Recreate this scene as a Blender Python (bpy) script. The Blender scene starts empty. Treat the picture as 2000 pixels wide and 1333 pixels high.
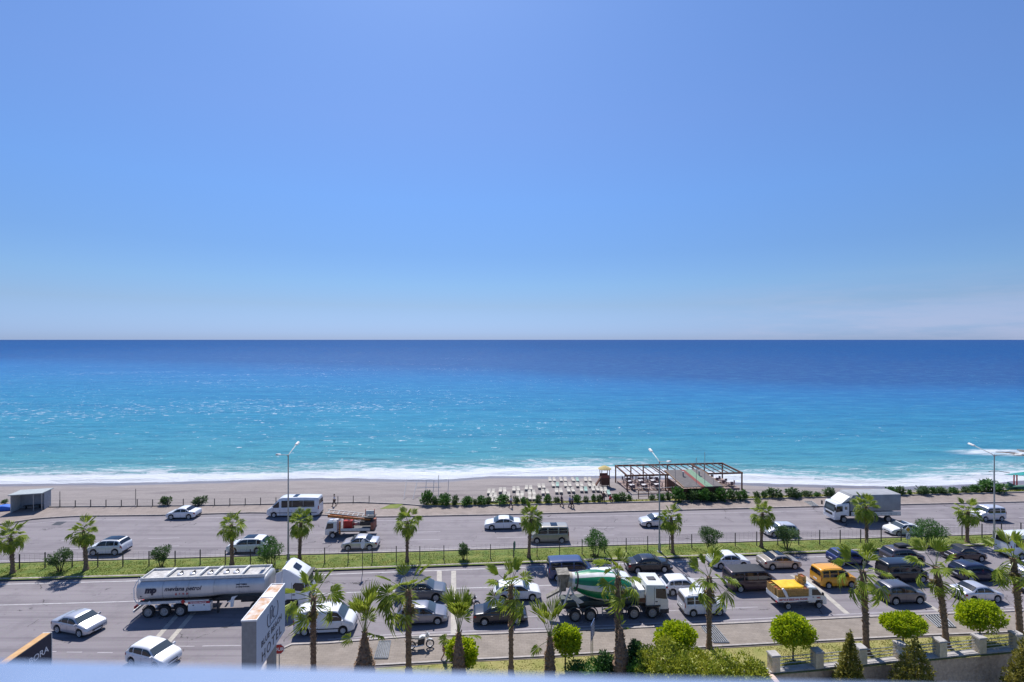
import bpy, bmesh, math, random
from mathutils import Vector, Matrix, noise
R = math.radians
PI = math.pi
random.seed(7)
scene = bpy.context.scene
col = scene.collection

# ------------------------------------------------------------------ camera, sky, sun
F = 960.0          # focal length in photograph pixels (photograph 2000 wide)
H = 24.5           # camera height above the road
HY = 664.5         # horizon row
cam = bpy.data.cameras.new('camera')
camo = bpy.data.objects.new('camera', cam)
col.objects.link(camo)
cam.sensor_width = 36.0
cam.lens = F / 2000 * 36.0
cam.shift_y = -0.0014
cam.clip_start = 0.05
cam.clip_end = 90000
camo.location = (0, 0, H)
camo.rotation_euler = (R(90), 0, 0)
cam.dof.use_dof = True
cam.dof.focus_distance = 60.0
cam.dof.aperture_fstop = 1.4
scene.camera = camo

SUN_AZ = R(-12.5)
SUN_EL = R(57)
world = bpy.data.worlds.new('World')
scene.world = world
world.use_nodes = True
wn = world.node_tree.nodes
wl = world.node_tree.links
wn.clear()
sky = wn.new('ShaderNodeTexSky')
sky.sky_type = 'NISHITA'
sky.sun_disc = False
sky.sun_elevation = SUN_EL
sky.sun_rotation = SUN_AZ
sky.altitude = 20
sky.air_density = 1.0
sky.dust_density = 0.3
sky.ozone_density = 3.0
bg = wn.new('ShaderNodeBackground')
bg.inputs['Strength'].default_value = 0.118
wout = wn.new('ShaderNodeOutputWorld')
hsv = wn.new('ShaderNodeHueSaturation')
hsv.inputs['Saturation'].default_value = 1.0
tint = wn.new('ShaderNodeMix'); tint.data_type = 'RGBA'; tint.blend_type = 'MULTIPLY'
tint.inputs[0].default_value = 1.0
tint.inputs[7].default_value = (1.0, 0.93, 1.12, 1)
# thin high haze cloud low on the right-hand horizon
tc = wn.new('ShaderNodeTexCoord')
sep = wn.new('ShaderNodeSeparateXYZ')
wl.new(tc.outputs['Generated'], sep.inputs[0])
mp = wn.new('ShaderNodeMapping'); mp.inputs['Scale'].default_value = (2.2, 2.2, 16.0)
wl.new(tc.outputs['Generated'], mp.inputs[0])
cn = wn.new('ShaderNodeTexNoise'); cn.inputs['Scale'].default_value = 2.2
cn.inputs['Detail'].default_value = 9; cn.inputs['Roughness'].default_value = .62
wl.new(mp.outputs[0], cn.inputs['Vector'])
def wmath(op, a, b=None, c=None):
    n = wn.new('ShaderNodeMath'); n.operation = op
    for i, v in enumerate((a, b, c)):
        if v is None: continue
        if isinstance(v, (int, float)): n.inputs[i].default_value = v
        else: wl.new(v, n.inputs[i])
    return n.outputs[0]
def wramp(v, a, b):
    n = wn.new('ShaderNodeMapRange'); n.interpolation_type = 'SMOOTHSTEP'
    n.inputs[1].default_value = a; n.inputs[2].default_value = b
    wl.new(v, n.inputs[0]); return n.outputs[0]
right = wramp(sep.outputs['X'], 0.22, 0.6)
low = wramp(sep.outputs['Z'], 0.13, 0.01)
cm = wmath('MULTIPLY', wmath('MULTIPLY', right, low), wramp(cn.outputs['Fac'], 0.36, 0.66))
cm = wmath('MULTIPLY', cm, 0.38)
cmix = wn.new('ShaderNodeMix'); cmix.data_type = 'RGBA'
cmix.inputs[7].default_value = (3.6, 3.7, 5.0, 1)
wl.new(sky.outputs[0], hsv.inputs['Color'])
wl.new(hsv.outputs[0], tint.inputs[6])
# air colour: clear-day blue that keeps its hue down to the horizon
arp = wn.new('ShaderNodeValToRGB')
stops = [(0.0, (.29, .42, .86)), (.015, (.30, .43, .86)), (.067, (.35, .43, .64)), (.108, (.37, .48, .66)), (.169, (.38, .505, .70)), (.266, (.45, .60, .82)), (.396, (.55, .665, .88)), (.557, (.60, .735, .96)), (1.0, (.60, .735, .96))]
arp.color_ramp.elements[0].position = 0.0; arp.color_ramp.elements[0].color = (*stops[0][1], 1)
arp.color_ramp.elements[1].position = 1.0; arp.color_ramp.elements[1].color = (*stops[-1][1], 1)
for sp_, sc_ in stops[1:-1]:
    e_ = arp.color_ramp.elements.new(sp_); e_.color = (*sc_, 1)
wl.new(sep.outputs['Z'], arp.inputs[0]); wl.new(arp.outputs[0], tint.inputs[7])
wl.new(cm, cmix.inputs[0]); wl.new(tint.outputs[2], cmix.inputs[6])
wl.new(cmix.outputs[2], bg.inputs['Color'])
wl.new(bg.outputs[0], wout.inputs[0])

sl = bpy.data.lights.new('sun', 'SUN')
sl.energy = 4.6
sl.angle = R(0.53)
sl.color = (1.0, 0.955, 0.9)
so = bpy.data.objects.new('sun', sl)
col.objects.link(so)
sdir = Vector((math.sin(SUN_AZ) * math.cos(SUN_EL), math.cos(SUN_AZ) * math.cos(SUN_EL), math.sin(SUN_EL)))
so.rotation_euler = sdir.to_track_quat('Z', 'Y').to_euler()
so.location = sdir * 120

scene.view_settings.view_transform = 'Standard'
scene.view_settings.look = 'None'
scene.view_settings.exposure = 0.4
scene.view_settings.gamma = 1.0
scene.view_settings.use_curve_mapping = False
scene.render.engine = 'CYCLES'
scene.cycles.max_bounces = 6
scene.cycles.diffuse_bounces = 3
scene.cycles.transparent_max_bounces = 8
scene.cycles.caustics_reflective = False
scene.cycles.caustics_refractive = False

# ------------------------------------------------------------------ picture rows to ground points
def P(x, y, z=0.0):
    Y = F * (H - z) / (y - HY)
    return Vector(((x - 1000.0) / F * Y, Y, z))
def lerp(a, b, t): return a + (b - a) * t
def interp(pts, x):
    if x <= pts[0][0]:
        (x0, y0), (x1, y1) = pts[0], pts[1]
    elif x >= pts[-1][0]:
        (x0, y0), (x1, y1) = pts[-2], pts[-1]
    else:
        for i in range(len(pts) - 1):
            if pts[i][0] <= x <= pts[i + 1][0]:
                (x0, y0), (x1, y1) = pts[i], pts[i + 1]; break
    return y0 + (y1 - y0) * (x - x0) / (x1 - x0)
def clampi(pts, x):
    return interp(pts, min(max(x, pts[0][0]), pts[-1][0]))

# ------------------------------------------------------------------ tagging
def tag(o, label=None, cat=None, group=None, kind=None):
    if label: o['label'] = label
    if cat: o['category'] = cat
    if group: o['group'] = group
    if kind: o['kind'] = kind
    return o
def empty(name, loc, rz=0.0, label=None, cat=None, group=None):
    o = bpy.data.objects.new(name, None)
    col.objects.link(o)
    o.empty_display_size = .3
    o.location = loc; o.rotation_euler = (0, 0, rz)
    tag(o, label, cat, group)
    return o
def inst(name, mesh, parent=None, loc=(0, 0, 0), rot=(0, 0, 0), scale=(1, 1, 1)):
    o = bpy.data.objects.new(name, mesh)
    col.objects.link(o)
    o.parent = parent
    o.location = loc; o.rotation_euler = rot; o.scale = scale
    return o
def copy_tree(o, parent=None):
    c = o.copy(); col.objects.link(c); c.parent = parent
    for ch in list(o.children): copy_tree(ch, c)
    return c

# ------------------------------------------------------------------ mesh builder
class MB:
    def __init__(s):
        s.v = []; s.f = []; s.m = []
    def add(s, vs, fs, mat=0, M=None):
        b = len(s.v)
        if M is not None: vs = [M @ Vector(v) for v in vs]
        s.v += [tuple(v) for v in vs]
        s.f += [tuple(b + i for i in f) for f in fs]
        s.m += [mat] * len(fs)
    def box(s, c, d, mat=0, M=None, taper=(1, 1)):
        x, y, z = d[0] / 2, d[1] / 2, d[2] / 2
        vs = []
        for k, (tx, ty) in ((-1, (1, 1)), (1, taper)):
            for a, b2 in ((-1, -1), (1, -1), (1, 1), (-1, 1)):
                vs.append((c[0] + a * x * tx, c[1] + b2 * y * ty, c[2] + k * z))
        s.add(vs, [(3, 2, 1, 0), (4, 5, 6, 7), (0, 1, 5, 4), (1, 2, 6, 5), (2, 3, 7, 6), (3, 0, 4, 7)], mat, M)
    def tube(s, pts, r, n=6, mat=0, cap=True, M=None):
        pts = [Vector(p) for p in pts]
        rs = r if isinstance(r, (list, tuple)) else [r] * len(pts)
        vs = []
        up0 = None
        for i, p in enumerate(pts):
            d = (pts[min(i + 1, len(pts) - 1)] - pts[max(i - 1, 0)]).normalized()
            ref = Vector((0, 0, 1)) if abs(d.z) < .9 else Vector((1, 0, 0))
            if up0 is not None and up0.length > 0: ref = up0
            a = d.cross(ref)
            if a.length < 1e-5: a = d.cross(Vector((0, 1, 0)))
            a.normalize(); b = a.cross(d).normalized(); up0 = b
            for k in range(n):
                t = 2 * PI * k / n
                vs.append(p + (a * math.cos(t) + b * math.sin(t)) * rs[i])
        fs = []
        for i in range(len(pts) - 1):
            for k in range(n):
                k2 = (k + 1) % n
                fs.append((i * n + k, (i + 1) * n + k, (i + 1) * n + k2, i * n + k2))
        if cap:
            fs.append(tuple(range(n)))
            fs.append(tuple(reversed(range((len(pts) - 1) * n, len(pts) * n))))
        s.add(vs, fs, mat, M)
    def lathe(s, prof, n=16, mat=0, M=None, close=False):
        # prof: (r, z) about local z
        vs = []
        for r, z in prof:
            for k in range(n):
                t = 2 * PI * k / n
                vs.append((r * math.cos(t), r * math.sin(t), z))
        fs = []
        for i in range(len(prof) - 1):
            for k in range(n):
                k2 = (k + 1) % n
                fs.append((i * n + k, i * n + k2, (i + 1) * n + k2, (i + 1) * n + k))
        if close:
            fs.append(tuple(reversed(range(n))))
            fs.append(tuple(range((len(prof) - 1) * n, len(prof) * n)))
        s.add(vs, fs, mat, M)
    def prism(s, prof, y0, y1, ch=0.0, mat=0, M=None):
        # side outline (x, z) extruded along y, edges chamfered by ch
        n = len(prof)
        cx = sum(p[0] for p in prof) / n; cz = sum(p[1] for p in prof) / n
        ex = max(abs(p[0] - cx) for p in prof); ez = max(abs(p[1] - cz) for p in prof)
        def sh(k): return [(cx + (p[0] - cx) * (1 - k / max(ex, .01)), cz + (p[1] - cz) * (1 - k / max(ez, .01))) for p in prof]
        lay = [(y0, sh(ch)), (y0 + ch * .35, sh(ch * .3)), (y0 + ch, prof), (y1 - ch, prof), (y1 - ch * .35, sh(ch * .3)), (y1, sh(ch))] if ch > 0 else [(y0, prof), (y1, prof)]
        vs = []
        for y, pr in lay: vs += [(p[0], y, p[1]) for p in pr]
        fs = []
        for i in range(len(lay) - 1):
            for k in range(n):
                k2 = (k + 1) % n
                fs.append((i * n + k, i * n + k2, (i + 1) * n + k2, (i + 1) * n + k))
        fs.append(tuple(reversed(range(n))))
        fs.append(tuple(range((len(lay) - 1) * n, len(lay) * n)))
        s.add(vs, fs, mat, M)
    def mesh(s, name, mats, smooth=None):
        me = bpy.data.meshes.new(name)
        me.from_pydata(s.v, [], s.f)
        for m in (mats if isinstance(mats, (list, tuple)) else [mats]): me.materials.append(m)
        if any(s.m): me.polygons.foreach_set('material_index', s.m)
        bm = bmesh.new(); bm.from_mesh(me)
        bmesh.ops.recalc_face_normals(bm, faces=bm.faces)
        if smooth is not None:
            for f in bm.faces: f.smooth = True
            a = R(smooth)
            for e in bm.edges:
                if len(e.link_faces) == 2 and e.calc_face_angle(0) > a: e.smooth = False
        bm.to_mesh(me); bm.free()
        return me
    def build(s, name, mats, parent=None, smooth=None, loc=(0, 0, 0), rz=0.0):
        return inst(name, s.mesh(name, mats, smooth), parent, loc, (0, 0, rz))

# ------------------------------------------------------------------ materials
def nodes_of(m): return m.node_tree.nodes, m.node_tree.links
def mat(name, c, rough=.6, metal=0.0, coat=0.0, var=0.0, vscale=3.0, bump=0.0, bscale=20.0, c2=None, spec=.5, obj=False, trans=0.0, stretch=(1, 1, 1)):
    m = bpy.data.materials.new(name); m.use_nodes = True
    n, l = nodes_of(m); b = n['Principled BSDF']
    b.inputs['Base Color'].default_value = (*c, 1)
    b.inputs['Roughness'].default_value = rough
    b.inputs['Metallic'].default_value = metal
    b.inputs['Coat Weight'].default_value = coat
    b.inputs['Coat Roughness'].default_value = .06
    b.inputs['Specular IOR Level'].default_value = spec
    t = n.new('ShaderNodeTexCoord')
    mpn = n.new('ShaderNodeMapping'); mpn.inputs['Scale'].default_value = stretch
    l.new(t.outputs['Object'], mpn.inputs[0])
    if var > 0 or c2:
        nz = n.new('ShaderNodeTexNoise'); nz.inputs['Scale'].default_value = vscale; nz.inputs['Detail'].default_value = 6
        nz.inputs['Roughness'].default_value = .62
        l.new(mpn.outputs[0], nz.inputs['Vector'])
        mr = n.new('ShaderNodeMapRange'); mr.inputs[1].default_value = .32; mr.inputs[2].default_value = .68
        l.new(nz.outputs['Fac'], mr.inputs[0])
        mx = n.new('ShaderNodeMix'); mx.data_type = 'RGBA'
        a = c if c2 else tuple(max(0, k * (1 - var)) for k in c)
        d = c2 if c2 else tuple(k * (1 + var) for k in c)
        mx.inputs[6].default_value = (*a, 1); mx.inputs[7].default_value = (*d, 1)
        l.new(mr.outputs[0], mx.inputs[0]); l.new(mx.outputs[2], b.inputs['Base Color'])
    if bump > 0:
        n2 = n.new('ShaderNodeTexNoise'); n2.inputs['Scale'].default_value = bscale; n2.inputs['Detail'].default_value = 5
        l.new(mpn.outputs[0], n2.inputs['Vector'])
        bp = n.new('ShaderNodeBump'); bp.inputs['Strength'].default_value = bump; bp.inputs['Distance'].default_value = .05
        l.new(n2.outputs['Fac'], bp.inputs['Height']); l.new(bp.outputs[0], b.inputs['Normal'])
    if trans > 0:
        tr = n.new('ShaderNodeBsdfTranslucent')
        src = mx.outputs[2] if (var > 0 or c2) else None
        if src: l.new(src, tr.inputs['Color'])
        else: tr.inputs['Color'].default_value = (*c, 1)
        ms = n.new('ShaderNodeMixShader'); ms.inputs[0].default_value = trans
        out = n['Material Output']
        l.new(b.outputs[0], ms.inputs[1]); l.new(tr.outputs[0], ms.inputs[2]); l.new(ms.outputs[0], out.inputs[0])
    return m
_pc = {}
def paint(c, metal=0.0, rough=.32):
    k = (c, metal, rough)
    if k not in _pc:
        _pc[k] = mat('car_paint', c, rough, metal, coat=.8, var=.06, vscale=1.7)
    return _pc[k]
M = {}
M['glass'] = mat('dark_window_glass', (.012, .015, .02), .06, 0, .0, spec=.7)
M['glass_pale'] = mat('windscreen_glass', (.05, .065, .075), .05, 0, spec=.9)
M['rubber'] = mat('tyre_rubber', (.02, .02, .022), .85, var=.3, vscale=8)
M['rim'] = mat('alloy_rim', (.55, .56, .58), .4, .3)
M['steelrim'] = mat('painted_steel_rim', (.36, .35, .34), .5, .2, var=.3, vscale=10)
M['black'] = mat('black_plastic', (.02, .02, .023), .5, var=.2)
M['dgrey'] = mat('dark_grey_frame', (.05, .05, .055), .55, .2, var=.3, vscale=5)
M['plate'] = mat('number_plate', (.75, .75, .75), .4)
M['lamp'] = mat('headlight_lens', (.6, .63, .66), .1, spec=.8)
M['tail'] = mat('taillight_lens', (.35, .01, .015), .15)
M['white'] = mat('white_paint', (.78, .79, .8), .35, 0, .5, var=.05)
M['whitedirt'] = mat('weathered_white_paint', (.62, .62, .6), .5, var=.15, vscale=4)
M['chrome'] = mat('polished_metal', (.7, .71, .73), .2, 1)
M['alu'] = mat('brushed_aluminium', (.62, .63, .66), .38, .5, var=.08)
M['galv'] = mat('galvanised_steel', (.36, .37, .38), .45, .5, var=.15)
M['red'] = mat('red_paint', (.42, .02, .02), .4)
M['ink'] = mat('navy_lettering', (.012, .014, .04), .5)
M['redink'] = mat('red_lettering', (.45, .02, .03), .5)
M['wood'] = mat('brown_stained_timber', (.13, .052, .03), .7, var=.3, vscale=6, bump=.2, stretch=(1, 1, 4))
# ------------------------------------------------------------------ lines of the place, read off the photograph
L_KERB_FAR = [(-300, 1052), (0, 1026), (70, 1015), (150, 1010), (320, 1008), (500, 1003), (640, 1008), (740, 1011.5), (980, 1007), (1200, 1001.5), (1600, 991), (2000, 982), (2600, 969)]
L_PAVE_BACK = [(-300, 996), (85, 993), (400, 990), (700, 984), (800, 988), (830, 991.5), (1000, 989), (1200, 985), (1600, 974), (1760, 970), (2000, 964), (2600, 950)]
L_VERGE = [(-300, 990), (700, 979), (830, 985), (1200, 978), (1600, 967), (2000, 958), (2600, 944)]
L_MED_FAR = [(-300, 1112), (0, 1102), (300, 1094), (540, 1087), (780, 1080.5), (980, 1074.5), (1200, 1067.5), (1416, 1062), (1600, 1056), (1770, 1051.5), (2000, 1044), (2600, 1024)]
L_MED_NEAR = [(-300, 1144), (0, 1134), (240, 1128), (640, 1114.5), (1060, 1099.5), (1370, 1088), (1600, 1080), (1720, 1075), (2000, 1062), (2600, 1036)]
L_KERB_NEAR = [(500, 1345), (508, 1325), (516, 1303), (530, 1287), (548, 1272), (570, 1262), (640, 1259.5), (787, 1247.5), (1060, 1237.5), (1460, 1219.5), (1692, 1208), (1972, 1197), (2600, 1171)]
L_LAWN = [(500, 1352), (715, 1345), (732, 1305), (850, 1298), (934, 1293), (1060, 1287), (1197, 1278.5), (1440, 1265.5), (1597, 1257), (1804, 1246), (2000, 1238), (2600, 1212)]
L_WALL = [(1499, 1321), (1636, 1309), (1742, 1299), (1983, 1277), (2600, 1225)]

XC = lerp(P(1499, 1321).x, 0, 0)
FARZ = .13

def strip(name, la, lb, z, m, x0=-1400, x1=3400, n=200, kind='structure', za=None):
    """sheet between two lines (image x sampled), la nearer than lb"""
    vs = []; fs = []
    for i in range(n + 1):
        x = lerp(x0, x1, i / n)
        vs.append(P(x, interp(la, x), z)); vs.append(P(x, interp(lb, x), z))
    for i in range(n): fs.append((2 * i, 2 * i + 2, 2 * i + 3, 2 * i + 1))
    b = MB(); b.add(vs, fs)
    o = b.build(name, m)
    if kind: o['kind'] = kind
    return o

# asphalt ---------------------------------------------------------------
def asphalt():
    m = bpy.data.materials.new('worn_asphalt'); m.use_nodes = True
    n, l = nodes_of(m); b = n['Principled BSDF']; b.inputs['Roughness'].default_value = .86
    b.inputs['Specular IOR Level'].default_value = .3
    t = n.new('ShaderNodeTexCoord')
    mp = n.new('ShaderNodeMapping'); mp.inputs['Scale'].default_value = (.05, .55, 1); mp.inputs['Rotation'].default_value = (0, 0, R(-4))
    l.new(t.outputs['Object'], mp.inputs[0])
    a = n.new('ShaderNodeTexNoise'); a.inputs['Scale'].default_value = 1.2; a.inputs['Detail'].default_value = 5
    l.new(mp.outputs[0], a.inputs['Vector'])
    c = n.new('ShaderNodeTexNoise'); c.inputs['Scale'].default_value = .35; c.inputs['Detail'].default_value = 8; c.inputs['Roughness'].default_value = .7
    l.new(t.outputs['Object'], c.inputs['Vector'])
    g = n.new('ShaderNodeTexNoise'); g.inputs['Scale'].default_value = 14; g.inputs['Detail'].default_value = 3
    l.new(t.outputs['Object'], g.inputs['Vector'])
    def mix(fac, c1, c2, f0, f1):
        mr = n.new('ShaderNodeMapRange'); mr.inputs[1].default_value = f0; mr.inputs[2].default_value = f1
        l.new(fac, mr.inputs[0])
        mx = n.new('ShaderNodeMix'); mx.data_type = 'RGBA'
        l.new(mr.outputs[0], mx.inputs[0])
        for k, cc in ((6, c1), (7, c2)):
            if isinstance(cc, tuple): mx.inputs[k].default_value = (*cc, 1)
            else: l.new(cc, mx.inputs[k])
        return mx.outputs[2]
    c1 = mix(a.outputs['Fac'], (.225, .204, .22), (.278, .254, .27), .3, .7)
    c2 = mix(c.outputs['Fac'], c1, (.165, .148, .165), .5, .78)
    mp3 = n.new('ShaderNodeMapping'); mp3.inputs['Scale'].default_value = (.02, 1.1, 1); mp3.inputs['Rotation'].default_value = (0, 0, R(-4))
    l.new(t.outputs['Object'], mp3.inputs[0])
    ln = n.new('ShaderNodeTexNoise'); ln.inputs['Scale'].default_value = 1.0; ln.inputs['Detail'].default_value = 6; ln.inputs['Roughness'].default_value = .7
    l.new(mp3.outputs[0], ln.inputs['Vector'])
    c2 = mix(ln.outputs['Fac'], c2, (.15, .134, .152), .5, .72)
    st = n.new('ShaderNodeTexNoise'); st.inputs['Scale'].default_value = .9; st.inputs['Detail'].default_value = 9; st.inputs['Roughness'].default_value = .75
    l.new(t.outputs['Object'], st.inputs['Vector'])
    c2 = mix(st.outputs['Fac'], c2, (.12, .11, .12), .6, .8)
    mul = n.new('ShaderNodeMix'); mul.data_type = 'RGBA'; mul.blend_type = 'MULTIPLY'; mul.inputs[0].default_value = .35
    l.new(c2, mul.inputs[6]); l.new(g.outputs['Color'], mul.inputs[7])
    # cracks
    v = n.new('ShaderNodeTexVoronoi'); v.feature = 'DISTANCE_TO_EDGE'; v.inputs['Scale'].default_value = .12
    dn = n.new('ShaderNodeTexNoise'); dn.inputs['Scale'].default_value = 1.3; dn.inputs['Detail'].default_value = 4
    l.new(t.outputs['Object'], dn.inputs['Vector'])
    ad = n.new('ShaderNodeMix'); ad.data_type = 'RGBA'; ad.blend_type = 'ADD'; ad.inputs[0].default_value = 1.0
    l.new(t.outputs['Object'], ad.inputs[6]); l.new(dn.outputs['Color'], ad.inputs[7]); l.new(ad.outputs[2], v.inputs['Vector'])
    lt = n.new('ShaderNodeMath'); lt.operation = 'LESS_THAN'; lt.inputs[1].default_value = .0042; l.new(v.outputs['Distance'], lt.inputs[0])
    ms = n.new('ShaderNodeMath'); ms.operation = 'GREATER_THAN'; ms.inputs[1].default_value = .53; l.new(c.outputs['Fac'], ms.inputs[0])
    mm = n.new('ShaderNodeMath'); mm.operation = 'MULTIPLY'; l.new(lt.outputs[0], mm.inputs[0]); l.new(ms.outputs[0], mm.inputs[1])
    mx = n.new('ShaderNodeMix'); mx.data_type = 'RGBA'; l.new(mm.outputs[0], mx.inputs[0]); l.new(mul.outputs[2], mx.inputs[6]); mx.inputs[7].default_value = (.07, .065, .07, 1)
    l.new(mx.outputs[2], b.inputs['Base Color'])
    bp = n.new('ShaderNodeBump'); bp.inputs['Strength'].default_value = .25; bp.inputs['Distance'].default_value = .01
    l.new(g.outputs['Fac'], bp.inputs['Height']); l.new(bp.outputs[0], b.inputs['Normal'])
    return m
M['asphalt'] = asphalt()

def paving(name, c, c2, sx=.4, sy=.2, rot=-4.5):
    m = bpy.data.materials.new(name); m.use_nodes = True
    n, l = nodes_of(m); b = n['Principled BSDF']; b.inputs['Roughness'].default_value = .85
    t = n.new('ShaderNodeTexCoord'); mp = n.new('ShaderNodeMapping'); mp.inputs['Rotation'].default_value = (0, 0, R(rot))
    l.new(t.outputs['Object'], mp.inputs[0])
    br = n.new('ShaderNodeTexBrick'); br.inputs['Scale'].default_value = 1
    br.inputs['Brick Width'].default_value = sx; br.inputs['Row Height'].default_value = sy; br.inputs['Mortar Size'].default_value = .012
    br.inputs['Color1'].default_value = (*c, 1); br.inputs['Color2'].default_value = (*c2, 1)
    br.inputs['Mortar'].default_value = (c[0] * .8, c[1] * .8, c[2] * .8, 1)
    l.new(mp.outputs[0], br.inputs['Vector'])
    nz = n.new('ShaderNodeTexNoise'); nz.inputs['Scale'].default_value = .8; nz.inputs['Detail'].default_value = 7; l.new(t.outputs['Object'], nz.inputs['Vector'])
    mr = n.new('ShaderNodeMapRange'); mr.inputs[1].default_value = .3; mr.inputs[2].default_value = .7; mr.inputs[3].default_value = .82; mr.inputs[4].default_value = 1.1
    l.new(nz.outputs['Fac'], mr.inputs[0])
    mu = n.new('ShaderNodeMix'); mu.data_type = 'RGBA'; mu.blend_type = 'MULTIPLY'; mu.inputs[0].default_value = 1
    l.new(br.outputs['Color'], mu.inputs[6]); l.new(mr.outputs[0], mu.inputs[7]); l.new(mu.outputs[2], b.inputs['Base Color'])
    bp = n.new('ShaderNodeBump'); bp.inputs['Strength'].default_value = .4; bp.inputs['Distance'].default_value = .02; bp.invert = True
    l.new(br.outputs['Fac'], bp.inputs['Height']); l.new(bp.outputs[0], b.inputs['Normal'])
    return m
M['pave_near'] = paving('small_beige_paving', (.215, .182, .155), (.245, .21, .18), .45, .22)
M['pave_far'] = paving('small_pinkish_paving', (.225, .185, .165), (.255, .21, .188), .4, .4)
M['kerb'] = mat('concrete_kerb', (.32, .28, .26), .85, var=.25, vscale=2.5)
M['kerbline'] = mat('pale_concrete_edging', (.33, .30, .285), .8, var=.2, vscale=3)
M['line'] = mat('road_marking_paint', (.38, .37, .38), .7, var=.22, vscale=2)
M['line_faint'] = mat('worn_marking_paint', (.31, .29, .31), .8, var=.16, vscale=1.5)
M['lineyellow'] = mat('worn_cream_marking', (.36, .335, .30), .8, var=.2, vscale=2)
M['soil'] = mat('bare_soil', (.22, .17, .12), .95, var=.3, vscale=1)
M['turf'] = mat('turf', (.08, .14, .018), .95, c2=(.18, .19, .04), vscale=.9, bump=.5, bscale=12)
M['turfdry'] = mat('turf_dry', (.18, .19, .045), .95, c2=(.30, .26, .10), vscale=.8, bump=.5, bscale=12)

# base ground under everything near ------------------------------------
g = MB()
wx = P(1499, 1321).x; wy = P(1499, 1321).y
g.add([(-320, 2, -.06), (wx, 2, -.06), (wx, 61.5, -.06), (-320, 61.5, -.06)], [(0, 1, 2, 3)])
wallw = [P(x, interp(L_WALL, x)) for x in (1499, 1636, 1742, 1983, 2300, 2600)]
wallw.append(Vector((320, wallw[-1].y + (320 - wallw[-1].x) * .12, 0)))
for a, b_ in zip(wallw, wallw[1:]):
    g.add([(a.x, a.y, -.06), (b_.x, b_.y, -.06), (b_.x, 61.5, -.06), (a.x, 61.5, -.06)], [(0, 1, 2, 3)])
tag(g.build('ground', M['soil']), kind='structure')
g = MB(); g.add([(wx, 2, -3.2), (320, 2, -3.2), (320, 90, -3.2), (wx, 90, -3.2)], [(0, 1, 2, 3)])
tag(g.build('garden_ground', M['turfdry']), kind='structure')

strip('road', [(-1400, 1500), (3400, 1500)], L_MED_NEAR, 0.0, M['asphalt'])['kind'] = 'structure'
# the near sheet must not cover the sunken garden: it ends at the kerb to the right
bpy.data.objects.remove(bpy.data.objects['road'])
vs = []; fs = []
la = [(-1400, 1500), (499, 1500), (500, 1352)] + L_KERB_NEAR[1:]
xs = [-1400 + i * 40 for i in range(47)] + [490, 500, 505, 510, 516, 523, 530, 540, 548, 560, 570, 600] + [640 + i * 40 for i in range(70)]
for x in xs:
    vs.append(P(x, interp(la, x) + (6 if x > 500 else 0), 0)); vs.append(P(x, interp(L_MED_NEAR, x), 0))
for i in range(len(xs) - 1): fs.append((2 * i, 2 * i + 2, 2 * i + 3, 2 * i + 1))
b = MB(); b.add(vs, fs); tag(b.build('road', M['asphalt']), kind='structure')
strip('road', L_MED_FAR, [(x, y - 2) for x, y in L_KERB_FAR], 0.0, M['asphalt'])
strip('pavement', [(x, y - 1.2) for x, y in L_KERB_FAR], L_PAVE_BACK, FARZ, M['pave_far'])
# near pavement and lawn
def strip_xs(name, la, lb, z, m, xs, kind='structure'):
    vs = []; fs = []
    for x in xs: vs.append(P(x, interp(la, x), z)); vs.append(P(x, interp(lb, x), z))
    for i in range(len(xs) - 1): fs.append((2 * i, 2 * i + 2, 2 * i + 3, 2 * i + 1))
    b = MB(); b.add(vs, fs); o = b.build(name, m)
    if kind: o['kind'] = kind
    return o
xsn = [500, 504, 508, 512, 516, 523, 530, 539, 548, 559, 570, 600, 640, 680, 715, 724, 732, 760] + [800 + i * 40 for i in range(66)]
strip_xs('pavement', L_LAWN, L_KERB_NEAR, FARZ, M['pave_near'], xsn)
LW = [(500, 1420), (1498, 1420), (1499, 1321)] + L_WALL[1:]
strip_xs('lawn', LW, [(x, y + 1) for x, y in L_LAWN], FARZ + .02, M['turfdry'], [732, 760] + [800 + i * 40 for i in range(17)] + [1480, 1498, 1499] + [1520 + i * 40 for i in range(48)])
strip('median', L_MED_NEAR, L_MED_FAR, FARZ + .02, M['turf'])

def ribbon(name, line, w, h, m, x0=-1400, x1=3400, n=160, off=0.0, z0=-.05, xs=None):
    """kerb stone run: solid strip of width w, top at h, along a line"""
    xs = xs or [lerp(x0, x1, i / n) for i in range(n + 1)]
    pts = [P(x, interp(line, x)) for x in xs]
    vs = []; fs = []
    for i, p in enumerate(pts):
        d = (pts[min(i + 1, len(pts) - 1)] - pts[max(i - 1, 0)]); d.z = 0; d.normalize()
        nn = Vector((-d.y, d.x, 0))
        a = p + nn * (off - w / 2); c = p + nn * (off + w / 2)
        vs += [(a.x, a.y, z0), (a.x, a.y, h), (c.x, c.y, h), (c.x, c.y, z0)]
    for i in range(len(pts) - 1):
        for k in range(3):
            fs.append((4 * i + k, 4 * i + 4 + k, 4 * i + 5 + k, 4 * i + 1 + k))
    e = 4 * (len(pts) - 1)
    fs += [(0, 1, 2, 3), (e, e + 3, e + 2, e + 1)]
    b = MB(); b.add(vs, fs); o = b.build(name, m); o['kind'] = 'structure'
    return o
ribbon('kerb', L_MED_NEAR, .22, .165, M['kerb'])
ribbon('kerb', L_MED_FAR, .18, .16, M['kerbline'])
ribbon('kerb', L_KERB_FAR, .2, .15, M['kerb'])
ribbon('kerb', L_KERB_NEAR, .2, .15, M['kerbline'], xs=xsn)
ribbon('kerb', L_LAWN, .16, .22, M['kerbline'], xs=xsn[14:])
ribbon('kerb', L_PAVE_BACK, .16, .22, M['kerbline'])

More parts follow.
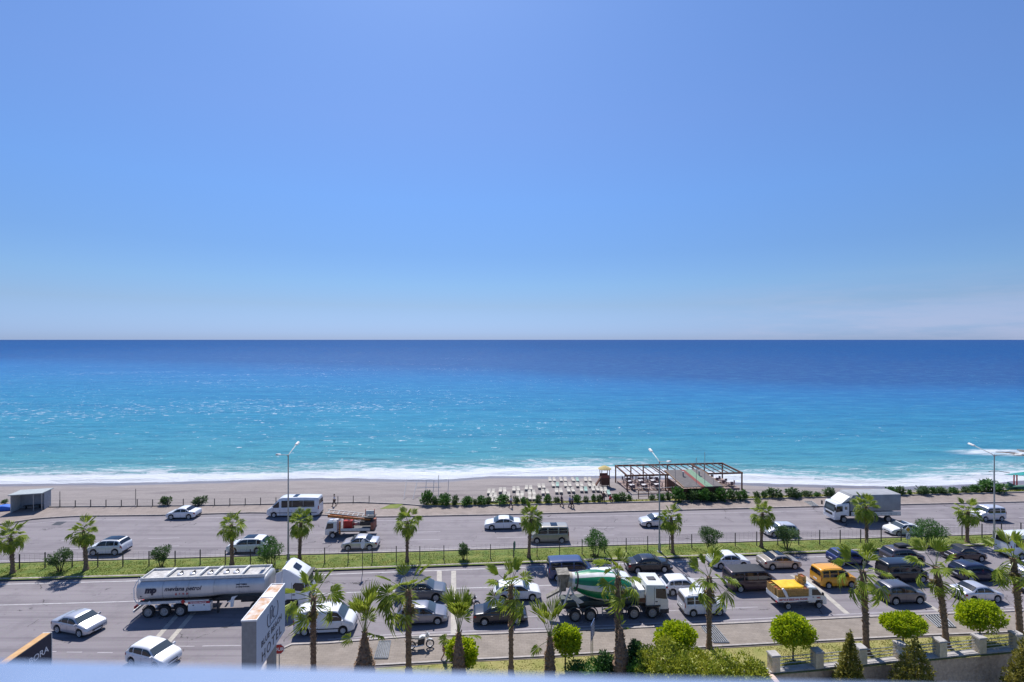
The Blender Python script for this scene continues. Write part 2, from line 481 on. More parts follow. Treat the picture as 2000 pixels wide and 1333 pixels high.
# painted markings ------------------------------------------------------
def mark(name, x0, x1, ya, yb, w, m, z=.004):
    """thin painted line from (x0,ya) to (x1,yb) in picture terms, w metres wide"""
    a = P(x0, ya, z); b_ = P(x1, yb, z)
    d = (b_ - a).normalized(); nn = Vector((-d.y, d.x, 0)) * (w / 2)
    q = MB(); q.add([a - nn, b_ - nn, b_ + nn, a + nn], [(0, 1, 2, 3)])
    return tag(q.build(name, m), kind='structure')
def markline(name, line, dy, w, m, x0=-900, x1=2900, dash=None, z=.004):
    q = MB(); x = x0
    while x < x1:
        s = dash[0] if dash else 60
        xe = min(x + s, x1)
        a = P(x, interp(line, x) + dy, z); b_ = P(xe, interp(line, xe) + dy, z)
        d = (b_ - a).normalized(); nn = Vector((-d.y, d.x, 0)) * (w / 2)
        q.add([a - nn, b_ - nn, b_ + nn, a + nn], [(0, 1, 2, 3)])
        x = xe + (dash[1] if dash else 0)
    return tag(q.build(name, m), kind='structure')
L_LANE1 = [(0, 1183), (250, 1176), (720, 1157), (900, 1150), (1060, 1145), (1700, 1115), (2000, 1101)]
L_LANE2 = [(0, 1228), (600, 1208), (1000, 1208), (1400, 1172), (2000, 1140)]
L_NEARLINE = [(1000, 1236), (1460, 1215), (1692, 1203), (1972, 1192)]
markline('road_marking', L_MED_NEAR, 8.5, .15, M['line'])
markline('road_marking', L_LANE1, 0, .13, M['line'], x1=1500)
markline('road_marking', [(900, 1213), (1060, 1204), (1450, 1188)], 0, .12, M['line_faint'], x0=1000, x1=1480)
markline('road_marking', L_KERB_NEAR, -9, .14, M['line_faint'], x0=640, x1=2300)
markline('road_marking', L_MED_FAR, -5.5, .14, M['line_faint'])
markline('road_marking', [(0, 1060), (2000, 1012)], 0, .12, M['line_faint'], dash=(60, 110))
markline('road_marking', [(0, 1082), (2000, 1032)], -6, .12, M['line_faint'], dash=(60, 110))
markline('road_marking', L_KERB_FAR, 7, .12, M['line_faint'])
# crossing bands over the carriageway
for (xa, ya, xb, yb, w) in ((886, 1241, 886, 1116, .5), (858, 1138, 858, 1116, .5), (293, 1262, 350, 1198, .42), (322, 1264, 378, 1198, .42),
                            (1655, 1200, 1571, 1127, .5), (1835, 1196, 1700, 1110, .4), (1590, 1150, 1545, 1124, .4)):
    mark('road_marking', xa, xb, ya, yb, w, M['lineyellow'], z=.009)
mark('road_marking', 395, 470, 1263, 1262, .14, M['line_faint'], z=.013)
mark('road_marking', 300, 380, 1263.5, 1263.5, .12, M['line_faint'], z=.013)
for xa, xb, y in ((70, 110, 1274), (130, 160, 1275), (190, 220, 1276)):
    mark('road_marking', xa, xb, y, y, .12, M['line_faint'], z=.013)
# tarred repair patch on the far road
q = MB(); q.add([P(100, 1027, .006), P(117, 1027, .006), P(131, 1020, .006), P(112, 1020, .006)], [(0, 1, 2, 3)])
tag(q.build('asphalt_patch', M['black']), kind='structure')

# ------------------------------------------------------------------ beach and sea
SEA = -1.8
shore_px = [(-2500, 948), (-600, 948), (0, 946.5), (250, 944), (500, 938), (620, 934), (720, 936), (860, 938), (960, 931), (1060, 931), (1170, 930), (1300, 934), (1450, 944), (1600, 948), (1750, 951), (1850, 949), (1940, 944), (2050, 934), (2300, 930), (3600, 920)]
shore_w = [(P(x, y, SEA).x, P(x, y, SEA).y) for x, y in shore_px]
def shoreY(X): return clampi(shore_w, X)
def beachz(X, Y):
    sd = shoreY(X) - Y
    if sd > 0:
        t = min(sd / 15.0, 1.0)
        return SEA + (abs(SEA) - .03) * (1.6 * t - .6 * t * t)
    return SEA + .12 * sd
def Pb(x, y):
    """picture point to the sloping beach"""
    lo, hi = 30.0, 400.0
    for _ in range(40):
        Y = (lo + hi) / 2; X = (x - 1000) / F * Y
        zr = H - Y * (y - HY) / F
        if zr > beachz(X, Y): lo = Y
        else: hi = Y
    Y = lo; X = (x - 1000) / F * Y
    return Vector((X, Y, beachz(X, Y)))

def grid(name, xs_fn, ys, m, zfn, nx, wob=False):
    vs = []; fs = []; sd = []
    for j, yy in enumerate(ys):
        for i in range(nx + 1):
            X, Y = xs_fn(i / nx, yy)
            s = shoreY(X) - Y
            vs.append((X, Y, zfn(X, Y, s))); sd.append(s)
    for j in range(len(ys) - 1):
        for i in range(nx):
            a = j * (nx + 1) + i
            fs.append((a, a + 1, a + nx + 2, a + nx + 1))
    me = bpy.data.meshes.new(name); me.from_pydata(vs, [], fs)
    at = me.attributes.new('shore', 'FLOAT', 'POINT'); at.data.foreach_set('value', sd)
    me.materials.append(m)
    me.polygons.foreach_set('use_smooth', [True] * len(fs))
    o = bpy.data.objects.new(name, me); col.objects.link(o); o['kind'] = 'structure'
    return o
def nd(n, t, **k):
    q = n.new(t)
    for a, v in k.items(): setattr(q, a, v)
    return q
class NT:
    """small node-tree writer"""
    def __init__(s, m):
        m.use_nodes = True; s.n, s.l = nodes_of(m); s.b = s.n['Principled BSDF']; s.out = s.n['Material Output']
        s.tc = s.n.new('ShaderNodeTexCoord').outputs['Object']
    def set(s, sock, v):
        if isinstance(v, (int, float)): sock.default_value = v
        elif isinstance(v, tuple): sock.default_value = (*v, 1) if len(v) == 3 and sock.type == 'RGBA' else v
        else: s.l.new(v, sock)
    def math(s, op, a, b=0.0, c=None):
        q = s.n.new('ShaderNodeMath'); q.operation = op; s.set(q.inputs[0], a); s.set(q.inputs[1], b)
        if c is not None: s.set(q.inputs[2], c)
        return q.outputs[0]
    def rng(s, v, a, b, c=0.0, d=1.0, smooth=False):
        q = s.n.new('ShaderNodeMapRange')
        if smooth: q.interpolation_type = 'SMOOTHSTEP'
        s.set(q.inputs[0], v)
        for i, k in enumerate((a, b, c, d)): s.set(q.inputs[i + 1], k)
        return q.outputs[0]
    def mapv(s, scale=(1, 1, 1), rot=0.0, vec=None):
        q = s.n.new('ShaderNodeMapping'); q.inputs['Scale'].default_value = scale; q.inputs['Rotation'].default_value = (0, 0, rot)
        s.l.new(vec or s.tc, q.inputs[0]); return q.outputs[0]
    def noise(s, vec, scale, detail=4, rough=.55, dist=0.0, out='Fac'):
        q = s.n.new('ShaderNodeTexNoise'); q.inputs['Scale'].default_value = scale; q.inputs['Detail'].default_value = detail
        q.inputs['Roughness'].default_value = rough; q.inputs['Distortion'].default_value = dist
        s.l.new(vec, q.inputs['Vector']); return q.outputs[out]
    def mix(s, f, a, b, mode='MIX'):
        q = s.n.new('ShaderNodeMix'); q.data_type = 'RGBA'; q.blend_type = mode
        s.set(q.inputs[0], f); s.set(q.inputs[6], a); s.set(q.inputs[7], b); return q.outputs[2]
    def attr(s, name):
        q = s.n.new('ShaderNodeAttribute'); q.attribute_name = name; return q.outputs['Fac']
    def ramp(s, v, stops):
        q = s.n.new('ShaderNodeValToRGB'); cr = q.color_ramp
        while len(cr.elements) > 1: cr.elements.remove(cr.elements[-1])
        cr.elements[0].position = stops[0][0]; cr.elements[0].color = (*stops[0][1], 1)
        for p, c in stops[1:]:
            e = cr.elements.new(p); e.color = (*c, 1)
        s.set(q.inputs[0], v); return q.outputs[0]

ROCKX = P(1985, 888, SEA).x; ROCKY = P(1985, 888, SEA).y + 1.5
mb = bpy.data.materials.new('beach_sand'); t = NT(mb)
sd = t.attr('shore')
nA = t.noise(t.mapv((.25, .8, 1)), 1.0, 6, .65)
nB = t.noise(t.tc, 3.0, 6, .7)
nC = t.noise(t.mapv((.05, .6, 1)), 1.0, 5, .6, .5)
c = t.mix(t.rng(nA, .3, .7), (.205, .182, .178), (.265, .236, .226))
c = t.mix(t.rng(nC, .52, .66), c, (.165, .142, .145))
c = t.mix(t.rng(t.noise(t.tc, 7.0, 6, .75), .45, .62, 0, .35), c, (.10, .088, .085))
c = t.mix(t.rng(t.noise(t.mapv((.8, 2.2, 1)), 1.0, 9, .8), .56, .68, 0, .5), c, (.11, .095, .095))
c = t.mix(t.rng(t.noise(t.mapv((.09, 1.3, 1), R(2)), 1.0, 6, .7, .6), .55, .68, 0, .55), c, (.15, .125, .13))
c = t.mix(t.rng(nB, .55, .72, 0, .6), c, (.155, .13, .12))
wet = t.rng(t.math('ADD', sd, t.math('MULTIPLY', t.math('SUBTRACT', nC, .5), 7.0)), 5.6, 3.4, 0, 1, True)
c = t.mix(wet, c, (.12, .105, .12))
t.l.new(c, t.b.inputs['Base Color'])
t.set(t.b.inputs['Roughness'], t.rng(wet, 0, 1, .95, .35))
bp = t.n.new('ShaderNodeBump'); bp.inputs['Strength'].default_value = .6; bp.inputs['Distance'].default_value = .12
t.l.new(t.noise(t.tc, 1.6, 7, .7), bp.inputs['Height']); t.l.new(bp.outputs[0], t.b.inputs['Normal'])
ysb = [60 + i * .7 for i in range(70)] + [112, 120, 140]
def bz(X, Y, s):
    z = beachz(X, Y)
    if 0 < s < 15: z += .07 * noise.noise(Vector((X * .35, Y * .9, 0))) + .03 * noise.noise(Vector((X * 1.3, Y * 2.1, 3)))
    return z - (.04 if s > 12 else 0)
grid('beach', lambda u, y: (lerp(-260, 330, u), y), ysb, mb, bz, 420)

ms = bpy.data.materials.new('sea_water'); t = NT(ms)
sd = t.attr('shore')                       # negative out at sea
off = t.math('MULTIPLY', sd, -1.0)
sx = t.n.new('ShaderNodeSeparateXYZ'); t.l.new(t.tc, sx.inputs[0])
nL = t.noise(t.mapv((.0022, .009, 1)), 1.0, 6, .62, .4)
bound = t.math('ADD', t.rng(sx.outputs['X'], -650, 60, 530, 300), t.rng(sx.outputs['X'], 60, 600, 0, -60))
rr = t.math('DIVIDE', t.math('MAXIMUM', off, .5), bound)
lg = t.math('ADD', t.math('LOGARITHM', rr, 10.0), 2.0)
lg = t.math('ADD', lg, t.math('MULTIPLY', t.math('SUBTRACT', nL, .5), .09))
lg = t.math('ADD', lg, t.rng(sx.outputs['X'], -20, 180, 0, .2))
col_deep = t.ramp(t.math('DIVIDE', lg, 4.0), [(0.0, (.15, .38, .42)), (.12, (.10, .37, .44)), (.21, (.085, .345, .45)), (.31, (.048, .28, .43)), (.39, (.028, .22, .41)), (.455, (.02, .17, .39)), (.480, (.018, .14, .36)), (.522, (.014, .085, .26)), (.6, (.014, .070, .225)), (.8, (.016, .06, .19)), (1.0, (.02, .055, .18))])
nS = t.noise(t.mapv((.010, .10, 1), R(2)), 1.0, 8, .68, .3)
cc = t.mix(t.rng(nS, .40, .66, 0, .38), col_deep, t.mix(.7, col_deep, (.008, .09, .27)))
nW = t.noise(t.mapv((.09, .24, 1), R(5)), 1.0, 12, .8, .2)
cc = t.mix(t.rng(nW, .50, .66, 0, .26), cc, (.14, .42, .52))
cc = t.mix(t.rng(nW, .50, .36, 0, .5), cc, t.mix(.6, cc, (.004, .08, .25)))
# foam at the edge of the beach
fN = t.noise(t.mapv((.07, .30, 1), R(-3)), 1.0, 10, .72, 1.6)
fN2 = t.noise(t.mapv((.35, .9, 1)), 1.0, 8, .75, 1.2)
edge = t.math('ADD', off, t.math('MULTIPLY', t.math('SUBTRACT', t.noise(t.mapv((.03, .02, 1)), 1, 5, .6), .5), 13.0))
core = t.rng(edge, 7.0, 2.0, 0, 1, True)
band = t.rng(edge, 18, 6, 0, 1, True)
fv = t.math('ADD', t.math('ADD', t.math('MULTIPLY', fN, .62), t.math('MULTIPLY', fN2, .5)), t.math('ADD', t.math('MULTIPLY', core, .22), t.math('MULTIPLY', band, .12)))
foam = t.math('MULTIPLY', t.rng(fv, .645, .79), t.rng(edge, 24, 15, 0, 1, True))
# white horses, plus sun glints painted into the water colour, fewer with distance
wh = t.noise(t.mapv((.34, .55, 1), R(3)), 1.0, 10, .8, .3)
whm = t.noise(t.mapv((.008, .02, 1)), 1.0, 4, .6)
lft = t.rng(sx.outputs['X'], 90, -60, -.6, 1.0)
thr = t.math('ADD', t.math('ADD', .630, t.rng(off, 30, 900, -.012, .055)), t.math('MULTIPLY', t.math('SUBTRACT', .5, whm), .22))
thr = t.math('SUBTRACT', thr, t.math('MULTIPLY', lft, .03))
caps_glints = t.rng(t.math('SUBTRACT', wh, thr), 0.0, .035, 0, .9)
# surf round the rocks on the right
dx = t.math('MULTIPLY', t.math('SUBTRACT', sx.outputs['X'], ROCKX), .07); dy = t.math('MULTIPLY', t.math('SUBTRACT', sx.outputs['Y'], ROCKY), .26)
dd = t.math('ADD', t.math('MULTIPLY', dx, dx), t.math('MULTIPLY', dy, dy))
rk = t.math('MULTIPLY', t.rng(dd, 1.3, .1, 0, 1, True), t.rng(fN, .36, .52))
foam_glints = t.math('MAXIMUM', t.math('MAXIMUM', foam, caps_glints), rk)
cc = t.mix(t.rng(edge, 20, 5, 0, .5, True), cc, (.22, .42, .46))
cc = t.mix(t.rng(edge, 3.5, .5, 0, .6, True), cc, (.42, .43, .44))
cc = t.mix(foam_glints, cc, (.78, .82, .87))
t.l.new(cc, t.b.inputs['Base Color'])
t.set(t.b.inputs['Roughness'], t.rng(foam_glints, 0, 1, .3, .9))
t.b.inputs['Specular IOR Level'].default_value = 0.0
gl = t.n.new('ShaderNodeBsdfGlossy'); gl.inputs['Roughness'].default_value = .28
mxs = t.n.new('ShaderNodeMixShader'); t.set(mxs.inputs[0], t.rng(foam_glints, 0, 1, .035, .0))
t.l.new(t.b.outputs[0], mxs.inputs[1]); t.l.new(gl.outputs[0], mxs.inputs[2]); t.l.new(mxs.outputs[0], t.out.inputs[0])
bp = t.n.new('ShaderNodeBump'); bp.inputs['Strength'].default_value = 1.0; bp.inputs['Distance'].default_value = 1.0
hgt = t.math('ADD', t.math('MULTIPLY', t.noise(t.mapv((.06, .28, 1), R(4)), 1.0, 4, .55, .3), 1.1), t.math('MULTIPLY', nW, 1.6))
hgt = t.math('ADD', hgt, t.math('MULTIPLY', t.noise(t.mapv((1.4, 3.4, 1)), 1.0, 4, .6), .12))
t.l.new(hgt, bp.inputs['Height']); t.l.new(bp.outputs[0], t.b.inputs['Normal']); t.l.new(bp.outputs[0], gl.inputs['Normal'])
ys = [80 + i * .45 for i in range(110)]
y = ys[-1]
while y < 60000:
    y *= 1.028; ys.append(y)
def wz(X, Y, s):
    o = -s
    z = SEA
    if o < 40:
        k = max(0, min(1, (o + 1) / 3)) * max(0, 1 - o / 40)
        ph = noise.noise(Vector((X * .03, o * .05, 1))) * 6
        z += k * (.32 * max(0, math.sin(o * .62 + ph)) ** 2 + .12 * noise.noise(Vector((X * .25, o * .6, 0))))
        z += (.05 * noise.noise(Vector((X * .12, Y * .2, 5))) + .06) if o < 4 else 0
    return z
grid('sea', lambda u, y: (lerp(-1.75, 1.75, u) * (y + 40), y), ys, ms, wz, 360)
# ------------------------------------------------------------------ vehicles
ROAD_N = math.atan2(9.0, 113.5)      # near carriageway heading
ROAD_F = math.atan2(5.0, 125.0)      # far carriageway heading (cars drive the other way)

def fit(x0, x1, yb, L, W, hdg):
    """where a vehicle stands so that its footprint spans x0..x1 with its near wheels on row yb"""
    d = Vector((math.cos(hdg), math.sin(hdg), 0))
    n = Vector((-d.y, d.x, 0))
    if n.y < 0: n = -n
    k = 1.0; xm = (x0 + x1) / 2
    for _ in range(14):
        pm = P(xm, yb)
        xs = []
        for a in (-.5, .5):
            for w in (0.04, .96):
                q = pm + d * (L * k * a) + n * (W * w)
                xs.append(1000 + F * q.x / q.y)
        xm += ((x0 + x1) - (min(xs) + max(xs))) / 2
        k *= ((x1 - x0) / (max(xs) - min(xs))) ** .8
        k = min(max(k, .86), 1.06)
    return P(xm, yb) + n * (W / 2), k

def smooth_arr(a, n):
    for _ in range(n):
        a = [a[0]] + [(a[i - 1] + 2 * a[i] + a[i + 1]) / 4 for i in range(1, len(a) - 1)] + [a[-1]]
    return a

TYPES = {
 # L, W, H, top outline (0 rear .. 1 front), belt, side windows, windscreen, rear window, axle positions, tyre radius
 'sedan': dict(L=4.6, W=1.8, H=1.45, top=[(0, .72), (.012, .94), (.04, 1.0), (.15, 1.05), (.19, 1.07), (.33, 1.40), (.43, 1.45), (.55, 1.44), (.60, 1.40), (.755, 1.0), (.79, .97), (.93, .84), (.975, .74), (1, .55)],
    belt=[(0, .9), (.2, .96), (.75, .91), (1, .7)], side=[(.235, .30), (.315, .475), (.49, .72)], ws=(.615, .745), rw=(.20, .325), ax=(.205, .80), r=.32),
 'hatch': dict(L=4.2, W=1.76, H=1.48, top=[(0, .65), (.01, .95), (.04, 1.04), (.115, 1.38), (.19, 1.45), (.4, 1.48), (.55, 1.46), (.60, 1.42), (.765, 1.0), (.80, .97), (.94, .82), (.98, .72), (1, .55)],
    belt=[(0, .95), (.2, .98), (.75, .92), (1, .7)], side=[(.13, .22), (.24, .45), (.465, .73)], ws=(.62, .755), rw=(.045, .11), ax=(.19, .81), r=.31),
 'suv': dict(L=4.55, W=1.86, H=1.68, top=[(0, .75), (.01, 1.02), (.035, 1.18), (.10, 1.54), (.17, 1.64), (.35, 1.68), (.55, 1.66), (.61, 1.60), (.755, 1.13), (.79, 1.10), (.94, .97), (.98, .84), (1, .62)],
    belt=[(0, 1.08), (.2, 1.09), (.75, 1.04), (1, .82)], side=[(.115, .215), (.235, .445), (.46, .725)], ws=(.625, .745), rw=(.04, .098), ax=(.195, .80), r=.35),
 'wagon': dict(L=4.7, W=1.82, H=1.5, top=[(0, .7), (.01, .95), (.03, 1.05), (.085, 1.40), (.14, 1.47), (.4, 1.5), (.56, 1.48), (.61, 1.43), (.76, 1.0), (.80, .97), (.94, .83), (.98, .73), (1, .55)],
    belt=[(0, .95), (.2, .97), (.75, .92), (1, .7)], side=[(.10, .215), (.23, .435), (.45, .725)], ws=(.625, .75), rw=(.035, .082), ax=(.2, .805), r=.32),
 'minivan': dict(L=4.3, W=1.83, H=1.83, top=[(0, .7), (.006, 1.1), (.022, 1.7), (.045, 1.79), (.3, 1.83), (.60, 1.81), (.655, 1.74), (.785, 1.2), (.82, 1.15), (.95, .98), (.985, .84), (1, .6)],
    belt=[(0, 1.08), (.2, 1.08), (.75, 1.06), (1, .8)], side=[(.06, .22), (.25, .45), (.475, .745)], ws=(.665, .775), rw=(.009, .021), ax=(.2, .815), r=.31),
 'van': dict(L=4.95, W=1.92, H=1.95, top=[(0, .75), (.005, 1.2), (.018, 1.83), (.04, 1.92), (.3, 1.95), (.68, 1.94), (.73, 1.87), (.855, 1.26), (.885, 1.2), (.965, 1.0), (.99, .84), (1, .62)],
    belt=[(0, 1.12), (.2, 1.12), (.84, 1.1), (1, .85)], side=[(.05, .26), (.29, .53), (.56, .80)], ws=(.735, .845), rw=(.008, .017), ax=(.19, .825), r=.33),
 'minibus': dict(L=7.2, W=2.0, H=2.7, top=[(0, .85), (.003, 1.4), (.010, 2.5), (.022, 2.64), (.3, 2.7), (.70, 2.68), (.76, 2.58), (.905, 1.42), (.93, 1.32), (.98, 1.1), (.995, .9), (1, .65)],
    belt=[(0, 1.35), (.2, 1.35), (.86, 1.3), (1, .95)], side=[(.09, .30), (.305, .51), (.515, .715), (.76, .87)], ws=(.80, .90), rw=(.005, .0095), ax=(.20, .855), r=.35),
}
_wheel = {}
def wheel_mesh(r, style):
    k = (r, style)
    if k in _wheel: return _wheel[k]
    w = .11 if r < .4 else .15
    b = MB(); Rm = Matrix.Rotation(R(-90), 4, 'X')
    b.lathe([(r * .50, -w * .35), (r * .60, -w * .8), (r * .66, -w), (r * .93, -w), (r, -w * .6), (r, w * .6), (r * .93, w), (r * .66, w), (r * .55, w - .03), (r * .1, w - .05)], 22, 0, Rm, close=True)
    ty = b.mesh('wheel', [M['rubber']], 40)
    b = MB()
    if style == 'alloy':
        b.lathe([(r * .1, -w * .45), (r * .55, -w * .5), (r * .58, -w * .9), (r * .68, -w * 1.03), (r * .70, -w * 1.0), (r * .66, -w * .8)], 22, 0, Rm)
        for i in range(5):
            a = 2 * PI * i / 5
            b.box((r * .34, 0, 0), (r * .62, .03, r * .17), 0, Matrix.Translation((0, -w * .93, 0)) @ Matrix.Rotation(a, 4, 'Y'))
        b.lathe([(r * .15, -w * 1.0), (.0, -w * 1.06)], 10, 0, Rm)
        rm = b.mesh('rim', [M['rim']], 40)
    else:
        b.lathe([(r * .6, -w * .95), (r * .66, -w * 1.04), (r * .60, -w * .75), (r * .34, -w * .6), (r * .28, -w * 1.05), (.0, -w * 1.08)], 22, 0, Rm)
        rm = b.mesh('rim', [M['steelrim'] if style == 'steel' else M['rim']], 40)
    _wheel[k] = (ty, rm)
    return _wheel[k]
def add_wheels(root, xs, track, r, style='alloy', side_both=True):
    ty, rm = wheel_mesh(r, style)
    for x in xs:
        for s in (-1, 1):
            o = inst('wheel', ty, root, (x, s * track, r), (0, 0, 0 if s < 0 else PI))
            inst('rim', rm, o)

class Car:
    def __init__(s, T, k):
        s.T = T; s.L = T['L'] * k; s.W = T['W']
        us = set(i / 70 for i in range(71))
        for e in (.002, .004, .008, .012, .02, .03, .98, .99, .995): us.add(e)
        s.ra = T['r'] + .065
        for a in T['ax']:
            for j in range(-6, 7): us.add(a + math.sin(j / 6 * PI / 2) * s.ra / s.L)
            us.add(a - (s.ra + .004) / s.L); us.add(a + (s.ra + .004) / s.L)
        s.us = sorted(us)
        N = 400
        raw = [interp(T['top'], i / N) for i in range(N + 1)]
        s.tops = smooth_arr(raw, 10 if T['H'] < 1.75 else 5)
        s.N = N
    def top(s, u):
        v = min(max(u, 0), 1) * s.N; i = min(int(v), s.N - 1)
        return lerp(s.tops[i], s.tops[i + 1], v - i)
    def sec(s, u):
        T = s.T
        e = max(0, (abs(u - .5) - .39) / .11)
        W2 = s.W / 2 * (1 - .15 * e ** 2.3) if u > .5 else s.W / 2 * (1 - .11 * e ** 2.6)
        zt = s.top(u); zbt = min(interp(T['belt'], u), zt - .015)
        zb = .2 + (.1 * e * e if u > .5 else .12 * e * e)
        for a in T['ax']:
            dx = abs(u - a) * s.L
            if dx < s.ra: zb = max(zb, T['r'] + math.sqrt(s.ra ** 2 - dx * dx))
        zb = min(zb, zbt - .08)
        h = max(zt - zbt, 0)
        d = zbt - zb
        tum = .26 if T['H'] < 1.75 else (.13 if T['H'] < 2.2 else .10)
        yl = .965 * W2; yu = .955 * W2 - tum * h
        return [(0, zb + .02), (.9 * W2, zb), (.985 * W2, zb + min(.05, d * .2)), (W2, zb + .3 * d), (W2 * 1.0, zb + .62 * d), (.99 * W2, zb + .86 * d), (yl, zbt),
                (yl - .012 - .05 * h, zbt + h * .12), ((yl + yu) / 2 + .022 * min(1, h * 3), zbt + h * .5), (yu, zt - min(.09, .3 * h)), (yu - .05, zt - min(.03, .1 * h)), (yu * .82, zt - .0), (yu * .45, zt + .018), (0, zt + .022)], zb, zbt, zt, yu
    def x(s, u): return (u - .5) * s.L
    def body(s, root, m, name='body'):
        b = MB(); rows = []
        for u in s.us:
            pts = s.sec(u)[0]
            half = [(s.x(u), y, z) for y, z in pts]
            rows.append(half + [(x, -y, z) for x, y, z in reversed(half[1:-1])])
        n = len(rows[0]); vs = [p for r_ in rows for p in r_]; fs = []
        for i in range(len(rows) - 1):
            for k in range(n):
                k2 = (k + 1) % n
                fs.append((i * n + k, i * n + k2, (i + 1) * n + k2, (i + 1) * n + k))
        fs.append(tuple(reversed(range(n)))); fs.append(tuple(range((len(rows) - 1) * n, len(rows) * n)))
        b.add(vs, fs)
        o = b.build(name, [m], root, smooth=38)
        return o
    def sidept(s, u, z, off):
        pts = s.sec(u)[0]
        for i in range(1, len(pts) - 1):
            (y0, z0), (y1, z1) = pts[i], pts[i + 1]
            if z0 <= z <= z1 and z1 > z0:
                t = (z - z0) / (z1 - z0)
                nn = Vector((z1 - z0, -(y1 - y0))).normalized()
                return (y0 + (y1 - y0) * t + nn.x * off, z + nn.y * off)
        return (pts[4][0] + off, z)
    def sidepanel(s, root, name, m, u0, u1, zf0, zf1, sgn, n=12, off=.012, mind=.06):
        b = MB(); vs = []; fs = []; k = 0
        for i in range(n + 1):
            u = lerp(u0, u1, i / n)
            _, zb, zbt, zt, yu = s.sec(u)
            z0, z1 = zf0(zb, zbt, zt), zf1(zb, zbt, zt)
            if z1 - z0 < mind: z1 = z0 + .002
            for j in range(4):
                y, z = s.sidept(u, lerp(z0, z1, j / 3), off)
                vs.append((s.x(u), sgn * y, z))
        for i in range(n):
            for j in range(3):
                a = i * 4 + j; fs.append((a, a + 1, a + 5, a + 4))
        b.add(vs, fs); return b.build(name, [m], root, smooth=60)
    def toppanel(s, root, name, m, u0, u1, inset=.07, n=18, off=.02, w=None):
        b = MB(); vs = []; fs = []
        for i in range(n + 1):
            u = lerp(u0, u1, i / n)
            _, zb, zbt, zt, yu = s.sec(u)
            sl = (s.top(min(u + .004, 1)) - s.top(max(u - .004, 0))) / (.008 * s.L)
            nx = -sl / math.hypot(1, sl); nz = 1 / math.hypot(1, sl)
            for j in range(7):
                t = -1 + j / 3
                y = (w if w else (yu - inset)) * t
                z = zt + .022 - .022 * (abs(y) / max(yu * .82, .1)) ** 2 if abs(y) < yu * .82 else zt - .006
                vs.append((s.x(u) + nx * off, y, z + nz * off))
        for i in range(n):
            for j in range(6):
                a = i * 7 + j; fs.append((a, a + 1, a + 8, a + 7))
        b.add(vs, fs); return b.build(name, [m], root, smooth=60)

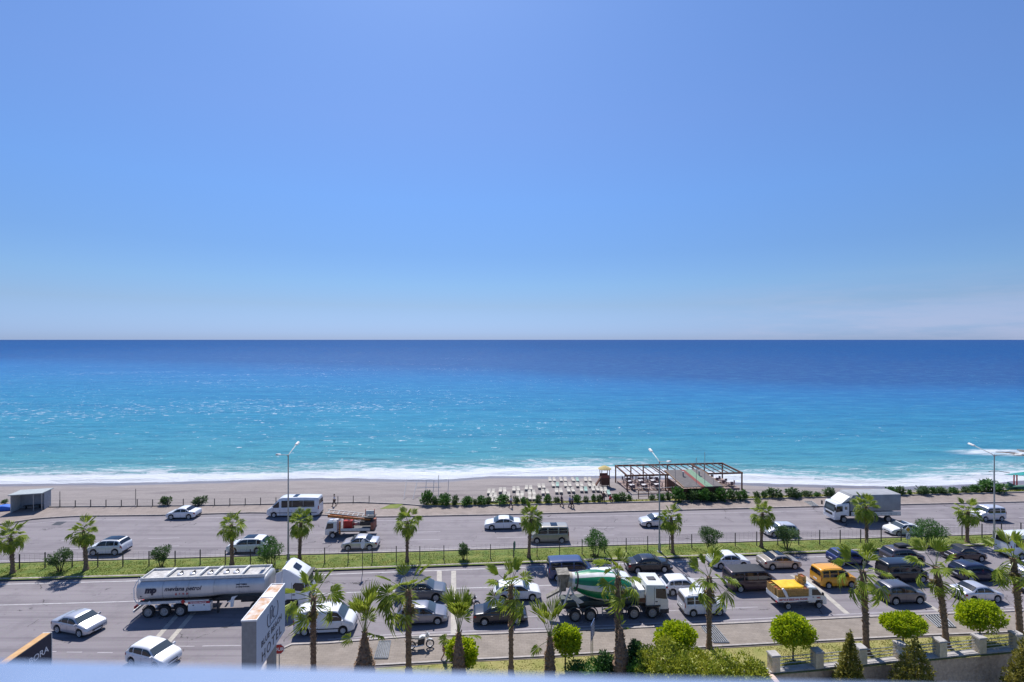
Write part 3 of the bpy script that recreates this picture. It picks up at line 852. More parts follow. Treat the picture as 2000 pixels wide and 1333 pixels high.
def make_car(kind, x0, x1, yb, color, label, cat='car', flip=False, hdg=None, metal=.0, rim='alloy', sunroof=False, roofm=None, rails=False, group=None, ground=0.0, name=None, nowin=(), trim=None, extra=None):
    T = TYPES[kind]
    h = hdg if hdg is not None else (ROAD_F + PI if flip else ROAD_N)
    loc, k = fit(x0, x1, yb, T['L'], T['W'], h)
    nm = name or {'sedan': 'parked_car', 'hatch': 'parked_car', 'suv': 'parked_car', 'wagon': 'parked_car'}.get(kind, kind)
    nm = nm.replace('parked_', '')
    root = empty(nm, (loc.x, loc.y, ground), h, label, cat, group)
    c = Car(T, k); m = paint(color, metal)
    c.body(root, m)
    bl = lambda zb, zbt, zt: zbt + .035
    tp = lambda zb, zbt, zt: zt - (.11 if T['H'] < 2.2 else (zt - zbt) * .30)
    wins = [w for i, w in enumerate(T['side']) if i not in nowin]
    for sgn in (-1, 1):
        for (a, b_) in wins:
            c.sidepanel(root, 'side_window', M['glass'], a, b_, bl, tp, sgn)
        c.sidepanel(root, 'headlight', M['lamp'], .925, .992, lambda zb, zbt, zt: lerp(zb, zbt, .62), lambda zb, zbt, zt: lerp(zb, zbt, .97), sgn, n=6, mind=.02)
        if T['H'] < 1.8:
            c.sidepanel(root, 'taillight', M['tail'], .004, .055, lambda zb, zbt, zt: zbt - .19, lambda zb, zbt, zt: zbt - .03, sgn, n=5, mind=.02)
        else:
            c.sidepanel(root, 'taillight', M['tail'], .006, .022, lambda zb, zbt, zt: zbt - .25, lambda zb, zbt, zt: zbt + .2, sgn, n=3, mind=.02)
        # sill and door shut lines
        c.sidepanel(root, 'sill_trim', M['black'], T['ax'][0] + (c.ra + .03) / c.L, T['ax'][1] - (c.ra + .03) / c.L, lambda zb, zbt, zt: zb + .01, lambda zb, zbt, zt: zb + .07, sgn, n=4, off=.006, mind=.01)
        gaps = [(wins[i][1] + wins[i + 1][0]) / 2 for i in range(len(wins) - 1)] + [wins[-1][1] - .0]
        for gu in gaps:
            c.sidepanel(root, 'door_seam', M['black'], gu - .0018, gu + .0018, lambda zb, zbt, zt: zb + .08, lambda zb, zbt, zt: zbt - .01, sgn, n=1, off=.004)
        b = MB(); mu = T['ws'][1] - .025
        zz = c.sec(mu)[2] + .05; yy = c.sec(mu)[0][6][0]
        b.box((c.x(mu), sgn * (yy + .09), zz + .04), (.13, .2, .14), 0, None, (.7, .85))
        b.build('wing_mirror', [m], root)
        for gu in (gaps[0] + .035, gaps[-1] - .17) if len(gaps) > 1 else (gaps[0] - .15,):
            b = MB()
            y_, z_ = c.sidept(gu, c.sec(gu)[2] - .12, .012)
            b.box((c.x(gu), sgn * y_, z_), (.17, .03, .03))
            b.build('door_handle', [m if trim is None else M['chrome']], root)
    c.toppanel(root, 'windscreen', M['glass_pale'], *T['ws'], inset=.045)
    c.toppanel(root, 'rear_window', M['glass'], *T['rw'], inset=.08)
    # front and rear fascia
    zf = c.sec(1)[1]; yf = c.W / 2 * .83; zt1 = c.top(1)
    b = MB(); b.box((c.L / 2, 0, lerp(zf, zt1, .55)), (.03, yf * 1.1, (zt1 - zf) * .42)); b.build('grille', [M['black']], root)
    b = MB(); b.box((c.L / 2 + .012, 0, lerp(zf, zt1, .2)), (.03, .5, .1)); b.build('number_plate', [M['plate']], root)
    b = MB(); b.box((-c.L / 2 - .004, 0, .62 if T['H'] < 1.75 else .7), (.03, .5, .11)); b.build('number_plate', [M['plate']], root)
    b = MB(); b.box((-c.L / 2 + .0, 0, .36), (.04, c.W * .8, .14)); b.build('rear_bumper', [M['black']], root)
    if sunroof: c.toppanel(root, 'sunroof', M['glass'], lerp(T['side'][0][0], T['ws'][0], .38 if sunroof is True else sunroof[0]), lerp(T['side'][0][0], T['ws'][0], .93 if sunroof is True else sunroof[1]), w=c.W * .3)
    if roofm: c.toppanel(root, 'roof_panel', roofm, T['side'][0][0] + .01, T['ws'][0] - .01, inset=.01, n=14, off=.006)
    if rails:
        for sgn in (-1, 1):
            u0, u1 = T['side'][0][0] + .03, T['ws'][0] - .04
            b = MB(); pts = []
            for i in range(9):
                u = lerp(u0, u1, i / 8); yu = c.sec(u)[4]
                pts.append((c.x(u), sgn * (yu - .09), c.top(u) + (.06 if 0 < i < 8 else 0)))
            b.tube(pts, .018, 6); b.build('roof_rail', [M['alu'] if rails is True else M['black']], root, smooth=60)
    b = MB(); b.box((0, 0, .33), (c.L * .72, c.W * .6, .22)); b.build('underbody', [M['black']], root)
    add_wheels(root, [c.x(T['ax'][0]), c.x(T['ax'][1])], c.W / 2 - .125, T['r'], rim)
    return root, c

WHITE = (.70, .71, .73); SILVER = (.50, .50, .53); LSILVER = (.6, .6, .63); GREY = (.14, .15, .17)
NAVY = (.012, .018, .06); BLACK = (.013, .013, .018); CHAMP = (.42, .37, .32)
# far carriageway, heading left
make_car('sedan', 323, 394, 1016, WHITE, 'small white sedan alone on the far carriageway, left of the white minibus', flip=True)
make_car('suv', 173, 255, 1087, WHITE, 'white SUV with black roof on the far road, behind the second palm from the left', flip=True, sunroof=(.05, .97))
make_car('suv', 440, 531, 1084, WHITE, 'white SUV with dark sunroof on the far road, between a palm and a round oleander', flip=True, sunroof=True)
make_car('sedan', 665, 743, 1077, SILVER, 'silver sedan on the far road in front of the furniture lift truck', flip=True, metal=.5)
make_car('sedan', 946, 1018, 1037, WHITE, 'white sedan on the far road just left of the beige van', flip=True)
make_car('van', 1033, 1112, 1063, (.36, .34, .29), 'beige van with dark windows and roof hatch on the far road', 'van', flip=True, metal=.3, sunroof=(.35, .6))
make_car('sedan', 1246, 1322, 1032, LSILVER, 'silver sedan passing behind the middle street lamp on the far road', flip=True, metal=.4)
make_car('hatch', 1486, 1562, 1051, LSILVER, 'silver hatchback mostly hidden behind a palm and an oleander on the far road', flip=True, metal=.4)
make_car('sedan', 1722, 1806, 1049, WHITE, 'white sedan with sunroof on the far road in front of the grey tarpaulin truck', flip=True, sunroof=(.5, .95))
make_car('minivan', 1893, 1965, 1020, LSILVER, 'silver compact van on the far road beside the rightmost street lamp', 'van', flip=True, metal=.3)
mbus, mc = make_car('minibus', 520, 632, 1012, WHITE, 'white high-roof minibus by the kerb of the far road', 'minibus', flip=True, rim='plain', sunroof=(.48, .6))
for sg in (-1, 1):
    mc.sidepanel(mbus, 'black_stripe', M['black'], .04, .93, lambda zb, zbt, zt: .62, lambda zb, zbt, zt: .70, sg, n=20, off=.014, mind=.01)
# near carriageway, heading right
make_car('sedan', 98, 211, 1243, SILVER, 'silver sedan alone at the left, turned towards the viewer', hdg=-.24, metal=.5)
make_car('hatch', 243, 357, 1308, WHITE, 'white hatchback nearest the viewer at lower left, cut off by the parapet', hdg=-.26)
v, vc = make_car('van', 572, 700, 1243, WHITE, 'white panel van partly behind two palms, right of the stop sign', 'van', rim='plain', nowin=(0, 1))
for sg in (-1, 1):
    vc.sidepanel(v, 'rub_strip', M['black'], .27, .78, lambda zb, zbt, zt: .50, lambda zb, zbt, zt: .58, sg, n=8, off=.014, mind=.01)
make_car('suv', 766, 877, 1178, GREY, 'dark grey crossover in the middle lane, partly behind a leaning palm', metal=.4, roofm=M['black'])
make_car('hatch', 770, 877, 1224, (.24, .24, .27), 'grey compact car in the kerb lane beside the parked motorcycle', metal=.5)
make_car('sedan', 924, 1031, 1223, (.02, .022, .03), 'black sedan in the kerb lane behind the slim palm', trim=1, metal=.3)
make_car('hatch', 955, 1066, 1177, WHITE, 'white hatchback in the middle lane, left of the cement mixer')
make_car('van', 1067, 1162, 1136, (.03, .05, .14), 'dark blue van standing behind the drum of the cement mixer', 'van')
make_car('hatch', 1140, 1238, 1151, WHITE, 'white car almost hidden between the blue van and the mixer drum')
make_car('sedan', 1218, 1315, 1121, BLACK, 'black fastback sedan by the median, behind the mixer cab', rim='alloy', metal=.3)
make_car('hatch', 1288, 1371, 1165, WHITE, 'white hatchback in the middle lane just ahead of the mixer cab')
make_car('minivan', 1322, 1420, 1206, WHITE, 'white compact van with roof rails in the kerb lane', 'van', rails='b')
make_car('sedan', 1378, 1467, 1113, WHITE, 'white sedan by the median, behind the maroon van')
make_car('van', 1410, 1524, 1158, (.07, .045, .05), 'dark maroon van with black roof in the middle lane', 'van', roofm=M['black'], metal=.3)
make_car('sedan', 1476, 1567, 1115, CHAMP, 'champagne sedan with sunroof alone by the median', metal=.4, sunroof=(.45, .9))
make_car('minivan', 1581, 1676, 1151, (.72, .33, .008), 'yellow taxi van with roof rails in the middle lane', 'van', rails='b')
make_car('hatch', 1612, 1700, 1107, (.02, .035, .15), 'blue hatchback by the median, behind the yellow van')
rb, rc = make_car('suv', 1716, 1809, 1106, (.10, .085, .095), 'brown-grey SUV carrying a black roof box, by the median', metal=.4)
b = MB(); b.prism([(-.75, 1.72), (-.7, 1.95), (.3, 2.02), (.8, 1.86), (.85, 1.74)], -.38, .38, .08); b.build('roof_box', [M['black']], rb, smooth=40)
make_car('van', 1708, 1816, 1141, BLACK, 'black van in the middle lane, between two tall palms', 'van', metal=.2)
make_car('suv', 1705, 1811, 1183, (.13, .13, .15), 'grey SUV in the kerb lane above a clipped round tree', metal=.5)
make_car('sedan', 1835, 1930, 1100, (.03, .018, .03), 'dark plum sedan by the median, near the right edge', metal=.3, roofm=M['black'])
make_car('suv', 1850, 1956, 1139, (.018, .022, .055), 'navy SUV in the middle lane, between the plum and silver sedans', metal=.3)
make_car('sedan', 1852, 1963, 1180, LSILVER, 'silver sedan in the kerb lane at the right, above a clipped tree', metal=.5)
make_car('minibus', 1943, 2072, 1094, WHITE, 'white minibus cut off by the right edge, by the median', 'minibus', rim='plain')
make_car('sedan', 1972, 2068, 1135, LSILVER, 'pale silver sedan cut off by the right edge of the picture', metal=.3)
make_car('suv', 1986, 2085, 1170, (.02, .035, .1), 'blue SUV cut off by the right edge, in the kerb lane')
# ------------------------------------------------------------------ lettering
def text_mesh(s, size, shear=0.0, spacing=1.0, bold=0.0, align='LEFT', extrude=.006):
    cu = bpy.data.curves.new('lettering', 'FONT')
    cu.body = s; cu.size = size; cu.shear = shear; cu.space_character = spacing; cu.offset = bold
    cu.align_x = align; cu.extrude = extrude; cu.resolution_u = 3
    o = bpy.data.objects.new('lettering', cu); col.objects.link(o)
    dg = bpy.context.evaluated_depsgraph_get()
    me = bpy.data.meshes.new_from_object(o.evaluated_get(dg), depsgraph=dg)
    bpy.data.objects.remove(o); me.name = 'lettering'
    return me
def lettering(s, size, m, parent, M4, **k):
    me = text_mesh(s, size, **k)
    me.transform(M4); me.materials.clear(); me.materials.append(m)
    return inst('lettering', me, parent)
def face_near(x, y, z):   # writing read by someone looking along +y (local), at x, z
    return Matrix.Translation((x, y, z)) @ Matrix.Rotation(R(90), 4, 'X')
def panel(root, name, m, pts, y, th=.012):
    """side panel: outline (x,z), standing proud of plane y (y<0 side faces viewer)"""
    b = MB(); s = -1 if y < 0 else 1
    b.prism(pts, min(y, y + s * th), max(y, y + s * th)); return b.build(name, [m], root)
def boxp(root, name, m, c, d, ch=0.0, taper=(1, 1), smooth=None):
    b = MB()
    if ch > 0:
        x, z = d[0] / 2, d[2] / 2
        b.prism([(c[0] - x, c[2] - z), (c[0] + x, c[2] - z), (c[0] + x, c[2] + z), (c[0] - x, c[2] + z)], c[1] - d[1] / 2, c[1] + d[1] / 2, ch)
    else: b.box(c, d, 0, None, taper)
    return b.build(name, m if isinstance(m, list) else [m], root, smooth)
def tubep(root, name, m, pts, r, n=6):
    b = MB(); b.tube(pts, r, n); return b.build(name, [m], root, smooth=50)

# ------------------------------------------------------------------ tank truck
L_T, W_T = 16.0, 2.5
loc, k = fit(257, 617, 1203, L_T, W_T, ROAD_N)
TK = empty('tank_truck', (loc.x, loc.y, 0), ROAD_N, 'long white fuel tanker lettered in navy, with a white high-roof tractor cab', 'truck')
Mtank = mat('tank_skin', (.42, .43, .45), .33, .3, coat=.3, c2=(.58, .59, .60), vscale=.9, stretch=(1, 1, .3))
hl = L_T * k / 2
xr = -hl + .45; xf = hl - 3.75             # tank ends
def tank_sec(n=40):
    pts = []
    for i in range(n):
        a = 2 * PI * i / n
        c, s_ = math.cos(a), math.sin(a)
        pts.append((1.24 * abs(c) ** .62 * (1 if c > 0 else -1), .92 * abs(s_) ** .72 * (1 if s_ > 0 else -1)))
    return pts
ZC = 2.3
def tank_floor(x):                          # belly rises towards the front
    t = (x - xr) / (xf - xr)
    return 0.0 if t < .52 else min((t - .52) / .14, 1) * .22
b = MB(); S = tank_sec(); n = len(S); vs = []; fs = []
xs_ = [(xr - .16, .55), (xr - .13, .78), (xr - .06, .93), (xr, 1)] + [(lerp(xr, xf, i / 24), 1) for i in range(1, 24)] + [(xf, 1), (xf + .06, .93), (xf + .13, .78), (xf + .16, .55)]
for x, q in xs_:
    fl = tank_floor(x)
    for y, z in S:
        zz = z * q
        if zz < 0: zz *= (1 - fl)
        vs.append((x, y * q, ZC + zz))
for i in range(len(xs_) - 1):
    for j in range(n):
        j2 = (j + 1) % n; fs.append((i * n + j, i * n + j2, (i + 1) * n + j2, (i + 1) * n + j))
fs.append(tuple(range(n))); fs.append(tuple(range((len(xs_) - 1) * n, len(xs_) * n)))
b.add(vs, fs); b.build('tank', [Mtank], TK, smooth=45)
def tank_y(z):                              # half width of the tank skin at height z
    v = min(abs(z - ZC) / .92, .999) ** (1 / .72)
    return 1.24 * math.sqrt(max(0, 1 - v * v)) ** .62
# catwalk trough on top with side rails, bulkheads and manholes
for sg in (-1, 1):
    boxp(TK, 'walkway_rail', M['whitedirt'], ((xr + xf) / 2, sg * .93, 3.27), (xf - xr - .3, .06, .26))
for x in (xr + .18, xf - .18):
    boxp(TK, 'walkway_rail', M['whitedirt'], (x, 0, 3.27), (.06, 1.8, .26))
boxp(TK, 'walkway', mat('grimy_walkway', (.40, .39, .38), .8, var=.35, vscale=2.5), ((xr + xf) / 2, 0, 3.215), (xf - xr - .3, 1.78, .03))
tl = xf - xr
for f_ in (.20, .46, .58, .80):
    b = MB(); b.tube([(xr + tl * f_, -.95, 3.2), (xr + tl * f_, -.8, 3.4), (xr + tl * f_, 0, 3.46), (xr + tl * f_, .8, 3.4), (xr + tl * f_, .95, 3.2)], .1, 8)
    b.build('bulkhead_hoop', [M['whitedirt']], TK, smooth=50)
for f_ in (.28, .38, .52, .65, .73):
    b = MB(); b.lathe([(.27, 3.23), (.27, 3.31), (.22, 3.35), (0, 3.37)], 16, 0, Matrix.Translation((xr + tl * f_, -.05, 0)))
    mh = b.build('manhole', [M['alu']], TK, smooth=40)
    bb = MB(); bb.box((xr + tl * f_ + .1, -.05, 3.41), (.32, .06, .07)); bb.box((xr + tl * f_, .2, 3.36), (.1, .14, .16)); bb.build('hatch_clamp', [M['dgrey']], mh)
# skirt, dark seam, rear hoop ladder, bumper, cabinet
for sg in (-1, 1):
    panel(TK, 'side_skirt', M['whitedirt'], [(xr + .1, 1.20), (xr + tl * .56, 1.20), (xr + tl * .56, 1.42), (xr + .1, 1.42)], sg * 1.16, .05)
    boxp(TK, 'seam', M['black'], (xr + tl * .3, sg * 1.10, 1.47), (tl * .55, .12, .1))
    b = MB(); pts = [(xr - .02, sg * 1.12, 1.3), (xr - .25, sg * 1.14, 1.7), (xr - .28, sg * 1.12, 2.6), (xr - .1, sg * 1.0, 3.15), (xr + .3, sg * .93, 3.42)]
    b.tube(pts, .035, 6); b.build('grab_rail', [M['white']], TK, smooth=50)
for f_ in (.2, .4, .6, .8):      # weld bands round the tank
    b = MB(); pts = [(xr + tl * f_, 1.012 * y, ZC + (z * 1.012 if z > 0 else z * (1 - tank_floor(xr + tl * f_)) * 1.012)) for y, z in S]
    b.tube(pts + pts[:1], .012, 4, cap=False); b.build('weld_band', [M['galv']], TK)
for z in (1.5, 1.8, 2.1, 2.4, 2.7, 3.0):
    tubep(TK, 'ladder_rung', M['white'], [(xr - .27, -.55, z), (xr - .27, -.2, z)], .018)
for y in (-.55, -.2): tubep(TK, 'ladder_stile', M['white'], [(xr - .27, y, 1.2), (xr - .27, y, 3.25)], .025)
boxp(TK, 'rear_bumper', M['whitedirt'], (xr - .25, 0, .62), (.12, 2.4, .18))
boxp(TK, 'rear_light_bar', M['red'], (xr - .18, 0, .95), (.12, 2.35, .2))
boxp(TK, 'chassis', M['dgrey'], ((xr + xf) / 2, 0, 1.05), (tl - .3, 1.0, .3))
CB = boxp(TK, 'hose_cabinet', M['white'], (xr + tl * .485, -1.0, .80), (tl * .175, .46, .72), .03)
panel(CB, 'warning_band', M['redink'], [(xr + tl * .4, 1.12), (xr + tl * .57, 1.12), (xr + tl * .57, 1.30), (xr + tl * .4, 1.30)], -1.225)
lettering('TEHLIKELI MADDE', .17, M['white'], CB, face_near(xr + tl * .412, -1.242, 1.15), bold=.003)
for x in (.44, .525): boxp(CB, 'latch', M['black'], (xr + tl * x, -1.24, .98), (.12, .02, .08))
boxp(TK, 'hose_cabinet', M['white'], (xr + tl * .485, 1.0, .80), (tl * .175, .46, .72), .03)
# lettering lies on the bulging skin
def tank_text(s, size, m, x, z, **k2):
    me = text_mesh(s, size, **k2)
    for v_ in me.vertices:
        u, w, e = v_.co
        zz = z + w
        v_.co = (x + u, -(tank_y(zz) + .012 + (e + .006) * .6), zz)
    me.materials.clear(); me.materials.append(m); inst('lettering', me, TK)
tank_text('mevlana petrol', .50, M['ink'], xr + tl * .215, 2.33, shear=.25, bold=.012, spacing=1.02)
tank_text('g  r  u  p', .27, M['redink'], xr + tl * .30, 1.98, spacing=1.1, bold=.01)
tank_text('mp', .74, M['ink'], xr + tl * .065, 2.22, shear=.18, bold=.05, spacing=.95)
tank_text('YAKIT TAŞIMA', .14, M['ink'], xr + tl * .775, 2.62, bold=.01)
tank_text('mevlanapetrol.com', .15, M['ink'], xr + tl * .775, 2.42, bold=.008)
tank_text('▲', .2, M['ink'], xr + .25, 1.85)
# placards
for fx, m_ in ((.36, M['red']), (.10, M['plate'])):
    b = MB(); x = xr + tl * fx; b.prism([(x, 1.12), (x + .2, 1.33), (x, 1.54), (x - .2, 1.33)], -1.25, -1.235); b.build('hazard_placard', [m_], TK)
add_wheels(TK, [xr + .95, xr + 2.3, xr + 3.65], 1.08, .51, 'steel')
for x in (xr + .95, xr + 2.3, xr + 3.65):
    for sg in (-1, 1):
        b = MB(); b.tube([(x + .58 * math.cos(a), sg * 1.08, .51 + .58 * math.sin(a)) for a in [R(15 + 15 * i) for i in range(11)]], .03, 4)
        b.build('mudguard', [M['black']], TK, smooth=60)
for x in (xr + 1.62, xr + 2.97): boxp(TK, 'marker_lamp', M['white'], (x, -1.16, 1.0), (.16, .08, .2))
boxp(TK, 'landing_leg', M['dgrey'], (xr + tl * .62, -.9, .6), (.16, .16, 1.0))
boxp(TK, 'landing_leg', M['dgrey'], (xr + tl * .62, .9, .6), (.16, .16, 1.0))
b = MB(); X0 = xr + tl * .735
b.prism([(X0 - .12, .62), (X0 + .12, .62), (X0 + .22, 1.35), (X0 + .5, 1.6), (X0 + .0, 1.5), (X0 - .1, 1.2), (X0 - .4, 1.1), (X0 - .1, 1.05)], -1.1, -1.0); b.build('support_bracket', [M['white']], TK)
# tractor
boxp(TK, 'tractor_frame', M['dgrey'], (hl - 3.1, 0, .85), (6.0, .95, .3))
add_wheels(TK, [hl - 4.55], 1.05, .5, 'steel'); add_wheels(TK, [hl - 1.42], 1.05, .5, 'plain')
boxp(TK, 'fuel_tank', M['alu'], (hl - 2.95, -.98, .72), (1.2, .5, .6), .08, smooth=40)
boxp(TK, 'fuel_tank', M['alu'], (hl - 2.95, .98, .72), (1.2, .5, .6), .08, smooth=40)
prof = [(hl - 2.25, 1.0), (hl - 1.98, 1.02), (hl - 1.9, 1.1), (hl - .9, 1.1), (hl - .8, .95), (hl - .78, .45), (hl - .04, .45), (hl, .7), (hl - .02, 1.5), (hl - .12, 1.75), (hl - .32, 2.75), (hl - .45, 2.95), (hl - .9, 3.25), (hl - 1.6, 3.72), (hl - 2.0, 3.9), (hl - 2.25, 3.86)]
prof = prof[1:] + [prof[0]]
b = MB(); b.prism(prof, -1.22, 1.22, .12); b.build('cab', [paint((.72, .73, .75))], TK, smooth=35)
boxp(TK, 'wheel_arch', M['black'], (hl - 1.4, 0, 1.0), (1.16, 2.36, .18))
for sg in (-1, 1):
    y = sg * 1.215
    panel(TK, 'side_window', M['glass'], [(hl - 1.28, 1.95), (hl - .2, 1.78), (hl - .35, 2.55), (hl - 1.1, 2.62), (hl - 1.3, 2.4)], y)
    panel(TK, 'fairing', paint((.66, .67, .70)), [(hl - 2.85, 1.1), (hl - 2.27, 1.1), (hl - 2.27, 3.7), (hl - 2.75, 3.5)], sg * 1.14, .05)
    boxp(TK, 'door_handle', M['black'], (hl - 1.2, sg * 1.25, 1.55), (.22, .04, .07))
    b = MB(); b.box((hl - .05, sg * 1.4, 2.3), (.14, .22, .6)); b.build('wing_mirror', [M['black']], TK)
    boxp(TK, 'door_seam', M['black'], (hl - 1.4, sg * 1.222, 1.9), (.025, .01, 1.5))
b = MB(); b.add([(hl - .095, -1.05, 1.85), (hl - .095, 1.05, 1.85), (hl - .30, 1.0, 2.78), (hl - .30, -1.0, 2.78)], [(0, 1, 2, 3)]); b.build('windscreen', [M['glass_pale']], TK)
boxp(TK, 'sun_visor', M['black'], (hl - .2, 0, 2.9), (.35, 2.1, .1))
b = MB(); b.add([(hl - 1.0, -.42, 3.35), (hl - 1.0, .42, 3.35), (hl - 1.55, .42, 3.73), (hl - 1.55, -.42, 3.73)], [(0, 1, 2, 3)]); o = b.build('roof_hatch', [M['glass']], TK); o.location.z = .03
boxp(TK, 'grille', M['black'], (hl + .0, 0, 1.1), (.05, 1.7, .6))
boxp(TK, 'front_bumper', M['white'], (hl - .04, 0, .56), (.14, 2.3, .26))

# ------------------------------------------------------------------ concrete mixer
L_X, W_X = 9.4, 2.5
loc, k = fit(1078, 1306, 1214, L_X, W_X, ROAD_N)
MX = empty('mixer_truck', (loc.x, loc.y, 0), ROAD_N, 'four-axle concrete mixer with green and white striped drum and white cab', 'truck')
hl = L_X * k / 2
Mgreen = mat('green_drum_paint', (.0, .17, .06), .4, coat=.4, var=.12, vscale=2)
Mdw = mat('white_drum_paint', (.60, .60, .58), .45, coat=.2, var=.12, vscale=1.5)
Mcem = mat('cement_crusted_metal', (.2, .185, .16), .9, var=.5, vscale=3, bump=.6)
Mfr = mat('dusty_green_chassis', (.05, .065, .06), .7, var=.35, vscale=2)
# drum: lathe along its own axis, striped by angle in a slow spiral
ax0 = Vector((-hl + 1.15, 0, 3.15)); ax1 = Vector((hl - 2.75, 0, 1.95))
axd = (ax1 - ax0); DL = axd.length
prof = [(0, .62), (.06, .66), (.10, .70), (.18, .86), (.30, 1.08), (.42, 1.2), (.55, 1.23), (.68, 1.18), (.80, 1.02), (.90, .78), (.96, .6), (1.0, .3)]
N = 48; K = 44; vs = []; fs = []; mi = []
for i in range(K + 1):
    t_ = i / K; r_ = interp(prof, t_)
    for j in range(N):
        a = 2 * PI * j / N - t_ * .75; vs.append((r_ * math.cos(a), r_ * math.sin(a), t_ * DL))
for i in range(K):
    for j in range(N):
        j2 = (j + 1) % N; fs.append((i * N + j, i * N + j2, (i + 1) * N + j2, (i + 1) * N + j))
        t_ = (i + .5) / K; a = (j / N + .02) % 1
        mi.append(1 if (t_ > .10 and (a * 6) % 1 > .45 and t_ < .93) else 0)
fs.append(tuple(range(N))); mi.append(0); fs.append(tuple(range(K * N, K * N + N))); mi.append(0)
me = bpy.data.meshes.new('drum'); me.from_pydata(vs, [], fs); me.materials.append(Mdw); me.materials.append(Mgreen)
me.polygons.foreach_set('material_index', mi); me.polygons.foreach_set('use_smooth', [True] * len(fs))
me.transform(Matrix.Translation(ax0) @ axd.to_track_quat('Z', 'Y').to_matrix().to_4x4())
inst('drum', me, MX)
b = MB(); b.lathe([(.72, .0), (.80, .02), (.80, .14), (.72, .16)], 30, 0, Matrix.Translation(ax0 + axd * .115) @ axd.to_track_quat('Z', 'Y').to_matrix().to_4x4()); b.build('roller_ring', [M['dgrey']], MX, smooth=40)
b = MB(); b.lathe([(.66, -.02), (.66, .5)], 26, 0, Matrix.Translation(ax0) @ axd.to_track_quat('Z', 'Y').to_matrix().to_4x4()); b.build('collar', [mat('cream_collar', (.42, .38, .3), .6, var=.3)], MX, smooth=40)
# hopper, chute and rear frame
b = MB(); b.box((-hl + .75, 0, 3.55), (.8, 1.0, .7), 0, None, (1.35, 1.3)); b.build('hopper', [Mcem], MX)
b = MB(); b.box((-hl + .72, 0, 2.75), (.5, .8, .9), 0, None, (1.3, 1.2)); b.build('discharge_funnel', [Mcem], MX)
b = MB(); b.prism([(-hl - .75, 1.75), (-hl - .7, 1.6), (-hl + .6, 2.25), (-hl + .55, 2.42)], -.25, .25, .03); b.build('chute', [Mcem], MX)
for sg in (-1, 1):
    b = MB(); b.tube([(-hl + .6, sg * .95, 1.2), (-hl + 1.3, sg * .85, 2.9)], .08, 6); b.tube([(-hl + 2.0, sg * .95, 1.2), (-hl + 1.35, sg * .85, 2.6)], .07, 6); b.build('drum_support', [M['whitedirt']], MX)
    panel(MX, 'side_plate', M['whitedirt'], [(-hl + 1.2, 2.1), (-hl + 2.0, 1.5), (-hl + 2.45, 1.62), (-hl + 1.5, 2.35)], sg * 1.0, .05)
    tubep(MX, 'ladder_stile', M['galv'], [(-hl + .35, sg * .6, 1.3), (-hl + .45, sg * .6, 3.5)], .03)
    # mudguards over the axles
    for ax_ in (-hl + 1.65, -hl + 3.0, hl - 3.1):
        b = MB(); b.tube([(ax_ + .66 * math.cos(a), sg * 1.02, .54 + .66 * math.sin(a)) for a in [R(12 * i) for i in range(16)]], .05, 4); b.build('mudguard', [Mfr], MX, smooth=60)
boxp(MX, 'subframe', Mfr, (-.6, 0, 1.3), (L_X * k - 2.4, 1.3, .35))
boxp(MX, 'chassis', M['dgrey'], (-.2, 0, .95), (L_X * k - .9, .95, .3))
boxp(MX, 'water_tank', M['whitedirt'], (hl - 2.35, 0, 2.1), (.55, 2.1, .75), .1, smooth=40)
boxp(MX, 'machinery', Mcem, (hl - 2.35, -.5, 1.5), (.7, .8, .5))
b = MB()
for i in range(7): b.tube([(hl - 2.6 + .1 * i, -.9 - .02 * i, 1.35), (hl - 2.5 + .08 * i, -.95, 1.9 + .05 * (i % 3)), (hl - 2.2, -.8 + .1 * i, 2.0)], .035, 5)
b.build('hoses', [mat('rusty_metal', (.2, .09, .05), .8, var=.4)], MX)['kind'] = 'stuff'
boxp(MX, 'side_guard', M['galv'], (-.05, -1.18, .72), (1.9, .05, .09)); boxp(MX, 'side_guard', M['galv'], (-.05, -1.18, 1.02), (1.9, .05, .09))
boxp(MX, 'side_guard_post', M['galv'], (-.95, -1.15, .87), (.08, .06, .8))
boxp(MX, 'fuel_tank', M['dgrey'], (hl - 4.6, .95, .8), (1.4, .5, .6), .08)
boxp(MX, 'battery_box', M['dgrey'], (hl - 4.5, -.95, .8), (.9, .45, .5), .03)
add_wheels(MX, [-hl + 1.65, -hl + 3.0, hl - 3.1, hl - 1.45], 1.06, .53, 'steel')
prof = [(hl - 2.0, 1.15), (hl - 1.95, 1.12), (hl - .95, 1.12), (hl - .85, 1.0), (hl - .82, .5), (hl - .03, .5), (hl, .75), (hl, 1.5), (hl - .05, 1.65), (hl - .22, 2.75), (hl - .35, 2.9), (hl - 1.95, 2.98), (hl - 2.0, 2.9)]
b = MB(); b.prism(prof, -1.2, 1.2, .08); b.build('cab', [paint((.68, .69, .66))], MX, smooth=35)
boxp(MX, 'front_bumper', M['dgrey'], (hl - .38, 0, .62), (.85, 2.44, .42), .06)
boxp(MX, 'wheel_arch', M['dgrey'], (hl - 1.4, 0, 1.13), (1.3, 2.5, .12))
for sg in (-1, 1):
    y = sg * 1.195
    panel(MX, 'side_window', M['glass'], [(hl - 1.15, 1.8), (hl - .16, 1.68), (hl - .28, 2.6), (hl - 1.15, 2.62)], y)
    boxp(MX, 'door_handle', M['black'], (hl - 1.1, sg * 1.22, 1.5), (.2, .03, .06))
    boxp(MX, 'wing_mirror', M['black'], (hl + .05, sg * 1.38, 2.3), (.14, .2, .55))
    boxp(MX, 'door_seam', M['black'], (hl - 1.28, sg * 1.2, 2.0), (.03, .012, 1.5))
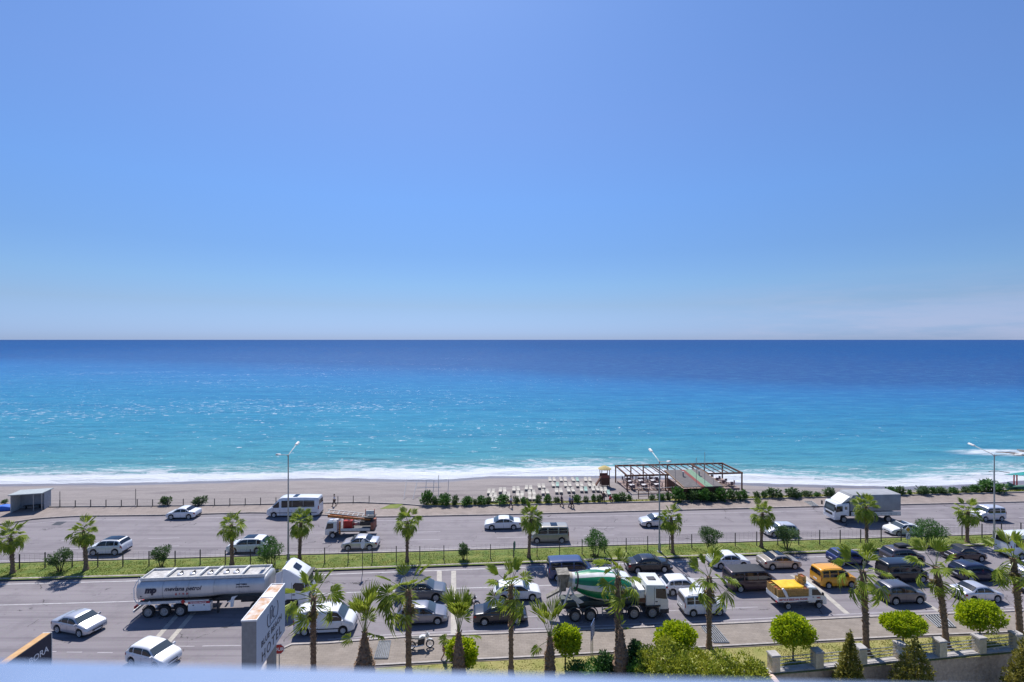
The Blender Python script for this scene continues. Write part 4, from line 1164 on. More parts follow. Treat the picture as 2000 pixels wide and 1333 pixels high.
b = MB(); b.add([(hl - .06, -1.05, 1.72), (hl - .06, 1.05, 1.72), (hl - .225, 1.03, 2.72), (hl - .225, -1.03, 2.72)], [(0, 1, 2, 3)]); o = b.build('windscreen', [M['glass_pale']], MX); o.location.x = .02
boxp(MX, 'roof_hatch', M['dgrey'], (hl - 1.15, 0, 2.97), (.7, .6, .06))
boxp(MX, 'rear_window', M['glass'], (hl - 2.01, -.55, 2.35), (.03, .6, .4)); boxp(MX, 'rear_window', M['glass'], (hl - 2.01, .55, 2.35), (.03, .6, .4))

# ------------------------------------------------------------------ tarpaulin truck
L_B, W_B = 8.6, 2.5
loc, k = fit(1607, 1760, 1023, L_B, W_B, ROAD_F + PI)
BT = empty('tarpaulin_truck', (loc.x, loc.y, 0), ROAD_F + PI, 'white truck with tall grey tarpaulin body on the far carriageway', 'truck')
hl = L_B * k / 2
Mtarp = mat('grey_tarpaulin', (.27, .28, .30), .7, var=.12, vscale=1.2, bump=.5, bscale=2.5)
Mtop = mat('pale_tarpaulin', (.27, .28, .30), .7, var=.1)
b = MB(); b.prism([(-hl + .05, 1.6), (hl - 2.15, 1.6), (hl - 2.15, 3.3), (hl - 2.5, 3.75), (-hl + .05, 3.8)], -1.24, 1.24, .06); b.build('tarpaulin', [Mtarp], BT, smooth=35)
b = MB(); b.prism([(hl - 2.15, 2.95), (hl - 1.0, 2.62), (hl - 1.9, 3.35), (hl - 2.15, 3.5)], -1.1, 1.1, .06); b.build('wind_deflector', [M['whitedirt']], BT)
for sg in (-1, 1):
    for z in (1.12, 1.38):
        n_ = 5; w_ = (L_B * k - 2.25) / n_
        for i in range(n_): boxp(BT, 'side_board', M['whitedirt'], (-hl + .07 + w_ * (i + .5), sg * 1.235, z), (w_ - .04, .05, .23))
boxp(BT, 'load_bed', M['dgrey'], ((-hl + hl - 2.15) / 2, 0, 1.0), (L_B * k - 2.2, 2.4, .14))
boxp(BT, 'chassis', M['dgrey'], (-.3, 0, .8), (L_B * k - 1.2, .9, .26))
prof = [(hl - 2.05, .95), (hl - 1.75, .95), (hl - 1.65, 1.05), (hl - .85, 1.05), (hl - .75, .9), (hl - .72, .42), (hl - .02, .42), (hl, .7), (hl - .02, 1.35), (hl - .28, 2.4), (hl - .42, 2.55), (hl - 2.0, 2.62), (hl - 2.05, 2.5)]
b = MB(); b.prism(prof, -1.15, 1.15, .09); b.build('cab', [paint((.74, .75, .77))], BT, smooth=35)
for sg in (-1, 1):
    panel(BT, 'side_window', M['glass'], [(hl - 1.1, 1.58), (hl - .14, 1.45), (hl - .32, 2.25), (hl - 1.1, 2.28)], sg * 1.145)
    panel(BT, 'rear_side_window', M['glass'], [(hl - 1.75, 1.8), (hl - 1.4, 1.8), (hl - 1.4, 2.2), (hl - 1.75, 2.2)], sg * 1.145)
    boxp(BT, 'wing_mirror', M['black'], (hl + .05, sg * 1.32, 2.0), (.12, .2, .5))
    boxp(BT, 'headlight', M['lamp'], (hl + .0, sg * .85, .75), (.05, .3, .2))
b = MB(); b.add([(hl - .05, -1.0, 1.45), (hl - .05, 1.0, 1.45), (hl - .27, .98, 2.36), (hl - .27, -.98, 2.36)], [(0, 1, 2, 3)]); o = b.build('windscreen', [M['glass_pale']], BT); o.location.x = .02
boxp(BT, 'grille', M['black'], (hl + .01, 0, 1.1), (.04, 1.3, .3))
add_wheels(BT, [-hl + 1.7, hl - 1.3], 1.0, .46, 'steel')
boxp(BT, 'fuel_tank', M['dgrey'], (0, -.9, .68), (1.0, .45, .5), .05)

# ------------------------------------------------------------------ furniture lift truck
L_C, W_C = 6.6, 2.1
loc, k = fit(634, 738, 1053, L_C, W_C, ROAD_F + PI)
CT = empty('lift_truck', (loc.x, loc.y, 0), ROAD_F + PI, 'small white truck with an orange furniture lift folded over its cab', 'truck')
hl = L_C * k / 2
Mor = mat('orange_lift_paint', (.42, .14, .03), .5, var=.2)
prof = [(hl - 1.5, .75), (hl - 1.25, .75), (hl - 1.2, .85), (hl - .6, .85), (hl - .55, .75), (hl - .5, .38), (hl - .02, .38), (hl, .6), (hl - .03, 1.1), (hl - .3, 2.0), (hl - .45, 2.1), (hl - 1.4, 2.14), (hl - 1.5, 2.05)]
b = MB(); b.prism(prof, -.95, .95, .07); b.build('cab', [paint((.7, .71, .72))], CT, smooth=35)
for sg in (-1, 1):
    panel(CT, 'side_window', M['glass'], [(hl - 1.05, 1.25), (hl - .13, 1.15), (hl - .33, 1.85), (hl - 1.05, 1.88)], sg * .945)
    boxp(CT, 'side_board', M['whitedirt'], (-.7, sg * .98, 1.05), (3.6, .06, .3))
    boxp(CT, 'outrigger', Mor, (hl - 1.85, sg * .95, 1.3), (.16, .16, 1.5))
b = MB(); b.add([(hl - .07, -.85, 1.18), (hl - .07, .85, 1.18), (hl - .29, .82, 1.95), (hl - .29, -.82, 1.95)], [(0, 1, 2, 3)]); o = b.build('windscreen', [M['glass_pale']], CT); o.location.x = .02
boxp(CT, 'load_bed', M['dgrey'], (-.75, 0, .85), (4.4, 1.9, .12)); boxp(CT, 'chassis', M['dgrey'], (-.2, 0, .65), (5.4, .7, .22))
boxp(CT, 'machinery', M['red'], (.35, 0, 1.5), (1.1, 1.2, .9), .05)
boxp(CT, 'turntable', M['black'], (-1.9, 0, 1.7), (1.4, 1.5, .55), .05)
for sg in (-1, 1):
    b = MB(); b.prism([(hl - .2, 2.75), (-hl + .6, 2.15), (-hl + .6, 1.95), (hl - .2, 2.42)], sg * .42 - .05, sg * .42 + .05); b.build('lift_rail', [Mor], CT)
    b = MB(); b.prism([(hl + .1, 3.1), (-hl + .9, 2.45), (-hl + .9, 2.38), (hl + .1, 3.0)], sg * .55 - .04, sg * .55 + .04); b.build('lift_rail', [M['galv']], CT)
    b = MB(); b.tube([(hl - 1.8, sg * .3, 2.3), (-1.6, sg * .3, 1.5)], .05, 5); b.build('brace', [M['galv']], CT)
for i in range(9):
    x = lerp(hl - .2, -hl + 1, i / 8); z = lerp(2.98, 2.42, i / 8)
    boxp(CT, 'lift_rung', M['galv'], (x, 0, z), (.06, 1.06, .05))
boxp(CT, 'platform_back', M['whitedirt'], (-hl + .75, 0, 2.8), (1.0, .08, .5))
for sg in (-1, 1): boxp(CT, 'platform_post', M['red'], (-hl + .75 + sg * .55, 0, 2.75), (.06, .12, .95))
boxp(CT, 'carriage', M['dgrey'], (-hl + .7, 0, 2.35), (1.2, 1.2, .14))
boxp(CT, 'rear_gear', mat('rusty_orange', (.3, .11, .07), .8, var=.4), (-hl + .3, 0, 1.4), (.35, 1.7, .9))
add_wheels(CT, [-hl + 1.6, hl - .95], .85, .37, 'plain')

# ------------------------------------------------------------------ loaded pickup
L_P, W_P = 5.1, 1.8
loc, k = fit(1497, 1615, 1192, L_P, W_P, ROAD_N)
PT = empty('crate_truck', (loc.x, loc.y, 0), ROAD_N, 'small white flatbed truck lettered in red, heaped with produce crates', 'truck')
hl = L_P * k / 2
prof = [(hl - 1.75, .55), (hl - 1.15, .55), (hl - 1.1, .75), (hl - .98, .78), (hl - .5, .78), (hl - .4, .72), (hl - .36, .35), (hl - .03, .35), (hl, .5), (hl - .03, .95), (hl - .15, 1.12), (hl - .42, 1.25), (hl - .92, 1.85), (hl - 1.1, 1.95), (hl - 1.7, 1.98), (hl - 1.75, 1.9)]
b = MB(); b.prism(prof, -.86, .86, .08); b.build('cab', [paint((.70, .71, .68))], PT, smooth=35)
for sg in (-1, 1):
    panel(PT, 'side_window', M['glass'], [(hl - 1.45, 1.25), (hl - .5, 1.22), (hl - .92, 1.76), (hl - 1.45, 1.8)], sg * .855)
    S_ = boxp(PT, 'side_board', M['white'], (-hl + 1.67, sg * .88, .98), (3.25, .05, .38))
    boxp(PT, 'wing_mirror', M['black'], (hl - .5, sg * .98, 1.4), (.1, .18, .24))
    boxp(PT, 'headlight', M['lamp'], (hl - .02, sg * .62, .8), (.06, .3, .16))
    if sg < 0:
        lettering('MEYVE & SEBZE HAL PAZARI', .235, M['redink'], S_, face_near(-hl + .12, -.912, .885), bold=.004, spacing=.9)
        lettering('HAL', .2, M['redink'], PT, face_near(hl - 1.0, -.875, .95), bold=.006)
        boxp(PT, 'door_handle', M['black'], (hl - 1.35, -.87, 1.08), (.14, .03, .05))
b = MB(); b.add([(hl - .44, -.78, 1.27), (hl - .44, .78, 1.27), (hl - .92, .74, 1.83), (hl - .92, -.74, 1.83)], [(0, 1, 2, 3)]); o = b.build('windscreen', [M['glass_pale']], PT); o.location.x = .03
boxp(PT, 'tailgate', M['white'], (-hl + .03, 0, .98), (.05, 1.76, .38))
boxp(PT, 'load_bed', M['whitedirt'], (-hl + 1.67, 0, .76), (3.25, 1.72, .06)); boxp(PT, 'chassis', M['dgrey'], (-.1, 0, .55), (4.3, .7, .2))
boxp(PT, 'grille', M['black'], (hl - .0, 0, .55), (.05, 1.2, .16))
boxp(PT, 'rear_light', M['tail'], (-hl - .01, -.7, .72), (.05, .25, .12))
add_wheels(PT, [-hl + 1.05, hl - .75], .74, .31, 'alloy')
Mcr = mat('crate_wood', (.50, .30, .10), .85, var=.35, vscale=4)
Mfill = [mat('crate_fill', c, .7, var=.5, vscale=14) for c in ((.4, .18, .02), (.3, .22, .05), (.28, .06, .02), (.12, .16, .03))]
# one crate: posts, slats, produce
def crate_meshes():
    out = {}
    b = MB()
    for a in (-.26, .26):
        for c in (-.17, .17): b.box((a, c, .14), (.035, .035, .28))
    b.box((0, 0, .012), (.55, .37, .02)); out['frame'] = b.mesh('frame', [Mcr])
    b = MB(); b.box((0, 0, 0), (.56, .014, .075)); out['slat'] = b.mesh('slat', [Mcr])
    b = MB(); b.box((0, 0, 0), (.014, .37, .075)); out['end'] = b.mesh('slat', [Mcr])
    fm = []
    for m_ in Mfill:
        b = MB(); b.box((0, 0, .12), (.5, .33, .2)); fm.append(b.mesh('produce', [m_]))
    out['fill'] = fm
    return out
CRM = crate_meshes()
def crate(loc_, rz, label, grp, fi):
    r = empty('crate', loc_, rz, label, 'crate', grp); r.scale.z = 1.22
    inst('frame', CRM['frame'], r)
    for z in (.05, .15, .25):
        for s_ in (-1, 1):
            inst('slat', CRM['slat'], r, (0, s_ * .192, z)); inst('slat', CRM['end'], r, (s_ * .285, 0, z))
    inst('produce', CRM['fill'][fi], r)
PM = Matrix.Translation(PT.location) @ Matrix.Rotation(ROAD_N, 4, 'Z')
G = 'wooden produce crates stacked on the flatbed truck'
rows = ['lowest', 'second', 'third']
# visible: near side of the stack (5 columns x 3), rear end
colx = ['rearmost', 'second from the tailgate', 'middle', 'second from the cab', 'foremost']
for i in range(5):
    for z in range(3):
        p = PM @ Vector((-hl + .38 + .59 * i, -.62, .80 + .36 * z))
        crate(p, ROAD_N, 'wooden produce crate on the flatbed truck, near side, %s stack, %s layer' % (colx[i], rows[z]), G, (i * 2 + z) % 4)
for j in range(3):
    for z in range(3):
        p = PM @ Vector((-hl + .30, -.62 + .40 * (j + 1), .80 + .36 * z))
        crate(p, ROAD_N + PI / 2 * 0, 'produce crate at the tailgate of the flatbed truck, %s layer, %s across' % (rows[z], ['second', 'third', 'fourth'][j]), G, (j + z) % 4)
for n_, (x, y, z, a) in enumerate(((3.0, .1, 1.90, .3), (2.95, .55, 1.90, -.2), (3.02, .15, 2.26, .1))):
    p = PM @ Vector((-hl + x, y, z)); crate(p, ROAD_N + a + PI / 2, 'loose wooden crate behind the flatbed truck cab, %s' % ['near one under another', 'far one', 'topmost'][n_], G, n_)
b = MB(); b.box((-hl + 2.95, .3, 1.33), (.45, 1.3, 1.08)); o = b.build('crate_block', [Mcr], None, loc=PT.location, rz=ROAD_N); tag(o, 'dense block of wooden crates just behind the cab of the flatbed truck', 'crates')
Mty = mat('yellow_tarpaulin', (.70, .42, .01), .6, var=.15, vscale=2, bump=.6, bscale=3)
b = MB(); vs = []; fs = []
for i in range(15):
    for j in range(11):
        x = -hl + .42 + 2.2 * i / 14; y = -.80 + 1.62 * j / 10
        z = 1.96 + .05 * noise.noise(Vector((x * 2.2, y * 2.2, 1))) - (.16 if j == 0 else 0) - (.05 if j == 10 else 0)
        vs.append((x, y + (.0 if j else .02), z))
for i in range(14):
    for j in range(10): a = i * 11 + j; fs.append((a, a + 11, a + 12, a + 1))
b.add(vs, fs); o = b.build('tarpaulin', [Mty], None, smooth=60, loc=PT.location, rz=ROAD_N); tag(o, 'yellow tarpaulin spread over the crates on the small flatbed truck', 'tarpaulin')
md = o.modifiers.new('thick', 'SOLIDIFY'); md.thickness = .02
b = MB(); b.tube([(-hl + .5, -.84, 1.95), (-hl + .66, -.93, 1.65), (-hl + .85, -.95, 1.25)], [.1, .14, .12], 8); o = b.build('sack', [M['white']], None, smooth=70, loc=PT.location, rz=ROAD_N)
tag(o, 'white plastic sack hanging over the near rear corner of the crates', 'sack')
# ------------------------------------------------------------------ plants
def leafmat(name, a, b, trans=.35, sc=1.6, rough=.5):
    return mat(name, a, rough, c2=b, vscale=sc, trans=trans, spec=.35)
LM = {
 'lime': leafmat('lime_leaves', (.10, .22, .005), (.60, .66, .02), .45, 3.4),
 'olive': leafmat('oleander_leaves', (.045, .10, .03), (.12, .19, .06), .28, 2.0),
 'green': leafmat('green_leaves', (.035, .11, .018), (.10, .22, .035), .3, 1.6),
 'dark': leafmat('dark_leaves', (.018, .06, .016), (.06, .14, .03), .25, 1.6),
 'gold': leafmat('yellow_green_leaves', (.13, .20, .015), (.42, .42, .04), .35, 1.3),
 'frond': leafmat('palm_leaf', (.13, .22, .02), (.42, .47, .07), .45, 2.5),
 'frondold': leafmat('dry_palm_leaf', (.2, .15, .05), (.32, .25, .1), .3, 2.5),
 'bark': mat('palm_bark', (.11, .068, .046), .95, c2=(.32, .21, .135), vscale=7, bump=.8, bscale=14),
 'stem': mat('stem_bark', (.09, .06, .04), .9, var=.3, vscale=8, bump=.4),
 'boot': mat('palm_boots', (.16, .10, .065), .95, c2=(.30, .21, .14), vscale=9),
 'conif': leafmat('conifer_leaves', (.07, .09, .012), (.36, .31, .06), .3, 2.2),
}
def leaves(b, pts_fn, n, size, rnd, up=.3, asp=.45):
    for _ in range(n):
        p, nrm = pts_fn(rnd)
        d = Vector((rnd.gauss(0, 1), rnd.gauss(0, 1), rnd.gauss(0, 1) + up)); d.normalize()
        d = (d + nrm * .9).normalized()
        sd_ = d.cross(Vector((rnd.gauss(0, 1), rnd.gauss(0, 1), rnd.gauss(0, 1)))).normalized()
        s_ = size * rnd.uniform(.6, 1.35)
        w = sd_ * s_ * asp
        mid = p + d * s_ * .5
        k = len(b.v)
        b.v += [tuple(p), tuple(mid - w * .5), tuple(p + d * s_), tuple(mid + w * .5)]
        b.f.append((k, k + 1, k + 2, k + 3)); b.m.append(0)
def blob_fn(blobs, shell=.55):
    ws = [r[1][0] * r[1][1] + r[1][0] * r[1][2] for r in blobs]; tot = sum(ws)
    def fn(rnd):
        t = rnd.uniform(0, tot); i = 0
        while t > ws[i] and i < len(ws) - 1: t -= ws[i]; i += 1
        c, r = blobs[i]
        d = Vector((rnd.gauss(0, 1), rnd.gauss(0, 1), rnd.gauss(0, 1))); d.normalize()
        q = rnd.uniform(shell, 1.0) * (1 + .13 * noise.noise(d * 2.7 + Vector(c) * 1.3 + Vector((i * 5.1, 0, 0))))
        return Vector((c[0] + d.x * r[0] * q, c[1] + d.y * r[1] * q, c[2] + d.z * r[2] * q)), d
    return fn
def clumped(w, dp, z0, z1, n, rnd, flat=.0):
    """sub-clumps over an ellipsoid crown"""
    out = [((0, 0, (z0 + z1) / 2), (w / 2 * .72, dp / 2 * .72, (z1 - z0) / 2 * .72))]
    for i in range(n):
        d = Vector((rnd.gauss(0, 1), rnd.gauss(0, 1), rnd.gauss(0, 1))); d.normalize()
        s_ = rnd.uniform(.24, .40)
        out.append(((d.x * w / 2 * .68, d.y * dp / 2 * .68, (z0 + z1) / 2 + d.z * (z1 - z0) / 2 * .68), (w / 2 * s_, dp / 2 * s_, (z1 - z0) / 2 * s_ * 1.05)))
    return out
def shrub_meshes(name, key, w, z0, z1, n, size, seed, clumps=14, stems=4, r_stem=.03, asp=.45, shell=.5, lean=0):
    rnd = random.Random(seed)
    b = MB(); leaves(b, blob_fn(clumped(w, w, z0, z1, clumps, rnd), shell), n, size, rnd, asp=asp)
    cm = bpy.data.meshes.new('crown'); cm.from_pydata(b.v, [], b.f); cm.materials.append(LM[key])
    b = MB()
    for i in range(stems):
        a = 2 * PI * i / max(stems, 1) + rnd.random()
        q = .12 * w if stems > 1 else 0
        b.tube([(q * .4 * math.cos(a), q * .4 * math.sin(a), -.05), (q * math.cos(a), q * math.sin(a), (z0 + .2) * .6), (q * 1.7 * math.cos(a), q * 1.7 * math.sin(a), lerp(z0, z1, .45))], [r_stem, r_stem * .8, r_stem * .5], 6)
    sm = b.mesh('stem', [LM['stem']], 60)
    return cm, sm
def plant(name, ms_, loc_, label, cat, group=None, scale=(1, 1, 1), rz=0, part='stem'):
    r = empty(name, loc_, rz, label, cat, group); r.scale = scale
    inst('crown', ms_[0], r)
    inst(part, ms_[1], r)
    return r

# --- fan palm leaves: a few shared shapes -------------------------------
def frond_mesh(seed, R_=.8, pet=.8, old=False, droop=.3, spread=108):
    rnd = random.Random(seed); b = MB()
    bend = droop * .5
    pp = [(pet * t_, 0, -bend * (pet * t_) ** 2) for t_ in (0, .35, .7, 1)]
    b.tube(pp, [.028, .022, .018, .014], 4)
    c = Vector(pp[-1]); sl = math.atan2(-2 * bend * pet, 1)
    n_ = 17
    for i in range(n_):
        a = R(lerp(-spread, spread, i / (n_ - 1))) + rnd.uniform(-.04, .04)
        ln = R_ * (1 - .22 * abs(i / (n_ - 1) * 2 - 1) ** 2) * rnd.uniform(.88, 1.08)
        dr = droop * rnd.uniform(.7, 1.5)
        wd = R(2 * spread / (n_ - 1)) * .46; ln *= (.78 if rnd.random() < .12 else 1)
        def pt(r_, off, lift):
            aa = a + off
            x = math.cos(aa) * r_; y = math.sin(aa) * r_
            z = -dr * (r_ / R_) ** 2.4 * R_ + lift + .12 * abs(math.sin(a)) * r_
            v_ = Vector((x, y, z)); v_ = Matrix.Rotation(-sl, 3, 'Y') @ v_
            return c + v_
        k = len(b.v)
        b.v += [tuple(pt(.03, 0, 0)), tuple(pt(ln * .66, -wd, -.02)), tuple(pt(ln * .68, 0, .05)), tuple(pt(ln * .66, wd, -.02)), tuple(pt(ln * .86, -wd * .42, -.01)), tuple(pt(ln * .86, wd * .42, -.01)), tuple(pt(ln, 0, -.04))]
        for f in ((0, 1, 2), (0, 2, 3), (1, 4, 2), (2, 4, 5), (2, 5, 3), (4, 6, 5)):
            b.f.append(tuple(k + q for q in f)); b.m.append(1 if not old else 1)
    me = bpy.data.meshes.new('frond'); me.from_pydata(b.v, [], b.f)
    me.materials.append(LM['stem'] if old else leafy); me.materials.append(LM['frondold'] if old else LM['frond'])
    me.polygons.foreach_set('material_index', b.m)
    return me
leafy = mat('petiole', (.16, .2, .06), .6)
FR_OPEN = [frond_mesh(i, .74, .95, droop=.3, spread=98) for i in range(4)]
FR_DROOP = [frond_mesh(10 + i, .78, .95, droop=.85, spread=88) for i in range(4)]
FR_MO = [frond_mesh(60 + i, .80, .72, droop=.3) for i in range(3)]
FR_MD = [frond_mesh(70 + i, .84, .72, droop=.75, spread=95) for i in range(4)]
FR_UP = [frond_mesh(20 + i, 1.05, .95, droop=.12, spread=60) for i in range(3)]
FR_LONG = [frond_mesh(50 + i, 1.25, 1.5, droop=.12, spread=46) for i in range(3)]
FR_OLD = [frond_mesh(30 + i, .6, .6, old=True, droop=.9, spread=80) for i in range(2)]
def trunk_mesh(h, r0, r1, seed, boots=True, fat=None, lean=(0, 0), boot_from=.0):
    rnd = random.Random(seed); b = MB()
    n_ = 14; rings = max(8, int(h / .16)); vs = []; fs = []
    for i in range(rings + 1):
        t_ = i / rings
        rr = lerp(r0, r1, t_) * (1 + .5 * max(0, 1 - t_ * 8))
        if fat: rr = interp(fat, t_) * (1 if t_ > 0 else 1)
        if boots and t_ > boot_from: rr *= 1.08 if i % 2 else .9
        for j in range(n_):
            a = 2 * PI * (j + .5 * (i % 2)) / n_
            q = rr * (1 + .12 * rnd.uniform(-1, 1) * (1 if boots else .3))
            vs.append((lean[0] * t_ ** 1.5 + q * math.cos(a), lean[1] * t_ ** 1.5 + q * math.sin(a), h * t_ - .05))
    for i in range(rings):
        for j in range(n_):
            j2 = (j + 1) % n_; fs.append((i * n_ + j, i * n_ + j2, (i + 1) * n_ + j2, (i + 1) * n_ + j))
    fs.append(tuple(range(rings * n_, rings * n_ + n_)))
    b.add(vs, fs)
    return b.mesh('trunk', [LM['bark']], 50)
def boots_mesh(h, r0, r1, seed, z0, z1, n_, ln=.16, fat=None, lean=(0, 0), down=.2):
    rnd = random.Random(seed); b = MB()
    for i in range(n_):
        t_ = rnd.uniform(z0, z1); a = rnd.uniform(0, 2 * PI)
        rr = interp(fat, t_) if fat else lerp(r0, r1, t_)
        c = Vector((lean[0] * t_ ** 1.5, lean[1] * t_ ** 1.5, h * t_)); d = Vector((math.cos(a), math.sin(a), 0)); s_ = Vector((-d.y, d.x, 0))
        p0 = c + d * rr * .85; l_ = ln * rnd.uniform(.5, 1.4)
        up_ = rnd.uniform(.2, 1.1) if rnd.random() > down else -1.0
        p1 = c + d * (rr + l_ * .55) + Vector((0, 0, up_ * l_))
        w = .045
        b.add([p0 - s_ * w, p0 + s_ * w, p1 + s_ * w * .6, p1 - s_ * w * .6, p0 - Vector((0, 0, .05)), p1 - Vector((0, 0, .02))], [(0, 1, 2, 3), (0, 3, 5, 4), (1, 4, 5, 2), (3, 2, 5)])
    return b.mesh('leaf_bases', [LM['boot']])
def palm(x, yb, ytop, label, group, seed, style='round', r0=.2, r1=.15, n_=24, crown=1.0, lean=(0, 0), z=.15, fat=None, height=None, wind=None):
    p = P(x, yb, z); rnd = random.Random(seed)
    sc = (H - z) / (yb - HY)              # metres per picture pixel at the foot
    total = (yb - ytop) * sc
    hh = height if height else (total - 2.75 * crown if style == 'tied' else total - 1.15 * crown * (.75 if style == 'round' else .9))
    root = empty('palm_tree', p, rnd.uniform(-.2, .2) if style != 'fixed' else 0, label, 'palm tree', group)
    if style == 'far':
        pass
    inst('trunk', trunk_mesh(hh, r0, r1, seed, True, fat, lean), root)
    o = inst('leaf_bases', boots_mesh(hh, r0, r1, seed + 1, .35 if not fat else .05, 1.0, int(hh * (26 if fat is None else 60)), .17, fat, lean), root); o['kind'] = 'stuff'
    top = Vector((lean[0], lean[1], hh - .08))
    for i in range(n_):
        a = i * 2.399963 + rnd.uniform(-.25, .25)
        t_ = i / max(n_ - 1, 1)
        if style == 'round':
            el = lerp(78, -38, t_ ** .85) + rnd.uniform(-8, 8); pool = FR_UP if t_ < .15 else (FR_MO if t_ < .45 else FR_MD)
        elif style == 'sparse':
            el = lerp(80, -38, t_ ** .9) + rnd.uniform(-16, 16); pool = FR_UP if t_ < .3 else (FR_OPEN if t_ < .6 else FR_DROOP)
        else:                              # 'tied': a narrow upright bunch
            el = lerp(89, 66, t_) + rnd.uniform(-6, 6); pool = FR_LONG if t_ < .8 else FR_OPEN
            if t_ >= .86: el = rnd.uniform(-5, 35)
        if wind is not None and t_ > .3:
            a = wind + rnd.uniform(-1.1, 1.1) if rnd.random() < .75 else a
        s_ = crown * rnd.uniform(.85, 1.12) * (.85 if t_ < .2 else 1)
        tw = rnd.uniform(-.9, .9) if style != 'round' else rnd.uniform(-.5, .5)
        inst('frond', rnd.choice(pool), root, top + Vector((0, 0, -.25 * t_)), (tw, -R(el), a), (s_, s_ * rnd.uniform(.7, 1.05), s_))
    if style != 'tied':
        for i in range(3):
            s_ = crown * rnd.uniform(.7, 1.0)
            inst('frond', rnd.choice(FR_OLD), root, top + Vector((0, 0, -.35)), (0, -R(rnd.uniform(-75, -55)), rnd.uniform(0, 2 * PI)), (s_, s_, s_))
    return root

GM = 'palms along the median'
ords = ['leftmost', 'second from left', 'third from left, behind the tank of the tanker', 'fourth from left, beside the left street lamp', 'fifth from left, standing clear', 'sixth from left, before the beige van', 'seventh from left, beside the middle street lamp', 'eighth from left, in front of a silver car', 'ninth from left, before the tarpaulin truck', 'last on the right, left of the right lamp']
for i, (x, yb, yt) in enumerate([(25, 1120, 1030), (168, 1114, 1020), (453, 1104, 1009), (585, 1094, 1003), (795, 1098, 1002), (1033, 1090, 993), (1314, 1081, 995), (1487, 1070, 987), (1693, 1066, 974), (1889, 1060, 983)]):
    palm(x, yb, yt, 'round-headed fan palm on the grass median, ' + ords[i], GM, 40 + i, 'round', random.uniform(.17, .21), .15, random.choice((24, 27, 30)), random.uniform(1.02, 1.18), lean=(random.uniform(-.3, .3), 0))
GN = 'palms along the near pavement'
NP = [
 (612, 1325, 1128, 'slim fan palm right of the stop sign, before the white panel van', 'sparse', dict(n_=16, crown=1.32, r0=.2, r1=.17)),
 (712, 1345, 1146, 'fat-trunked palm with upright bunched leaves by the metal grate', 'tied', dict(n_=14, crown=1.15, fat=[(0, .85), (.35, .72), (.6, .5), (.75, .3), (.9, .2), (1, .15)])),
 (798, 1320, 1113, 'tall fan palm beside the parked motorcycle, leaves blown left', 'sparse', dict(n_=18, crown=1.42, r0=.21, r1=.19, wind=PI)),
 (896, 1335, 1152, 'palm with narrow upright crown and shaggy trunk, by a hedge ball', 'tied', dict(n_=14, crown=1.1, fat=[(0, .5), (.5, .42), (.7, .32), (.85, .2), (1, .15)])),
 (998, 1315, 1108, 'slim smooth-trunked fan palm in front of the black sedan', 'sparse', dict(n_=17, crown=1.25, r0=.17, r1=.16)),
 (1074, 1325, 1168, 'short fan palm left of the clipped lime tree, behind the mixer', 'tied', dict(n_=13, crown=1.0, fat=[(0, .36), (.6, .36), (.8, .2), (1, .14)])),
 (1207, 1288, 1088, 'tall fan palm in front of the mixer drum', 'sparse', dict(n_=14, crown=1.42, r0=.22, r1=.2)),
 (1213, 1335, 1190, 'stubby shaggy palm trunk just right of the mixer palm foot', 'tied', dict(n_=4, crown=.5, fat=[(0, .5), (.35, .55), (.6, .42), (.8, .24), (1, .12)])),
 (1385, 1266, 1093, 'fan palm in front of the white compact van, above the shrubs', 'sparse', dict(n_=15, crown=1.32, r0=.19, r1=.19)),
 (1692, 1276, 1078, 'tall fan palm on the lawn between the yellow van and grey SUV', 'sparse', dict(n_=15, crown=1.42, r0=.22, r1=.2, lean=(-.25, 0))),
 (1848, 1264, 1072, 'tall curved fan palm on the lawn left of the silver sedan', 'sparse', dict(n_=14, crown=1.4, r0=.22, r1=.2, lean=(-.75, 0))),
 (1992, 1246, 1053, 'tall fan palm at the right edge of the lawn', 'sparse', dict(n_=16, crown=1.42, r0=.22, r1=.2, lean=(-.7, 0))),
]
for i, (x, yb, yt, lab, st, kw) in enumerate(NP):
    palm(x, yb, yt, lab, GN, 70 + i * 3, st, **kw)

# --- clipped lime-green trees -------------------------------------------
GB = 'clipped lime-green trees'
def ball_tree(x, yb, x0, x1, yt, y_low, label, seed, n_=4200, z=.15, stem=.07):
    p = P(x, yb, z); sc = (H - z) / (yb - HY)
    w = (x1 - x0) * sc * .93; e_ = (y_low - yt) / 2 * sc * .93; dq = .66
    kk = (yb - HY) / F; hb = w / 2 * dq * kk
    a_ = math.sqrt(max(e_ * e_ - hb * hb, (.35 * w / 2) ** 2)); zc_ = (yb - (yt + y_low) / 2) * sc
    ms_ = shrub_meshes('ball', 'lime', w, zc_ - a_, zc_ + a_, n_ * 2, .19, seed, clumps=70, stems=1, r_stem=stem, asp=.62, shell=.74)
    cx = ((x0 + x1) / 2 - x) * sc
    r = plant('clipped_tree', ms_, p, label, 'clipped tree', GB, part='trunk')
    r.children[0].location.x = cx; r.children[0].scale.y = dq
ball_tree(1549, 1291, 1503, 1595, 1195, 1275, 'clipped lime-green tree below the crate truck, leftmost of the three on the lawn', 5)
ball_tree(1764, 1269, 1718, 1811, 1191, 1248, 'clipped lime-green tree on the lawn below the grey SUV', 6)
ball_tree(1914, 1253, 1865, 1964, 1168, 1240, 'clipped lime-green tree on the lawn below the silver sedan', 7)
ball_tree(1104, 1310, 1075, 1139, 1215, 1286, 'clipped lime-green tree right of the short palm, behind the mixer', 8, 3000)
ball_tree(901, 1322, 866, 936, 1240, 1312, 'clipped lime-green tree half hidden by a shaggy palm trunk', 9, 3000)
